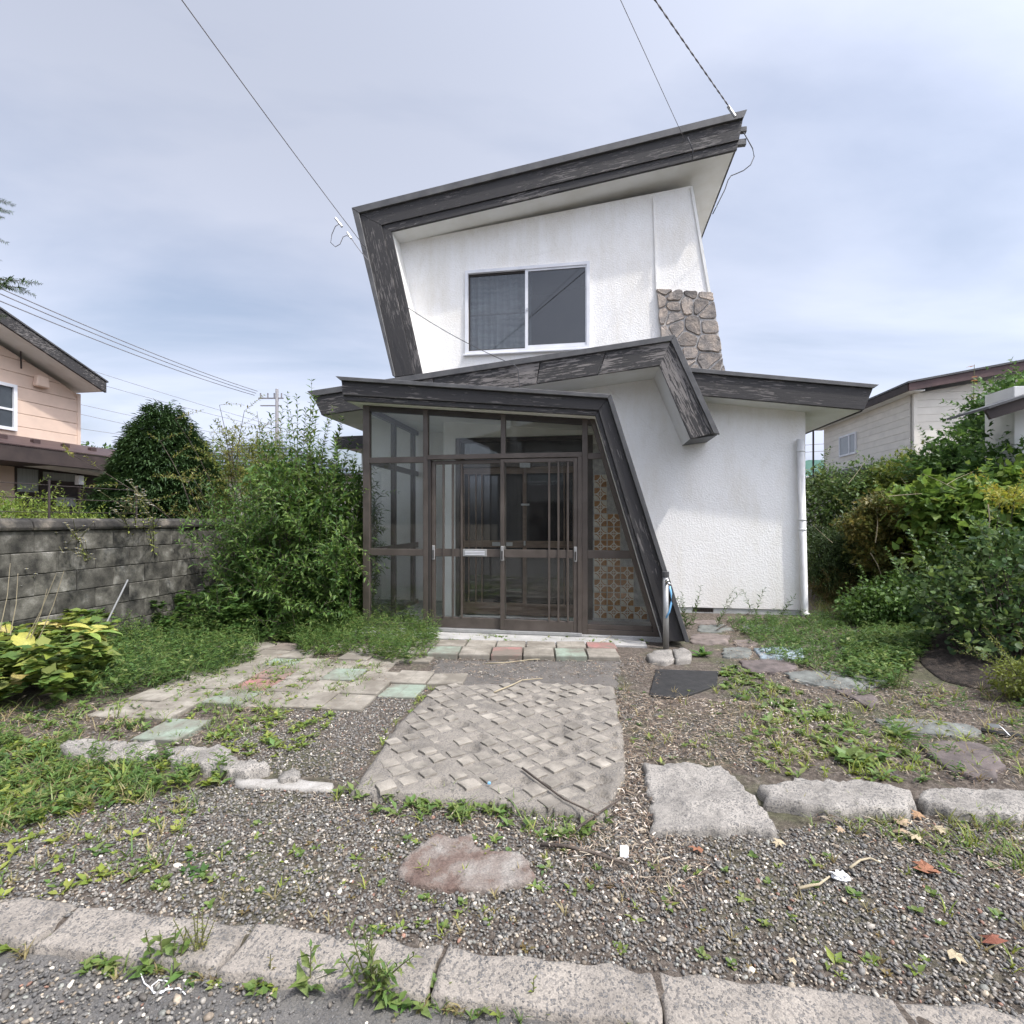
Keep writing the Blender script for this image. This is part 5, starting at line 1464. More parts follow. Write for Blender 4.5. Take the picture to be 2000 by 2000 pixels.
def bush(name, label, cat, loc, blobs, n, ln, wd, cols, shape='lance', lm='leaf', stems=14, group=None, sm='bark', shell=.55, names=('foliage', 'stem'), flat=.5, clump=9, pl=None, shoots=9):
    # leaves gathered in sprays over uneven lobes, open between them
    pl = pl or Plant()
    n = int(n * 1.9)
    vol = np.array([b_[3] * b_[4] * b_[5] for b_ in blobs]) ** (2 / 3)
    cnt = (n * vol / vol.sum() / clump).astype(int)
    for (cx, cy, cz, rx, ry, rz_), k in zip(blobs, cnt):
        d_ = rdir(k)
        rad = rng.uniform(shell, 1.04, (k, 1)) * (1 + .16 * np.sin(d_[:, :1] * 7 + d_[:, 2:] * 5 + cx))
        C_ = np.array([cx, cy, cz]) + d_ * rad * np.array([rx, ry, rz_])
        C_[:, 2] = np.maximum(C_[:, 2], .03)
        cc = shades(k, cols, .22)
        for j in range(clump):
            jit = rng.normal(size=(k, 3)) * ln * .75
            D_ = unit(d_ * rng.uniform(.2, 1.1, (k, 1)) + rng.normal(size=(k, 3)) * .65 + np.array([0, 0, -.1]))
            s_ = rng.uniform(.45, 1.3, (k, 1))
            pl.leaves(C_ + jit, D_, np.array([[0, 0, 1.0]]) + rng.normal(size=(k, 3)) * flat, ln * s_, wd * s_, cc * rng.uniform(.8, 1.25, (k, 1)), shape)
        for j in range(shoots):
            d1 = rdir(1)[0]; d1[2] = abs(d1[2]) * .8 - .1
            p1 = np.array([cx, cy, cz]) + d1 * np.array([rx, ry, rz_]) * .75
            if p1[2] > .05:
                sh1 = curve(p1, d1 + np.array([0, 0, .5]), rng.uniform(.25, .7) * (.5 + rz_), 5, (0, 0, -.5), .5)
                leafy_shoot(pl, sh1, ln * .5, ln * 1.05, wd, cols, shape, start=.05, rad=.003)
        for j in range(max(2, stems // len(blobs))):
            e = np.array([cx, cy, cz]) + rdir(1)[0] * np.array([rx, ry, rz_]) * .75
            s0 = np.array([rng.normal() * .06 + blobs[0][0] * .3, rng.normal() * .06 + blobs[0][1] * .3, 0.0])
            mid_ = (s0 * .45 + e * .55) + rng.normal(size=3) * .08
            pl.stem([Vector(s0), Vector(s0 * .7 + mid_ * .3 + rng.normal(size=3) * .03), Vector(mid_), Vector(e)], .012 + .01 * rz_, .003)
    return pl.build(name, label, cat, loc, group, names, lm, sm)

# --- tall leafy shrub beside the porch
pl = Plant()
base = D(600, 1014.5, 6.35); base.z = 0
def reach(az, el):
    return np.array([math.cos(az) * math.cos(el), math.sin(az) * math.cos(el), math.sin(el)])
for k in range(210):
    az = rng.uniform(0, 2 * math.pi)
    if k < 120:
        el = R(rng.uniform(50, 86)); ln_ = rng.uniform(1.5, 2.45)
    else:
        el = R(rng.uniform(12, 55)); ln_ = rng.uniform(.7, 1.35)
    ox, oy = rng.normal(size=2) * (.34, .18)
    pts = curve((ox, oy, 0), reach(az, el), ln_, 9, (math.cos(az) * .18, math.sin(az) * .12, -.28), .55)
    pts[:, 0] = np.clip(pts[:, 0], -1.1, .62); pts[:, 1] = np.clip(pts[:, 1], -.75, .9); pts[:, 2] = np.maximum(pts[:, 2], .03)
    leafy_shoot(pl, pts, .042, .10, .034, G1, start=.18)
    for s_ in range(3):
        i = rng.integers(3, 9)
        a2 = rng.uniform(0, 6.28)
        sp2 = curve(pts[i], reach(a2, R(rng.uniform(5, 60))), rng.uniform(.25, .5), 4, (0, 0, -.3), .5)
        sp2[:, 0] = np.clip(sp2[:, 0], -1.5, .66)
        leafy_shoot(pl, sp2, .038, .095, .032, G1 + [(.10, .16, .035), (.13, .19, .05)], start=.05, rad=.0025)
for (u, v_, tt, hz) in ((575, 757, 6.3, 1.3), (610, 775, 6.4, 1.1), (640, 790, 6.3, 1.0), (560, 800, 6.2, 1.0), (676, 830, 6.5, 1.0), (600, 830, 6.0, 1.0), (530, 810, 6.5, 1.0), (725, 905, 6.2, .9), (548, 850, 6.1, 1.0), (505, 860, 6.4, 1.0), (660, 850, 6.0, .9), (625, 812, 6.2, 1.1), (585, 800, 6.5, 1.1), (700, 870, 6.1, .8), (480, 900, 6.3, .9), (570, 900, 5.7, .9), (640, 900, 5.7, .8), (520, 930, 5.8, .8), (595, 745, 6.4, 1.4), (618, 800, 6.6, 1.2), (560, 770, 6.6, 1.3), (655, 815, 6.5, 1.1), (540, 790, 6.3, 1.2), (500, 830, 6.6, 1.2), (580, 830, 6.2, 1.2), (470, 870, 6.5, 1.1), (690, 850, 6.3, 1.0), (630, 850, 6.1, 1.1)):
    tip = D(u, v_, tt) - base
    p0 = np.array([tip.x * .7 + rng.normal() * .05, tip.y * .7, max(.6, tip.z - hz)])
    leaf_k = rng.uniform(.9, 1.35)
    d_ = np.array(tip) - p0
    leafy_shoot(pl, curve(p0, d_, np.linalg.norm(d_), 7, (0, 0, 0), .2), .045, .10 * leaf_k, .032 * leaf_k, G1 + G2, start=.05, rad=.004)
# trailing shoots over the wall side
for (u0, v0, u1, v1) in ((560, 1120, 440, 1150), (540, 1140, 400, 1180), (500, 1090, 470, 1040), (660, 1040, 735, 1100), (690, 1090, 728, 1160)):
    a = D(u0, v0, 5.9); b_ = D(u1, v1, 5.6)
    d_ = np.array(b_ - a)
    leafy_shoot(pl, curve(np.array(a) - np.array((base.x, base.y, 0)), d_ + np.array((0, 0, .12)), np.linalg.norm(d_) * 1.05, 7, (0, 0, -.5), .1), .045, .085, .028, G1 + G2, start=.05)
bush('leafy_shrub', 'tall dense green shrub with lance leaves leaning on the porch', 'shrub', base, [(-.1, 0, 1.05, .72, .5, .72), (-.45, -.05, .58, .5, .45, .45), (.25, .1, 1.5, .42, .4, .55), (-.3, .1, 1.65, .4, .4, .45), (.35, -.1, .6, .35, .4, .5)], 3900, .105, .037, G1 + [(.09, .15, .03), (.12, .17, .05)], pl=pl, shoots=26)
# --- clipped conifer behind the wall
cb_ = D(322, 1014.5, 9.3)
pl = Plant()
Hc, Rb = 3.45, 1.38
k = 12500
h = 1 - np.sqrt(rng.uniform(0, 1, k)); h = np.clip(h * 1.0, 0, .985)
az = rng.uniform(0, 6.283, k)
prof_ = Rb * np.minimum(1, ((1 - h) / .86)) ** .62 * (.95 + .05 * np.sin(az * 3 + h * 9) + .035 * np.sin(h * 60))
rr = prof_ * np.where(rng.uniform(0, 1, k) < .3, rng.uniform(.3, .85, k), rng.uniform(.86, 1.01, k))
P_ = np.stack([np.cos(az) * rr, np.sin(az) * rr, .12 + h * (Hc - .12)], 1)
rad = np.stack([np.cos(az), np.sin(az), np.full(k, .08)], 1)
cc = shades(k, [(.020, .042, .014), (.028, .056, .018), (.036, .066, .020)], .2)
keep = P_[:, 1] < .8
for j in range(9):
    D_ = unit(rad + rng.normal(size=(k, 3)) * .55 + np.array([0, 0, -.05]))
    pl.leaves((P_ + rng.normal(size=(k, 3)) * .045)[keep], D_[keep], np.array([[0, 0, 1.0]]), rng.uniform(.08, .14, (keep.sum(), 1)), .03, (cc * rng.uniform(.8, 1.4, (k, 1)))[keep], 'lance')
for j in range(14):
    a = rng.uniform(0, 6.28); z_ = Hc * rng.uniform(.72, .99)
    p0 = np.array([math.cos(a) * .22, math.sin(a) * .1 - .15, z_ - .1])
    for q in range(5):
        pl.leaves(p0 + rng.normal(size=(3, 3)) * .03, unit(np.array([math.cos(a), math.sin(a) * .3, .9]) + rng.normal(size=(3, 3)) * .3), (0, 0, 1), .11, .02, (.03, .06, .02), 'lance')
pl.stem([Vector((0, 0, 0)), Vector((0, 0, Hc * .9))], .09, .01)
pl.build('conifer', 'dark dense cone shaped conifer behind the block wall', 'tree', (cb_.x, cb_.y, 0), None, ('crown', 'trunk'), 'needle', 'bark')

# --- sparse yellowish young tree between conifer and shrub
tb = D(482, 1014.5, 8.0)
pl = Plant()
for k in range(26):
    az = rng.uniform(0, 6.28)
    pts = curve((rng.normal() * .12, rng.normal() * .12, 0), reach(az, R(rng.uniform(66, 86))), rng.uniform(1.9, 3.15), 9, (math.cos(az) * .05, math.sin(az) * .1, -.04), .25)
    pl.stem([Vector(p_) for p_ in pts], .014, .003)
    for s_ in range(14):
        i = rng.integers(4, 10)
        sp2 = curve(pts[i], reach(rng.uniform(0, 6.28), R(rng.uniform(-5, 55))), rng.uniform(.2, .5), 4, (0, 0, -.2), .8)
        leafy_shoot(pl, sp2, .032, .052, .021, [(.14, .165, .035), (.18, .19, .045), (.10, .13, .03), (.20, .17, .05)], start=.15, rad=.0025)
bush('young_tree', 'sparse yellow green young tree between the conifer and the shrub', 'tree', (tb.x, tb.y, 0), [(-.15, 0, 2.35, .5, .4, .42), (.25, 0, 2.1, .5, .4, .45), (.5, 0, 1.7, .5, .4, .5), (-.1, 0, 1.75, .4, .4, .4)], 2600, .058, .026, [(.12, .145, .03), (.15, .165, .04), (.09, .12, .028)], names=('crown', 'trunk'), pl=pl, stems=4)

# --- azalea behind the wall at the left edge
ab = D(50, 1014.5, 6.6)
bush('azalea', 'bright green azalea bush above the wall at the left edge', 'bush', (ab.x, ab.y, 0), [(-.1, 0, 1.15, .65, .5, .55), (.55, .1, 1.05, .5, .4, .45), (-.7, .1, 1.2, .6, .5, .55), (.2, .1, .6, .9, .5, .5)], 9000, .055, .02, [(.13, .18, .035), (.09, .145, .03), (.17, .205, .045)], names=('foliage', 'stem'))
# --- trees behind the houses
fb = D(205, 1014.5, 26)
bush('leafy_tree', 'distant round green tree just right of the peach house', 'tree', (fb.x, fb.y, 0), [(0, 0, 4.0, 1.7, 1.5, 1.0), (-1.3, 0, 3.8, 1.4, 1.2, .9), (1.3, 0, 3.6, 1.4, 1.2, .9), (.3, 0, 2.6, 2.2, 1.6, 1.1)], 6000, .20, .12, [(.05, .09, .03), (.07, .115, .038)], names=('crown', 'trunk'))
# --- spruce leaning in at the upper left edge
sb = D(-215, 1014.5, 6.2)
pl = Plant()
pl.stem([Vector((0, 0, 0)), Vector((0, 0, 6.2))], .14, .02)
for k in range(52):
    z_ = rng.uniform(4.0, 6.0)
    az = rng.uniform(0, 6.28)
    if k < 8:
        az = rng.uniform(-.3, .15); z_ = (4.62, 4.75, 4.15, 4.25, 4.5, 4.05, 4.68, 4.2)[k]
    ln_ = (1.62 if k < 8 else (6.6 - z_) * .42) * rng.uniform(.85, 1.02)
    pts = curve((0, 0, z_ + .12), reach(az, R(6)), ln_, 8, (0, 0, -.05), .18)
    pl.stem([Vector(p_) for p_ in pts], .02, .004)
    for i in range(2, 9):
        for sd_ in (-1, 1):
            d2 = reach(az + sd_ * R(rng.uniform(35, 60)), R(rng.uniform(-14, 8)))
            s2 = curve(pts[i], d2, .34 * (1.05 - i / 11) + .06, 4, (0, 0, -.3), .4)
            leafy_shoot(pl, s2, .009, .055, .010, [(.04, .075, .022), (.055, .095, .03), (.03, .055, .018)], start=0, rad=.003, spread=1.1)
        leafy_shoot(pl, pts[max(0, i - 2):i + 1], .012, .05, .007, [(.04, .075, .022), (.055, .095, .03)], start=0, rad=.004, spread=1.1)
pl.build('spruce', 'spruce whose branch tips hang in at the upper left edge', 'tree', (sb.x, sb.y, 0), None, ('crown', 'trunk'), 'needle', 'bark')

# --- the overgrown right side
def at(u, t_):
    d_ = D(u, 1014.5, t_)
    return (d_.x, d_.y, 0)
zat = lambda v_, t_: CAM_H - (v_ - HOR) / 1000 * t_
bush('mixed_bush', 'tangled mid green bush right behind the white downpipe', 'bush', at(1650, 9.0), [(0, 0, 1.35, .75, .6, .85), (.55, .1, 1.7, .7, .6, .7), (-.45, .2, 1.5, .55, .5, .8), (.2, 0, .7, 1.0, .6, .7)], 9000, .085, .038, [(.05, .09, .028), (.075, .12, .035), (.10, .13, .045), (.035, .06, .02)])
bush('yew_bush', 'dark flat topped yew bush low beside the house corner', 'bush', at(1655, 8.2), [(-.35, 0, .75, .5, .45, .42), (.25, 0, .85, .55, .45, .42), (.0, -.1, .35, .7, .45, .35), (.7, .1, .55, .4, .4, .4)], 13000, .06, .018, [(.028, .050, .014), (.040, .064, .018), (.020, .036, .012)], lm='needle', shoots=4)
bush('bronze_maple', 'orange brown fine leaved maple bush right of the dark yew', 'bush', at(1765, 7.4), [(-.1, 0, 1.45, .45, .4, .28), (.25, 0, 1.15, .6, .45, .32), (-.35, .1, 1.2, .4, .4, .3), (.1, .1, .75, .7, .5, .35)], 9000, .07, .045, [(.10, .092, .025), (.125, .105, .028), (.085, .10, .027), (.06, .08, .023)], 'maple')
bush('green_maple', 'light olive green maple bush crowned above the bronze one', 'bush', at(1800, 8.8), [(0, 0, 2.05, .75, .55, .42), (-.5, 0, 1.75, .55, .5, .4), (.55, 0, 1.85, .6, .5, .45), (0, .1, 1.1, .9, .5, .7)], 9000, .08, .05, [(.12, .15, .03), (.15, .175, .04), (.085, .115, .025)], 'maple')
bush('dark_maple', 'tall dark green broadleaf tree in front of the cream house', 'tree', at(1925, 7.9), [(.0, 0, 2.3, .75, .6, .55), (.45, 0, 2.95, .6, .6, .5), (-.45, 0, 2.0, .65, .6, .5), (.75, 0, 2.3, .45, .6, .55), (.95, .2, 3.2, .5, .6, .45), (.1, 0, 1.3, 1.0, .8, .8), (-.85, -1.1, 1.95, .4, .3, .5), (-.7, -1.0, 1.3, .5, .3, .5)], 11000, .10, .065, [(.035, .075, .02), (.05, .10, .026), (.07, .125, .032)], 'maple', names=('crown', 'trunk'), stems=18)
bush('vine_bush', 'bright broad leaved vine thicket below the shed', 'bush', at(1935, 6.4), [(0, 0, 1.35, .7, .5, .5), (-.45, .1, 1.5, .5, .4, .35), (.5, 0, 1.6, .55, .5, .45), (.1, 0, .8, .9, .5, .6)], 5200, .10, .085, [(.09, .155, .03), (.12, .19, .04), (.065, .12, .026), (.15, .20, .045)], 'heart')
bush('yellow_leaf_clump', 'small clump of yellow leaves at the right edge of the thicket', 'bush', at(1965, 5.6), [(0, 0, 1.56, .2, .2, .07)], 130, .08, .03, [(.20, .20, .03), (.25, .23, .04), (.15, .18, .03)], 'maple', stems=3)
bush('rose_bush', 'dark blue green glossy leaved bush nearest the right edge', 'bush', at(1975, 4.7), [(-.05, 0, .82, .5, .42, .30), (-.42, .2, .62, .42, .4, .30), (.45, 0, .85, .5, .45, .38), (-.25, -.1, .32, .5, .4, .26), (.5, -.2, .35, .55, .45, .36), (.1, .1, 1.08, .3, .3, .14)], 2600, .058, .045, [(.035, .070, .024), (.055, .10, .034), (.085, .125, .045), (.024, .050, .018), (.10, .145, .038)], 'round', stems=40, flat=.9, shell=.35)
bush('low_thicket', 'mid green leafy undergrowth at the foot of the right thicket', 'bush', at(1800, 6.3), [(0, 0, .35, .7, .5, .3), (.5, -.3, .45, .5, .4, .35), (-.5, .1, .22, .45, .4, .2), (.9, -.5, .5, .5, .4, .4)], 7000, .06, .035, [(.06, .115, .026), (.085, .145, .032), (.045, .085, .022)])
bush('dry_mound', 'brownish dry fern mound left of the undergrowth', 'bush', at(1700, 7.9), [(0, 0, .22, .5, .4, .18), (.5, .1, .25, .4, .35, .2), (-.5, .1, .3, .35, .35, .25)], 5200, .07, .008, [(.10, .085, .03), (.14, .11, .04), (.07, .085, .025)], stems=2)
bush('box_bush', 'yellow green fine bush at the lower right edge', 'bush', at(2010, 3.75), [(0, 0, .16, .22, .2, .15), (.2, 0, .16, .25, .22, .16)], 2600, .03, .014, [(.13, .15, .03), (.10, .125, .028)], stems=4)
bush('young_fir', 'small blue green fir poking out below the dark eave', 'tree', at(1728, 9.2), [(0, 0, 1.9, .22, .22, .40), (0, 0, 1.55, .32, .3, .35)], 2200, .07, .012, [(.03, .065, .05), (.04, .08, .06)], lm='needle', names=('crown', 'trunk'), stems=3)
# sapling with reddish tip
pl = Plant()
sb2 = D(1897, 1014.5, 8.3)
pts = np.array([(0, 0, 1.6), (.02, 0, 2.2), (.03, 0, 2.9), (.05, 0, zat(712, 8.3))])
pl.stem([Vector(p_) for p_ in pts], .012, .004)
for k in range(34):
    f = rng.uniform(.15, 1)
    p_ = np.array([.05 * f, 0, 1.6 + (pts[3, 2] - 1.6) * f])
    col = (.24, .13, .06) if f > .88 else ((.16, .17, .04) if f > .7 else (.06, .11, .03))
    pl.leaves(p_, unit(np.append(rng.normal(size=2), -.1)), (0, 0, 1), .13, .09, col, 'maple')
pl.build('maple_sapling', 'thin maple sapling with a reddish tip before the cream house', 'tree', (sb2.x, sb2.y, 0), None, ('crown', 'trunk'))
# bare twigs in the thicket
pl = Plant()
for (u0, v0, u1, v1, tt) in ((1710, 1060, 1712, 990, 7.0), (1785, 1145, 1790, 1108, 6.6), (1700, 1080, 1722, 1125, 6.9), (1790, 1008, 1845, 1015, 6.8), (1930, 985, 1930, 1045, 5.4), (1760, 1080, 1785, 1085, 6.6), (1800, 955, 1840, 945, 6.5)):
    pl.stem([D(u0, v0, tt), D((u0 + u1) / 2 + 3, (v0 + v1) / 2, tt), D(u1, v1, tt)], .007, .004)
for k in range(13):
    u_, v_, tt = rng.uniform(1600, 1990), rng.uniform(930, 1180), rng.uniform(5.6, 7.8)
    a_ = rng.uniform(0, 3.14); l_ = rng.uniform(25, 70)
    pl.stem([D(u_, v_, tt), D(u_ + l_ * .5 * math.cos(a_) + rng.normal() * 4, v_ - l_ * .5 * abs(math.sin(a_)), tt), D(u_ + l_ * math.cos(a_), v_ - l_ * abs(math.sin(a_)), tt)], .004, .0015)
o = pl.build('bare_twigs', 'pale bare twigs sticking out of the right thicket', 'twigs', sm='pale_stem')
o['kind'] = 'stuff'

# ------------------------------------------------------------------ weeds
def weed(pl, x_, y_, n, ln, wd, cols, shape='lance', tilt=.6, z_=None, hgt=0.0):
    z_ = gz(x_, y_) if z_ is None else z_
    az = np.arange(n) * 2.4 + rng.uniform(0, 6.28)
    D_ = np.stack([np.cos(az), np.sin(az), np.full(n, tilt) + rng.normal(size=n) * .25], 1)
    f = rng.uniform(.6, 1.15, (n, 1))
    P_ = np.array([x_, y_, z_]) + np.stack([rng.normal(size=n) * ln * .12, rng.normal(size=n) * ln * .12, rng.uniform(0, hgt + 1e-4, n)], 1)
    pl.leaves(P_, D_, np.array([[0, 0, 1.0]]) + rng.normal(size=(n, 3)) * .2, ln * f, wd * f, shades(n, cols), shape)
def sprout(pl, x_, y_, h_, n, ln, wd, cols, lean=(0, 0), shape='lance', z_=None, rad=.003, opp=False):
    z_ = gz(x_, y_) if z_ is None else z_
    pts = curve((x_, y_, z_), (lean[0], lean[1], 1), h_, 6, (lean[0] * .6, lean[1] * .6, -.1), .4)
    leafy_shoot(pl, pts, h_ / n, ln, wd, cols, shape, start=.05, opp=opp, rad=rad, tipk=.5)
def sample(poly_px, dens, zf=0.0):
    poly = [tuple(G(u, v_, zf)[:2]) for u, v_ in poly_px]
    xs_ = [p_[0] for p_ in poly]; ys_ = [p_[1] for p_ in poly]
    area = (max(xs_) - min(xs_)) * (max(ys_) - min(ys_))
    out = []
    for k in range(int(area * dens)):
        x_, y_ = rng.uniform(min(xs_), max(xs_)), rng.uniform(min(ys_), max(ys_))
        if inside(poly, x_, y_):
            out.append((x_, y_))
    return out
def cover(name, label, poly_px, dens, fn, kind='stuff'):
    pl = Plant()
    for x_, y_ in sample(poly_px, dens):
        fn(pl, x_, y_)
    me = pl.leaf_mesh(name, M['leaf'])
    o = link(name, me)
    tag(o, label, 'weeds', kind=kind)
    return o
def f_broad(ln, cols, n=6, h=.0, tilt=.5, shape='lance', wd=.42):
    return lambda pl, x_, y_: weed(pl, x_, y_, n, ln * rng.uniform(.6, 1.2), ln * wd * rng.uniform(.8, 1.2), cols, shape, tilt, None, h)
def f_mix(*fs):
    return lambda pl, x_, y_: fs[rng.integers(0, len(fs))](pl, x_, y_)
def f_grass(ln, cols, n=7):
    return lambda pl, x_, y_: weed(pl, x_, y_, n, ln * rng.uniform(.6, 1.25), .006, cols, 'blade', 1.3)
def f_feather(h_, cols):
    def f(pl, x_, y_):
        hh = h_ * rng.uniform(.5, 1.1)
        n = 16
        zz_ = rng.uniform(.1, 1, n) * hh
        az = rng.uniform(0, 6.28, n)
        P_ = np.stack([np.full(n, x_) + rng.normal(size=n) * .015, np.full(n, y_) + rng.normal(size=n) * .015, gz(x_, y_) + zz_], 1)
        D_ = np.stack([np.cos(az), np.sin(az), rng.uniform(.1, .8, n)], 1)
        pl.leaves(P_, D_, (0, 0, 1), rng.uniform(.03, .06, (n, 1)), .008, shades(n, cols), 'lance')
    return f
GF = [(.055, .105, .026), (.075, .135, .035), (.04, .08, .022)]
cover('foreground_weeds', 'bright low weeds in front of the broken left edging', [(-60, 1440), (120, 1452), (300, 1478), (450, 1500), (440, 1535), (330, 1562), (170, 1590), (-60, 1650)], 700, f_mix(f_broad(.065, G2, 7, .04), f_broad(.05, GF, 8, .05), f_grass(.12, G2), f_broad(.05, GY, 5, .02, shape='heart', wd=.8), f_grass(.10, [(.24, .20, .10), (.18, .17, .07)], 6), f_feather(.12, GF + G2), f_broad(.03, GY, 8, .05, shape='round', wd=.7)))
cover('soil_weeds', 'straggly grass and weeds on the bare soil left of the mint paver', [(-80, 1385), (200, 1365), (330, 1400), (320, 1445), (120, 1450), (-80, 1460)], 170, f_mix(f_grass(.12, GY + G2, 6), f_broad(.06, G2, 6, .03), f_grass(.10, [(.24, .20, .10)], 5), f_broad(.04, GF, 7, .03)))
cover('litter_weeds', 'scattered weeds and grass among the litter right of the studded slab', [(1190, 1345), (1320, 1350), (1500, 1345), (1660, 1440), (1700, 1500), (1420, 1480), (1240, 1500)], 75, f_mix(f_broad(.045, G2 + GY, 6, .01), f_grass(.08, GY, 6), f_grass(.08, [(.24, .20, .10), (.17, .14, .07)], 6), f_broad(.03, GF, 6)))
cover('bank_foot_weeds', 'scattered weeds on the bare soil before the dark heap', [(1600, 1320), (1800, 1340), (2060, 1360), (2060, 1530), (1800, 1530), (1720, 1430)], 85, f_mix(f_broad(.05, G2 + GY, 6, .02), f_grass(.11, GY, 7), f_grass(.09, [(.24, .20, .10), (.17, .14, .07)], 6), f_feather(.10, GF)))
cover('slab_weeds', 'weeds creeping over the sides of the studded slab', [(670, 1550), (760, 1420), (840, 1335), (870, 1335), (790, 1430), (705, 1548)], 150, f_mix(f_broad(.04, G2 + GY, 6), f_grass(.06, GY, 5)))
cover('sparse_weeds', 'thin patchy weeds fading into the left gravel', [(-60, 1590), (170, 1570), (430, 1540), (400, 1640), (260, 1740), (-60, 1770)], 330, f_mix(f_broad(.045, GY, 6, .01), f_grass(.08, G2, 6), f_broad(.03, G2, 5), f_grass(.06, [(.22, .19, .09)], 6), f_broad(.022, GY, 7)))
cover('mugwort_patch', 'dark feathery weed patch left of the pastel pavers', [(120, 1280), (220, 1240), (380, 1228), (500, 1240), (500, 1290), (440, 1318), (330, 1348), (210, 1375), (130, 1370)], 520, f_mix(f_feather(.34, GF + G2), f_feather(.22, GD + GF), f_feather(.12, GF), f_grass(.2, GF + G2, 7), f_broad(.075, G2, 6, .15), f_broad(.05, GF, 7, .22)))
cover('heart_leaf_patch', 'heart leaved ground cover at the lower left edge', [(-90, 1225), (110, 1205), (200, 1235), (205, 1330), (150, 1392), (-90, 1415)], 230, lambda pl, x_, y_: [weed(pl, x_ + rng.normal() * .04, y_ + rng.normal() * .04, 7, .09, .085, G2 + GY + [(.06, .12, .028)], 'heart', .25, gz(x_, y_) + rng.uniform(.04, .40), .06)])
cover('vine_heap', 'heap of dark heart leaved vines at the foot of the block wall', [(220, 1190), (330, 1165), (480, 1150), (560, 1185), (560, 1225), (470, 1262), (330, 1250), (230, 1225)], 150, lambda pl, x_, y_: [weed(pl, x_ + rng.normal() * .04, y_ + rng.normal() * .04, 8, .085, .075, G1 + [(.08, .14, .03)], 'heart', .2, gz(x_, y_) + rng.uniform(.03, .55) * max(.15, 1 - abs(x_ + 3.4) * .5), .08)])
cover('porch_weeds', 'feathery green weeds growing against the porch left corner', [(540, 1228), (640, 1205), (780, 1215), (860, 1238), (845, 1285), (790, 1302), (690, 1282), (590, 1288)], 460, f_mix(f_feather(.30, GF + G2), f_feather(.22, GF), f_broad(.06, G2, 7, .08)))
cover('wall_foot_weeds', 'leafy undergrowth between the shrub and the left pavers', [(380, 1225), (560, 1190), (700, 1200), (660, 1240), (540, 1262), (440, 1262)], 260, f_mix(f_broad(.06, G2, 7, .12), f_feather(.2, GF), f_broad(.06, G1, 7, .1, shape='heart', wd=.8)))
cover('paver_weeds', 'little weeds growing through the paver joints', [(300, 1330), (420, 1300), (560, 1290), (760, 1300), (700, 1360), (560, 1400), (440, 1460), (330, 1460)], 190, f_mix(f_broad(.05, G2 + GY, 6, .02), f_grass(.09, G2, 6)))
cover('gravel_weeds', 'small weeds dotted over the gravel beside the studded slab', [(400, 1440), (480, 1400), (640, 1380), (660, 1420), (560, 1480), (430, 1480)], 220, f_mix(f_broad(.055, GY + G2, 7, .02), f_broad(.04, GY, 6)))
cover('slab_edge_weeds', 'green weeds along the front edge of the studded slab', [(655, 1548), (900, 1562), (1180, 1598), (1190, 1640), (1060, 1640), (900, 1608), (760, 1600), (650, 1575)], 430, f_mix(f_broad(.06, G2, 6, .02), f_grass(.09, G2 + GY, 6), f_broad(.045, G2, 7, .03)))
cover('kerb_grass', 'grass tufts in front of the right kerb blocks', [(1540, 1580), (1800, 1590), (2080, 1600), (2080, 1720), (1900, 1690), (1720, 1640), (1580, 1610)], 380, f_mix(f_grass(.10, GY + G2, 7), f_grass(.07, [(.16, .15, .05), (.12, .15, .04)], 7), f_broad(.04, G2, 5)))
cover('bed_weeds', 'weeds filling the bed behind the right kerb blocks', [(1450, 1430), (1560, 1390), (1760, 1420), (1800, 1480), (1780, 1528), (1500, 1522)], 230, f_mix(f_broad(.065, G2, 7, .03), f_grass(.10, GY, 7), f_broad(.045, GY, 6)))
cover('path_vines', 'low leafy runners between the rubber mat and the flagstones', [(1405, 1290), (1500, 1330), (1640, 1380), (1700, 1440), (1560, 1420), (1440, 1370), (1400, 1330)], 260, f_mix(f_broad(.06, G2, 6, .02, shape='heart', wd=.7), f_grass(.07, GY, 5), f_broad(.04, GF, 6)))
cover('side_yard_weeds', 'patchy weeds on the ground right of the house', [(1420, 1215), (1600, 1205), (1760, 1180), (1850, 1210), (1800, 1290), (1720, 1350), (1620, 1320), (1500, 1290)], 240, f_mix(f_broad(.06, G2 + GF, 7, .06), f_feather(.14, GF), f_grass(.13, GF, 7)))
cover('right_bank_weeds', 'leafy weeds spreading below the right thicket', [(1640, 1260), (1760, 1215), (1860, 1240), (1800, 1300), (1740, 1345), (1660, 1330)], 420, f_mix(f_broad(.06, G2, 7, .12), f_feather(.18, GF + G2), f_broad(.06, GF, 7, .1, shape='heart', wd=.75)))
cover('back_grass', 'rough dry grass behind the house corner', [(1580, 1190), (1700, 1150), (1850, 1150), (1830, 1200), (1640, 1215)], 90, f_mix(f_grass(.22, [(.13, .12, .04), (.09, .11, .03)], 10), f_feather(.2, GF)))
cover('step_weeds', 'small weeds at the foot of the porch sill', [(840, 1243), (1260, 1250), (1262, 1262), (840, 1256)], 110, f_mix(f_broad(.06, G2, 6, .02), f_grass(.07, GY, 5)))
cover('road_weeds', 'tiny weeds scattered over the front gravel', [(300, 1620), (700, 1600), (1200, 1650), (2000, 1690), (2050, 1960), (1349, 1895), (700, 1830), (300, 1780)], 110, f_mix(f_broad(.04, GY + G2, 6), f_grass(.06, GY, 6), f_broad(.025, [(.14, .10, .04), (.17, .14, .06)], 7), f_grass(.05, [(.22, .18, .09), (.17, .15, .07)], 6), f_broad(.02, GY, 6), f_broad(.028, G2, 8, .01, shape='round', wd=.7)))
pl = Plant()
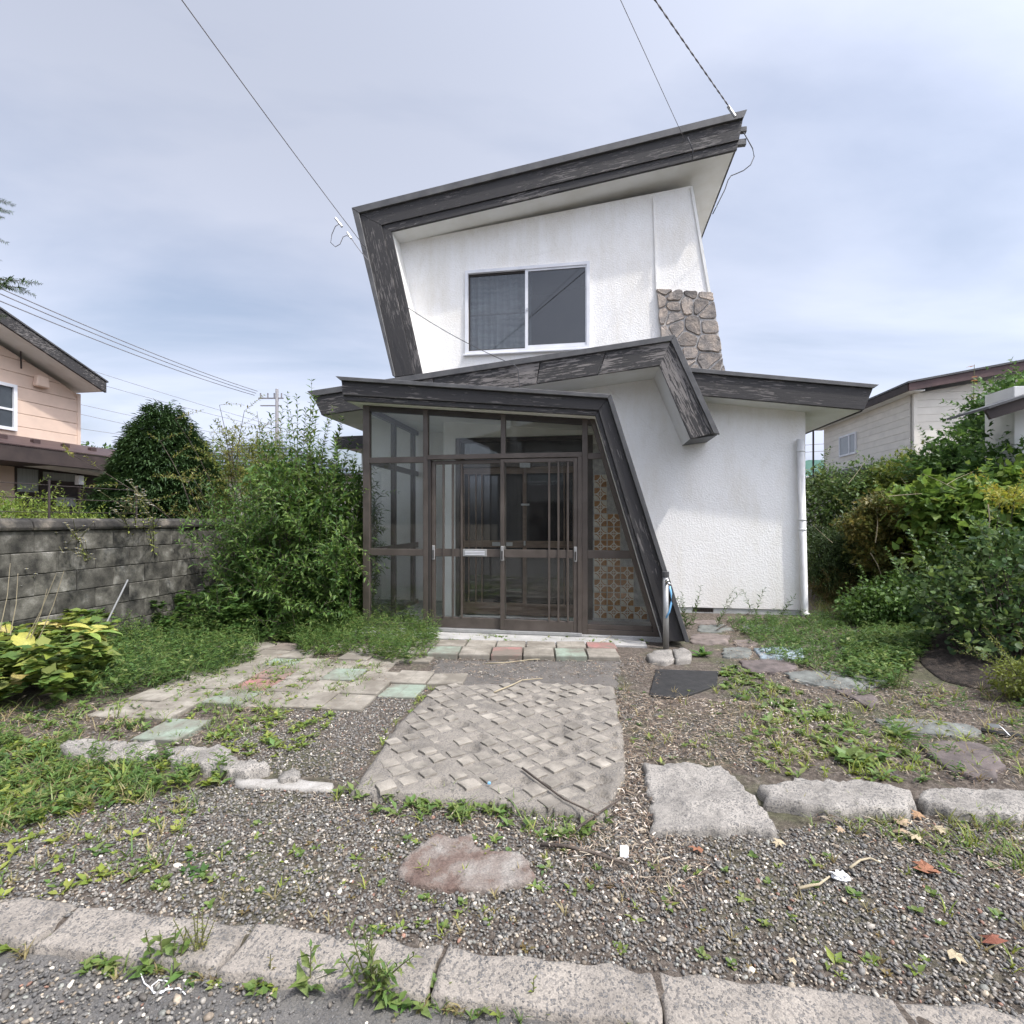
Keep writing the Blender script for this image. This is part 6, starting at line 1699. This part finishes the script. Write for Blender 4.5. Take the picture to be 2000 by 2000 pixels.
for k in range(150):
    x_ = rng.uniform(-1.75, 1.6)
    if noise.noise(Vector((x_ * 3.1, 5, 1))) < -.12:
        continue
    y_ = kerb_y(x_) - .176 + rng.normal() * .012
    f_mix(f_broad(.035, G2 + GY, 6, .01), f_grass(.06, G2, 6), f_broad(.05, G2, 6, .02), f_grass(.05, [(.20, .17, .08)], 7), f_broad(.022, [(.10, .07, .04), (.13, .12, .05)], 8))(pl, x_, y_)
tag(link('kerb_joint_weeds', pl.leaf_mesh('kerb_joint_weeds', M['leaf'])), 'small weeds growing in the joint between kerb and road', 'weeds', kind='stuff')
# single weeds one can pick out
WG = 'single weeds along the street kerb'
def single(name, label, u, v_, group, fn, z_=None):
    pl = Plant()
    p_ = G(u, v_, -.04 if z_ == 'road' else 0)
    fn(pl, p_.x, p_.y)
    loc = Vector((p_.x, p_.y, 0))
    for k in pl.b:
        pl.b[k] = [(a[0] - np.array([p_.x, p_.y, 0]), *a[1:]) for a in pl.b[k]]
    pl.stems = [([Vector(q_) - loc for q_ in pts], r0, r1) for pts, r0, r1 in pl.stems]
    return pl.build(name, label, 'weed', loc, group)
single('weed', 'tallest bushy green weed at the middle of the street kerb', 728, 1950, WG, lambda pl, x_, y_: [sprout(pl, x_ + rng.normal() * .012, y_ + rng.normal() * .01, rng.uniform(.09, .23), 20, .05, .014, G2, (rng.normal() * .4, rng.normal() * .3)) for k in range(9)], 'road')
single('weed', 'broad leaved upright weed left of the tallest kerb weed', 606, 1938, WG, lambda pl, x_, y_: [weed(pl, x_, y_, 8, .10, .034, G2, tilt=.9), sprout(pl, x_, y_, .12, 10, .06, .024, G2)], 'road')
single('weed', 'three leaved weed at the left end of the street kerb', 318, 1895, WG, lambda pl, x_, y_: [sprout(pl, x_ + dx, y_, .12, 6, .05, .034, G2, (dx * 4, -.1), 'heart') for dx in (-.03, 0, .03, .05)], 'road')
single('weed', 'dry yellowish upright weed on the left street kerb', 387, 1886, WG, lambda pl, x_, y_: [sprout(pl, x_ + rng.normal() * .008, y_, .14, 30, .016, .008, [(.20, .19, .06), (.16, .19, .06)], (rng.normal() * .35, rng.normal() * .2)) for k in range(7)], 'road')
single('weed', 'small spreading weed under the dry kerb weed', 372, 1912, WG, lambda pl, x_, y_: weed(pl, x_, y_, 14, .065, .022, GF + G2, tilt=.35), 'road')
single('weed', 'pair of long leaved weeds left of the broad kerb weed', 508, 1926, WG, lambda pl, x_, y_: [weed(pl, x_, y_, 6, .055, .014, GY, tilt=.7), sprout(pl, x_ + .03, y_, .08, 9, .03, .01, [(.17, .15, .06)])], 'road')
single('weed', 'low yellow green weed right of the tallest kerb weed', 880, 1950, WG, lambda pl, x_, y_: [weed(pl, x_ + dx, y_, 9, .065, .024, GY + G2, tilt=.6) for dx in (-.03, .0, .04)], 'road')
single('weed', 'hanging pointed leaved weed between kerb and road', 828, 1978, WG, lambda pl, x_, y_: [weed(pl, x_, y_, 7, .05, .02, G2, tilt=.4), weed(pl, x_ - .05, y_ + .02, 9, .05, .02, G1, tilt=.3)], 'road')
single('weed', 'round leaved weed at the lower middle of the kerb', 1063, 1975, WG, lambda pl, x_, y_: [weed(pl, x_, y_, 7, .04, .028, G2, 'round', .6), sprout(pl, x_ - .03, y_ + .01, .07, 8, .03, .01, GY)], 'road')
single('weed', 'yellowish sprout in the lower left corner by the kerb', 25, 1862, WG, lambda pl, x_, y_: [weed(pl, x_, y_, 9, .06, .026, G2 + GY, 'heart', .5), weed(pl, x_ + .08, y_ + .02, 7, .05, .02, G2)], 'road')
WG2 = 'single weeds in the front gravel'
for (u, v_, lb, fn) in (
    (190, 1664, 'leafy weed rosette in the left gravel', lambda pl, x_, y_: weed(pl, x_, y_, 10, .055, .028, G2 + G1, tilt=.4)),
    (262, 1712, 'drooping weed with reddish base in the left gravel', lambda pl, x_, y_: [weed(pl, x_, y_, 8, .055, .024, G2, tilt=.4), weed(pl, x_, y_, 4, .03, .012, [(.16, .06, .04)], tilt=.2)]),
    (365, 1704, 'twin weed clump in the middle left gravel', lambda pl, x_, y_: [weed(pl, x_ + dx, y_ + dy, 8, .05, .02, G1, tilt=.5) for dx, dy in ((0, 0), (-.03, .09), (.06, -.01))]),
    (1068, 1698, 'star shaped weed rosette right of the red stone', lambda pl, x_, y_: weed(pl, x_, y_, 12, .05, .016, G2 + [(.09, .14, .06)], tilt=.25)),
    (235, 1530, 'long grassy rosette among the foreground weeds', lambda pl, x_, y_: [weed(pl, x_, y_, 26, .16, .011, G2 + GY, 'blade', .8)]),
    (1682, 1490, 'large bright leaved weed behind the right kerb block', lambda pl, x_, y_: [weed(pl, x_ + rng.normal() * .08, y_ + rng.normal() * .04, 7, .085, .055, G2, 'heart', .45, None, .05) for k in range(5)]),
    (1752, 1440, 'dock like weed rosette near the purple flagstone', lambda pl, x_, y_: weed(pl, x_, y_, 22, .13, .026, G2 + GF, tilt=.7)),
    (1440, 1285, 'dark leafy dock weed beside the standpipe rubble', lambda pl, x_, y_: [weed(pl, x_ - .32, y_ + .05, 14, .13, .055, G1 + GF, tilt=.7)]),
    (1590, 1470, 'thin grassy weed near the paler litter', lambda pl, x_, y_: weed(pl, x_ - .2, y_, 14, .10, .007, GY, 'blade', 1.3)),
    (1672, 1345, 'feathery upright weed left of the dark soil mound', lambda pl, x_, y_: [sprout(pl, x_ + .33 + rng.normal() * .02, y_, .17, 26, .03, .008, G2, (rng.normal() * .2, 0)) for k in range(7)])):
    single('weed', lb, u, v_, WG2, fn)
# tall sprouts before the white wall
SG = 'leggy sprouts in front of the white wall'
WL = [(.055, .10, .03), (.08, .135, .04), (.045, .08, .026)]
for (u, v_, hh, lean, lb) in ((1345, 1228, .62, (-.05, 0), 'bushy willow leaved sprout beside the porch leg foot'), (1395, 1226, .72, (.55, 0), 'tall sprout leaning right over the foundation vent'), (1478, 1205, .50, (.15, 0), 'wiry forked sprout at the middle of the white wall'), (1525, 1206, .38, (.3, 0), 'short sprout left of the downpipe foot')):
    single('sprout', lb, u, v_, SG, lambda pl, x_, y_: [sprout(pl, x_ + rng.normal() * .03, y_, hh * rng.uniform(.6, 1), int(hh * 40), .085, .020, WL, (lean[0] + rng.normal() * .15, rng.normal() * .1)) for k in range(5 if lean[0] < 0 else 2)])
# fleabanes by the wall
FG = 'tall white flowered weeds before the block wall'
def fleabane(pl, x_, y_, tips, t_, z_=0):
    for (u, v_) in tips:
        tip = np.array(D(u, v_, t_)) 
        p0 = np.array([x_, y_, .1])
        mid_ = p0 * .5 + tip * .5 + np.array([rng.normal() * .03, 0, .05])
        pts = np.array([p0, p0 * .7 + mid_ * .3, mid_, mid_ * .4 + tip * .6, tip])
        leafy_shoot(pl, pts, .045, .095, .032, GY, start=.2, opp=False, rad=.007, spread=1.2, tipk=.4)
        for k in range(13):
            e = tip + np.array([rng.normal() * .09, rng.normal() * .05, rng.uniform(-.10, .14)])
            pl.stem([Vector(tip - (tip - mid_) * .15 * rng.uniform(0, 1.5)), Vector(e)], .003, .002)
            for a in range(6):
                pl.leaves(e, (math.cos(a * 1.05), math.sin(a * 1.05), .15), (0, 0, 1), .017, .011, (.55, .55, .52), 'round')
            pl.leaves(e, (0, -.2, 1), (0, 1, 0), .008, .008, (.45, .34, .05), 'round')
fl = G(285, 1200)
single('fleabane', 'tall white flowered weed rising above the wall before the conifer', 300, 1200, FG, lambda pl, x_, y_: fleabane(pl, x_, y_, [(255, 975), (285, 985), (240, 1000), (300, 1010), (270, 960)], 5.3))
single('fleabane', 'white flowered weed leaning left across the block wall', 245, 1205, FG, lambda pl, x_, y_: fleabane(pl, x_, y_, [(140, 1040), (110, 1062), (160, 1075)], 4.9))
single('fleabane', 'low white flowered weed bending to the left edge', 225, 1215, FG, lambda pl, x_, y_: fleabane(pl, x_, y_, [(40, 1140), (15, 1125)], 4.6))
# large yellowing leaves at the left edge: each leaf a part
ho = D(30, 1014.5, 4.15)
hosta = thing('hosta', 'yellowing hosta with big pointed leaves at the left edge', 'plant', (ho.x, ho.y, 0))
tv, tf = np.array(SHAPES['heart'][0]), SHAPES['heart'][1]
lms = []
for k, c_ in enumerate(((.26, .30, .05), (.19, .27, .05), (.34, .33, .07), (.15, .23, .045), (.38, .32, .11))):
    lm_ = nmat('hosta_leaf', [(0.3, tuple(x * .75 for x in c_)), (0.7, tuple(x * 1.2 for x in c_))], scale=9, rough=.5, bmp=.3, bscale=30)
    V, F = [], []
    ns = 7
    for i in range(ns + 1):
        f = i / ns
        w_ = .5 * math.sin(math.pi * min(1, f * .93 + .04)) ** .8 * (1.15 - .45 * f)
        z_ = .25 * f - .5 * f * f
        V += [(f, -w_, z_ + .10), (f, -w_ * .5, z_ + .03), (f, 0, z_), (f, w_ * .5, z_ + .03), (f, w_, z_ + .10)]
    for i in range(ns):
        for j in range(4):
            a = i * 5 + j
            F.append((a, a + 1, a + 6, a + 5))
    lms.append(MB().add(V, F).mesh('leaf', lm_, True))
rs = random.Random(3)
hpl = Plant()
for k in range(84):
    az = rs.uniform(0, 6.28); rr = rs.uniform(.03, .5)
    z_ = rs.uniform(.18, .52) * (1 - rr * .4)
    L_ = rs.uniform(.15, .26)
    P_ = (math.cos(az) * rr + rs.choice((-.25, 0, .2)), math.sin(az) * rr * .7, z_)
    o = link('leaf', rs.choice(lms), hosta, P_, (rs.uniform(-.3, .3), rs.uniform(-.35, .45), az + rs.uniform(-.4, .4)))
    o.scale = (L_, L_ * .62, L_)
    hpl.stem([Vector((P_[0] * .3, P_[1] * .3, 0)), Vector((P_[0] * .6, P_[1] * .6, z_ * .7)), Vector(P_)], .004, .003)
link('stalk', hpl.stem_mesh('stalk', M['twig']), hosta)
pl = Plant()
for (u0, v0, u1, v1) in ((40, 1270, 110, 1120), (60, 1245, 92, 1150), (0, 1230, 20, 1100), (20, 1240, 35, 1120), (75, 1250, 125, 1115)):
    pl.stem([D(u0, v0, 4.0), D((u0 + u1) / 2 + 4, (v0 + v1) / 2, 4.0), D(u1, v1, 4.0)], .004, .002)
pl.build('dry_stalks', 'dry pale stalks standing behind the hosta leaves', 'stalks', sm='pale_stem')
tag(MB().tube([D(209, 1215, 4.75), D(250, 1132, 4.9)], .008, 6).build('stake', M['steel']), 'thin grey metal stake leaning before the block wall', 'stake')

# ------------------------------------------------------------------ gravel
ph = (1 + 5 ** .5) / 2
ico = unit(np.array([(-1, ph, 0), (1, ph, 0), (-1, -ph, 0), (1, -ph, 0), (0, -1, ph), (0, 1, ph), (0, -1, -ph), (0, 1, -ph), (ph, 0, -1), (ph, 0, 1), (-ph, 0, -1), (-ph, 0, 1)]))
icf = np.array([(0, 11, 5), (0, 5, 1), (0, 1, 7), (0, 7, 10), (0, 10, 11), (1, 5, 9), (5, 11, 4), (11, 10, 2), (10, 7, 6), (7, 1, 8), (3, 9, 4), (3, 4, 2), (3, 2, 6), (3, 6, 8), (3, 8, 9), (4, 9, 5), (2, 4, 11), (6, 2, 10), (8, 6, 7), (9, 8, 1)])
def pebbles(pts, r0, r1, z_off):
    n = len(pts)
    P_ = np.array([(x_, y_, gz(x_, y_) + z_off) for x_, y_ in pts])
    s = np.exp(rng.uniform(math.log(r0), math.log(r1), (n, 1)))
    big = rng.uniform(0, 1, (n, 1)) < .02
    s = np.where(big, s * 1.7, s)
    S = s * np.stack([rng.uniform(.9, 1.5, n), rng.uniform(.75, 1.1, n), rng.uniform(.5, .8, n)], 1)
    a = rng.uniform(0, 6.283, n); tl = rng.normal(size=(n, 2)) * .25
    V = ico[None] * S[:, None, :] * rng.uniform(.86, 1.12, (n, 12, 1))
    x_ = V[..., 0] * np.cos(a)[:, None] - V[..., 1] * np.sin(a)[:, None]
    y_ = V[..., 0] * np.sin(a)[:, None] + V[..., 1] * np.cos(a)[:, None]
    z_ = V[..., 2] + x_ * tl[:, :1] + y_ * tl[:, 1:]
    V = np.stack([x_, y_, z_], -1) + P_[:, None, :] + np.array([0, 0, 1])[None, None] * rng.uniform(-.004, .005, (n, 1, 1))
    pal = np.array([(.085, .088, .092), (.13, .132, .135), (.18, .178, .172), (.105, .10, .095), (.24, .235, .225), (.16, .14, .118), (.30, .27, .225), (.20, .215, .21), (.52, .51, .48), (.20, .12, .095)])
    w = np.array([.20, .22, .16, .12, .09, .08, .045, .05, .022, .013]); w /= w.sum()
    C_ = pal[rng.choice(len(pal), n, p=w)] * np.array([1.22, 1.14, 1.02]) * rng.uniform(.7, 1.35, (n, 1))
    F = icf[None] + (np.arange(n) * 12)[:, None, None]
    return V.reshape(-1, 3), F.reshape(-1, 3), np.repeat(C_, 12, axis=0)
def gravel(name, label, polys, r0, r1, zo):
    pts = []
    for poly_px, dens in polys:
        pts += sample(poly_px, dens * 1.6)
    V, F, C_ = pebbles(pts, r0, r1, zo)
    o = link(name, np_mesh(name, V, F, C_, M['pebble'], True))
    tag(o, label, 'gravel', kind='stuff')
red_px = [(765, 1740), (1050, 1740), (1040, 1650), (840, 1620)]
gravel('gravel', 'grey river gravel between the street kerb and the slabs', [
    ([(-80, 1775), (-80, 1610), (300, 1560), (440, 1525), (660, 1545), (1190, 1594), (1270, 1618), (1500, 1626), (1700, 1595), (2100, 1612), (2100, 1999), (1349, 1905), (699, 1840)], 6000),
    ([(430, 1440), (520, 1400), (700, 1335), (850, 1332), (775, 1410), (682, 1543), (640, 1522), (500, 1512)], 4200),
    ([(1235, 1430), (1310, 1400), (1440, 1400), (1560, 1470), (1480, 1520), (1420, 1490), (1260, 1480)], 2600),
    ([(1186, 1590), (1226, 1470), (1262, 1480), (1280, 1620)], 3500),
    ([(1200, 1340), (1280, 1365), (1300, 1400), (1215, 1420)], 2600)], .0028, .0080, .0022)
pts = sample([(-100, 1855), (330, 1868), (560, 1935), (520, 2010), (-100, 2010)], 6000)
pts = [p_ for p_ in pts if p_[1] < kerb_y(p_[0]) - .172]
pts2 = [p_ for p_ in sample([(400, 1900), (1300, 1960), (1300, 2040), (400, 2040)], 500) if p_[1] < kerb_y(p_[0]) - .18]
V, F, C_ = pebbles(pts + pts2, .0030, .0080, .001)
tag(link('road_gravel', np_mesh('road_gravel', V, F, C_, M['pebble'], True)), 'loose gravel washed onto the street at the lower left', 'gravel', kind='stuff')

# ------------------------------------------------------------------ litter
def slivers(name, label, polys, ln, wd, cols, zo=.012):
    pl = Plant()
    for poly_px, dens in polys:
        pts = sample(poly_px, dens)
        n = len(pts)
        P_ = np.array([(x_, y_, gz(x_, y_) + zo + rng.uniform(0, .012)) for x_, y_ in pts])
        a = rng.uniform(0, 6.28, n)
        D_ = np.stack([np.cos(a), np.sin(a), rng.normal(size=n) * .15], 1)
        pl.leaves(P_, D_, np.array([[0, 0, 1.0]]) + rng.normal(size=(n, 3)) * .5, ln * rng.uniform(.4, 1.5, (n, 1)), wd * rng.uniform(.6, 1.4, (n, 1)), shades(n, cols, .3), 'blade')
    tag(link(name, pl.leaf_mesh(name, M['litter'])), label, 'litter', kind='stuff')
slivers('plant_litter', 'dry brown needles and stalks strewn right of the studded slab', [
    ([(1180, 1350), (1300, 1360), (1500, 1380), (1660, 1470), (1500, 1520), (1350, 1500), (1200, 1480)], 3200),
    ([(1130, 1610), (1330, 1610), (1400, 1720), (1300, 1780), (1200, 1740), (1060, 1660)], 2600),
    ([(1180, 1480), (1262, 1480), (1290, 1620), (1180, 1600)], 4500),
    ([(1400, 1210), (1640, 1205), (1750, 1260), (1640, 1320), (1420, 1260)], 1300),
    ([(1400, 1270), (1640, 1290), (1800, 1340), (2060, 1350), (2060, 1540), (1790, 1530), (1640, 1440)], 1500),
    ([(1560, 1590), (2080, 1610), (2080, 1740), (1700, 1650)], 1500),
    ([(0, 1385), (300, 1370), (450, 1450), (200, 1460), (0, 1440)], 1500),
    ([(840, 1285), (1290, 1280), (1290, 1340), (840, 1340)], 900),
    ([(850, 1340), (1190, 1340), (1200, 1560), (1000, 1560)], 260),
    ([(600, 1550), (1200, 1600), (1200, 1680), (640, 1600)], 900),
    ([(300, 1300), (760, 1260), (760, 1360), (400, 1470)], 1000)], .042, .0034, [(.10, .065, .045), (.16, .115, .08), (.06, .042, .032), (.26, .21, .15), (.33, .28, .21)])
slivers('pale_litter', 'pale curled dry scraps on the ground before the white wall', [
    ([(1320, 1370), (1420, 1375), (1400, 1410), (1320, 1400)], 900),
    ([(1500, 1375), (1660, 1385), (1640, 1420), (1520, 1450), (1480, 1420)], 700),
    ([(1180, 1480), (1262, 1500), (1290, 1620), (1200, 1620)], 700),
    ([(1020, 1625), (1320, 1630), (1340, 1700), (1200, 1740), (1080, 1720)], 450)], .022, .006, [(.38, .33, .28), (.28, .24, .20), (.46, .41, .35)], .018)
def twig(label, pts_px, r, m='bark', z_=.02, side=0):
    mb = MB()
    P_ = [G(u, v_, z_) for u, v_ in pts_px]
    for p_ in P_:
        p_.z = max(gz(p_.x, p_.y) + z_, z_)
    tag(mb.tube(P_, r, 6, True, r * .6).build('twig', M[m], None, True), label, 'twig', 'fallen twigs')
twig('dark fallen branch pointing at the white paper scrap', [(1055, 1650), (1105, 1653), (1160, 1668), (1230, 1690)], .008)
twig('long dark branch lying across the right end of the studded slab', [(1020, 1500), (1060, 1530), (1100, 1560), (1170, 1595)], .006, z_=.065)
twig('dark branch leaning over the gap right of the studded slab', [(1125, 1620), (1170, 1590), (1215, 1560)], .006, z_=.05)
twig('pale dry root lying before the entrance step', [(948, 1296), (990, 1294), (1040, 1288), (1090, 1286)], .006, 'pale_stem')
twig('pale dry root across the back edge of the studded slab', [(965, 1352), (1000, 1338), (1020, 1328), (1060, 1325)], .006, 'pale_stem', .06)
twig('pale straw on the concrete before the right porch pane', [(1170, 1256), (1185, 1248), (1199, 1238)], .004, 'pale_stem', .06)
twig('thin brown branch arching in front of the white wall foot', [(1400, 1230), (1440, 1208), (1490, 1185), (1540, 1170)], .006, 'bark', .03)
twig('bleached root fragments left of the white tissue', [(1560, 1735), (1580, 1730), (1600, 1727), (1620, 1712)], .006, 'pale_stem')
twig('bleached forked root right of the white tissue', [(1660, 1695), (1680, 1680), (1700, 1676), (1720, 1685)], .005, 'pale_stem')
twig('brown stick among litter beside the blue flagstone', [(1540, 1288), (1580, 1300), (1620, 1320)], .006)
# leaves that fell in the right foreground
dl = [nmat('dry_leaf', [(0.3, tuple(x * .7 for x in c_)), (0.7, c_)], scale=12, rough=.8, bmp=.3) for c_ in ((.36, .22, .12), (.42, .31, .20), (.30, .13, .07), (.24, .085, .05), (.48, .40, .26))]
mm = []
for c_ in dl:
    r2 = random.Random(len(mm))
    V = [(x_ - .5, y_, z_ + r2.uniform(.0, .14)) for x_, y_, z_ in SHAPES['maple'][0]]
    mm.append(MB().add(V, SHAPES['maple'][1]).mesh('dry_leaf', c_))
DG = 'dry fallen leaves in the right foreground gravel'
for k, (u, v_, s_, ci, lb) in enumerate(((1765, 1602, .07, 1, 'pale fallen leaf at the joint of the two kerb blocks'), (1790, 1590, .06, 0, 'tan fallen leaf against the right kerb block'), (1762, 1622, .07, 1, None), (1785, 1632, .06, 4, None), (1840, 1618, .06, 4, None), (1805, 1688, .085, 2, 'largest rust orange fallen leaf in the right foreground'), (1822, 1696, .06, 2, None), (1936, 1830, .075, 3, 'red brown leaf lying alone in the lower right gravel'), (1358, 1658, .06, 2, 'orange brown leaf below the whitish pitted slab'), (1520, 1645, .055, 4, 'bleached leaf near the corner of the whitish pitted slab'), (1870, 1868, .05, 4, 'cream leaf below the red brown leaf'), (1545, 1873, .03, 4, 'small yellowish leaf low in the front gravel'), (1640, 1620, .04, 1, None), (1690, 1630, .035, 1, None))):
    p_ = G(u, v_, .02)
    o = link('dry_leaf', mm[ci], None, (p_.x, p_.y, gz(p_.x, p_.y) + .018), (rs.uniform(-.25, .25), rs.uniform(-.25, .25), rs.uniform(0, 6.28)))
    o.scale = (s_, s_, s_)
    tag(o, lb or 'small tan fallen leaf in the grass before the right kerb blocks', 'leaf', DG)
# scraps
M['paper'] = plain('white_paper', (0.80, 0.80, 0.80), .7)
p_ = G(1219, 1672, .02)
tag(MB().box(-.017, .017, -.004, .004, 0, .042).build('paper_scrap', M['paper'], None, loc=(p_.x, p_.y, .012), rot=(R(-35), R(4), R(-8)), bev=.003), 'small white card standing in the litter below the slab gap', 'paper')
p_ = G(1640, 1709, .015)
mb = MB()
V = []
for i in range(9):
    th_ = math.pi * i / 8
    for k in range(14):
        a = 6.283 * k / 14
        d_ = Vector((math.sin(th_) * math.cos(a), math.sin(th_) * math.sin(a), math.cos(th_)))
        r__ = .024 * (1 + .75 * noise.noise(d_ * 2.3 + Vector((3, 1, 7))) + .35 * noise.noise(d_ * 6))
        V.append((d_.x * r__ * 1.25, d_.y * r__, d_.z * r__ * .6))
mb.add(V, [(i * 14 + k, i * 14 + (k + 1) % 14, (i + 1) * 14 + (k + 1) % 14, (i + 1) * 14 + k) for i in range(8) for k in range(14)])
tag(mb.build('tissue', M['paper'], None, loc=(p_.x, p_.y, .012)), 'crumpled white tissue in the right foreground gravel', 'tissue')
st_ = [G(u, v_, .06) for u, v_ in ((1932, 1415), (1955, 1424), (1975, 1436), (2010, 1455))]
V = []
for k, q_ in enumerate(st_):
    z_ = .05 + .02 * math.sin(k * 1.7)
    V += [(q_.x, q_.y - .015, z_), (q_.x, q_.y + .015, z_ + .012)]
tag(MB().add(V, [(2 * k, 2 * k + 1, 2 * k + 3, 2 * k + 2) for k in range(3)]).build('plastic_strap', M['paper']), 'white plastic strap curling in at the right edge', 'strap')
tag(MB().tube([G(u, v_, .02) for u, v_ in ((1916, 1425), (1950, 1432), (2010, 1440))], .014, 6).build('black_pipe', M['rubber']), 'black plastic pipe end beside the white strap', 'pipe')
cd = [G(u, v_, -.02) for u, v_ in ((277, 1878), (274, 1900), (282, 1920), (292, 1928), (300, 1938), (316, 1940), (330, 1928), (326, 1916), (310, 1914), (296, 1926), (300, 1940), (330, 1932), (350, 1930), (362, 1942))]
tag(MB().tube(cd, .0016, 6).build('string', M['paper']), 'loop of white string on the gravel at the lower left', 'string')
pk_ = G(955, 1530, .06)
tag(MB().box(-.008, .008, -.004, .004, 0, .012).build('plastic_chip', M['hose'], None, loc=(pk_.x, pk_.y, .055), rot=(0, .2, .4), bev=.002), 'tiny blue plastic chip on the studded slab', 'litter')
# dark heap of soil under the right thicket
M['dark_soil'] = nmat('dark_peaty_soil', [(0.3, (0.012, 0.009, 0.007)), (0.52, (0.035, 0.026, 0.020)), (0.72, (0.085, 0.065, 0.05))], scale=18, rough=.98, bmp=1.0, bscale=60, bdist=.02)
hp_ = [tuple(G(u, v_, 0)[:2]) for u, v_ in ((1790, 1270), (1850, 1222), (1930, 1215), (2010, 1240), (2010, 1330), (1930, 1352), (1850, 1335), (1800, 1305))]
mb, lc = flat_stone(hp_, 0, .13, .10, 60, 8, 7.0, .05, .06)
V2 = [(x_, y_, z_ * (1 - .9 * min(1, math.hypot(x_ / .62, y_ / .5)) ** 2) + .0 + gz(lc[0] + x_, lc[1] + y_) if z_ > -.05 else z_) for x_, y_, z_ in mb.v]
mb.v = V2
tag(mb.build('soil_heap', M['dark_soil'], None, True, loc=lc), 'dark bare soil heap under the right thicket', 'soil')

# fine grit bed under the pebbles
M['grit'] = agg_mat('fine_grey_grit', (0.215, 0.198, 0.172), 230, 0.6)
def bed(name, poly_px):
    poly = [tuple(G(u, v_)[:2]) for u, v_ in poly_px]
    x0, x1 = min(p_[0] for p_ in poly), max(p_[0] for p_ in poly); y0, y1 = min(p_[1] for p_ in poly), max(p_[1] for p_ in poly)
    gx = np.arange(x0, x1 + .04, .04); gy = np.arange(y0, y1 + .04, .04)
    ids, V, F = {}, [], []
    for j, y_ in enumerate(gy):
        for i, x_ in enumerate(gx):
            w_ = .06 * noise.noise(Vector((x_ * 6, y_ * 6, 9)))
            if inside(poly, x_ + w_, y_ - w_):
                ids[(i, j)] = len(V)
                V.append((x_, y_, gz(x_, y_) - .001))
    for (i, j), a in ids.items():
        if (i + 1, j) in ids and (i + 1, j + 1) in ids and (i, j + 1) in ids:
            F.append((a, ids[(i + 1, j)], ids[(i + 1, j + 1)], ids[(i, j + 1)]))
    tag(link(name, np_mesh(name, V, F, None, M['grit'], True)), kind='structure')
bed('gravel_bed', [(-60, 1770), (-60, 1610), (300, 1560), (440, 1525), (660, 1545), (1190, 1594), (1270, 1618), (1500, 1626), (1700, 1600), (2080, 1625), (2080, 1992), (1349, 1900), (699, 1836)])
bed('gravel_bed', [(430, 1440), (520, 1400), (700, 1335), (850, 1332), (800, 1400), (690, 1543), (640, 1522), (500, 1512)])
bed('gravel_bed', [(1235, 1430), (1310, 1400), (1440, 1400), (1560, 1470), (1480, 1520), (1420, 1490), (1260, 1480)])
gravel('patch_grit', 'small stones scattered before the entrance step and on the right soil', [([(838, 1288), (1260, 1288), (1260, 1338), (838, 1338)], 900), ([(1400, 1290), (1800, 1340), (2050, 1400), (2050, 1540), (1600, 1520), (1400, 1400)], 420), ([(0, 1390), (420, 1380), (420, 1470), (0, 1470)], 420)], .003, .008, .012)

# ------------------------------------------------------------------ the other side of the street, seen mirrored in the porch glass
ox = thing('opposite_house', 'house across the street mirrored in the porch glass', 'house', (1.0, -9.5, 0), 0)
MB().box(-7, 7, -6, 0, -.05, 4.9).build('wall', nmat('grey_brown_render', [(0.3, (0.24, 0.225, 0.21)), (0.7, (0.33, 0.31, 0.29))], scale=3, rough=.9), ox)
MB().prism([(-7.8, 4.8), (7.8, 4.8), (0, 6.2)], -6.6, .7).build('roof', M['roof_metal'], ox)
for x_ in (-4.6, -1.4, 2.2, 5.0):
    w_ = link('window', None, ox)
    MB().box(x_ - .85, x_ + .85, .001, .03, 2.9, 4.2).build('frame', M['aluminium'], w_)
    MB().box(x_ - .78, x_ + .78, .031, .04, 2.97, 4.13).build('pane', M['pale_curtain'], w_)
sh_ = link('garage_shutter', None, ox)
for k in range(16):
    MB().box(.6, 4.2, .001, .03 + .01 * (k % 2), .1 + .14 * k, .235 + .14 * k).build('shutter_slat', M['steel'], sh_)
MB().box(-5.4, -3.4, .001, .05, .0, 2.1).build('door', M['brown_trim'], ox)
po2 = thing('street_pole', 'street pole behind the camera carrying the house wires', 'pole', (-3.9, -6.3, 0))
MB().tube([(0, 0, 0), (0, 0, 8.5)], .14, 10, r1=.1).build('shaft', M['steel'], po2, True)
MB().box(-.8, .8, -.05, .05, 7.6, 7.7).build('crossarm', M['steel'], po2)
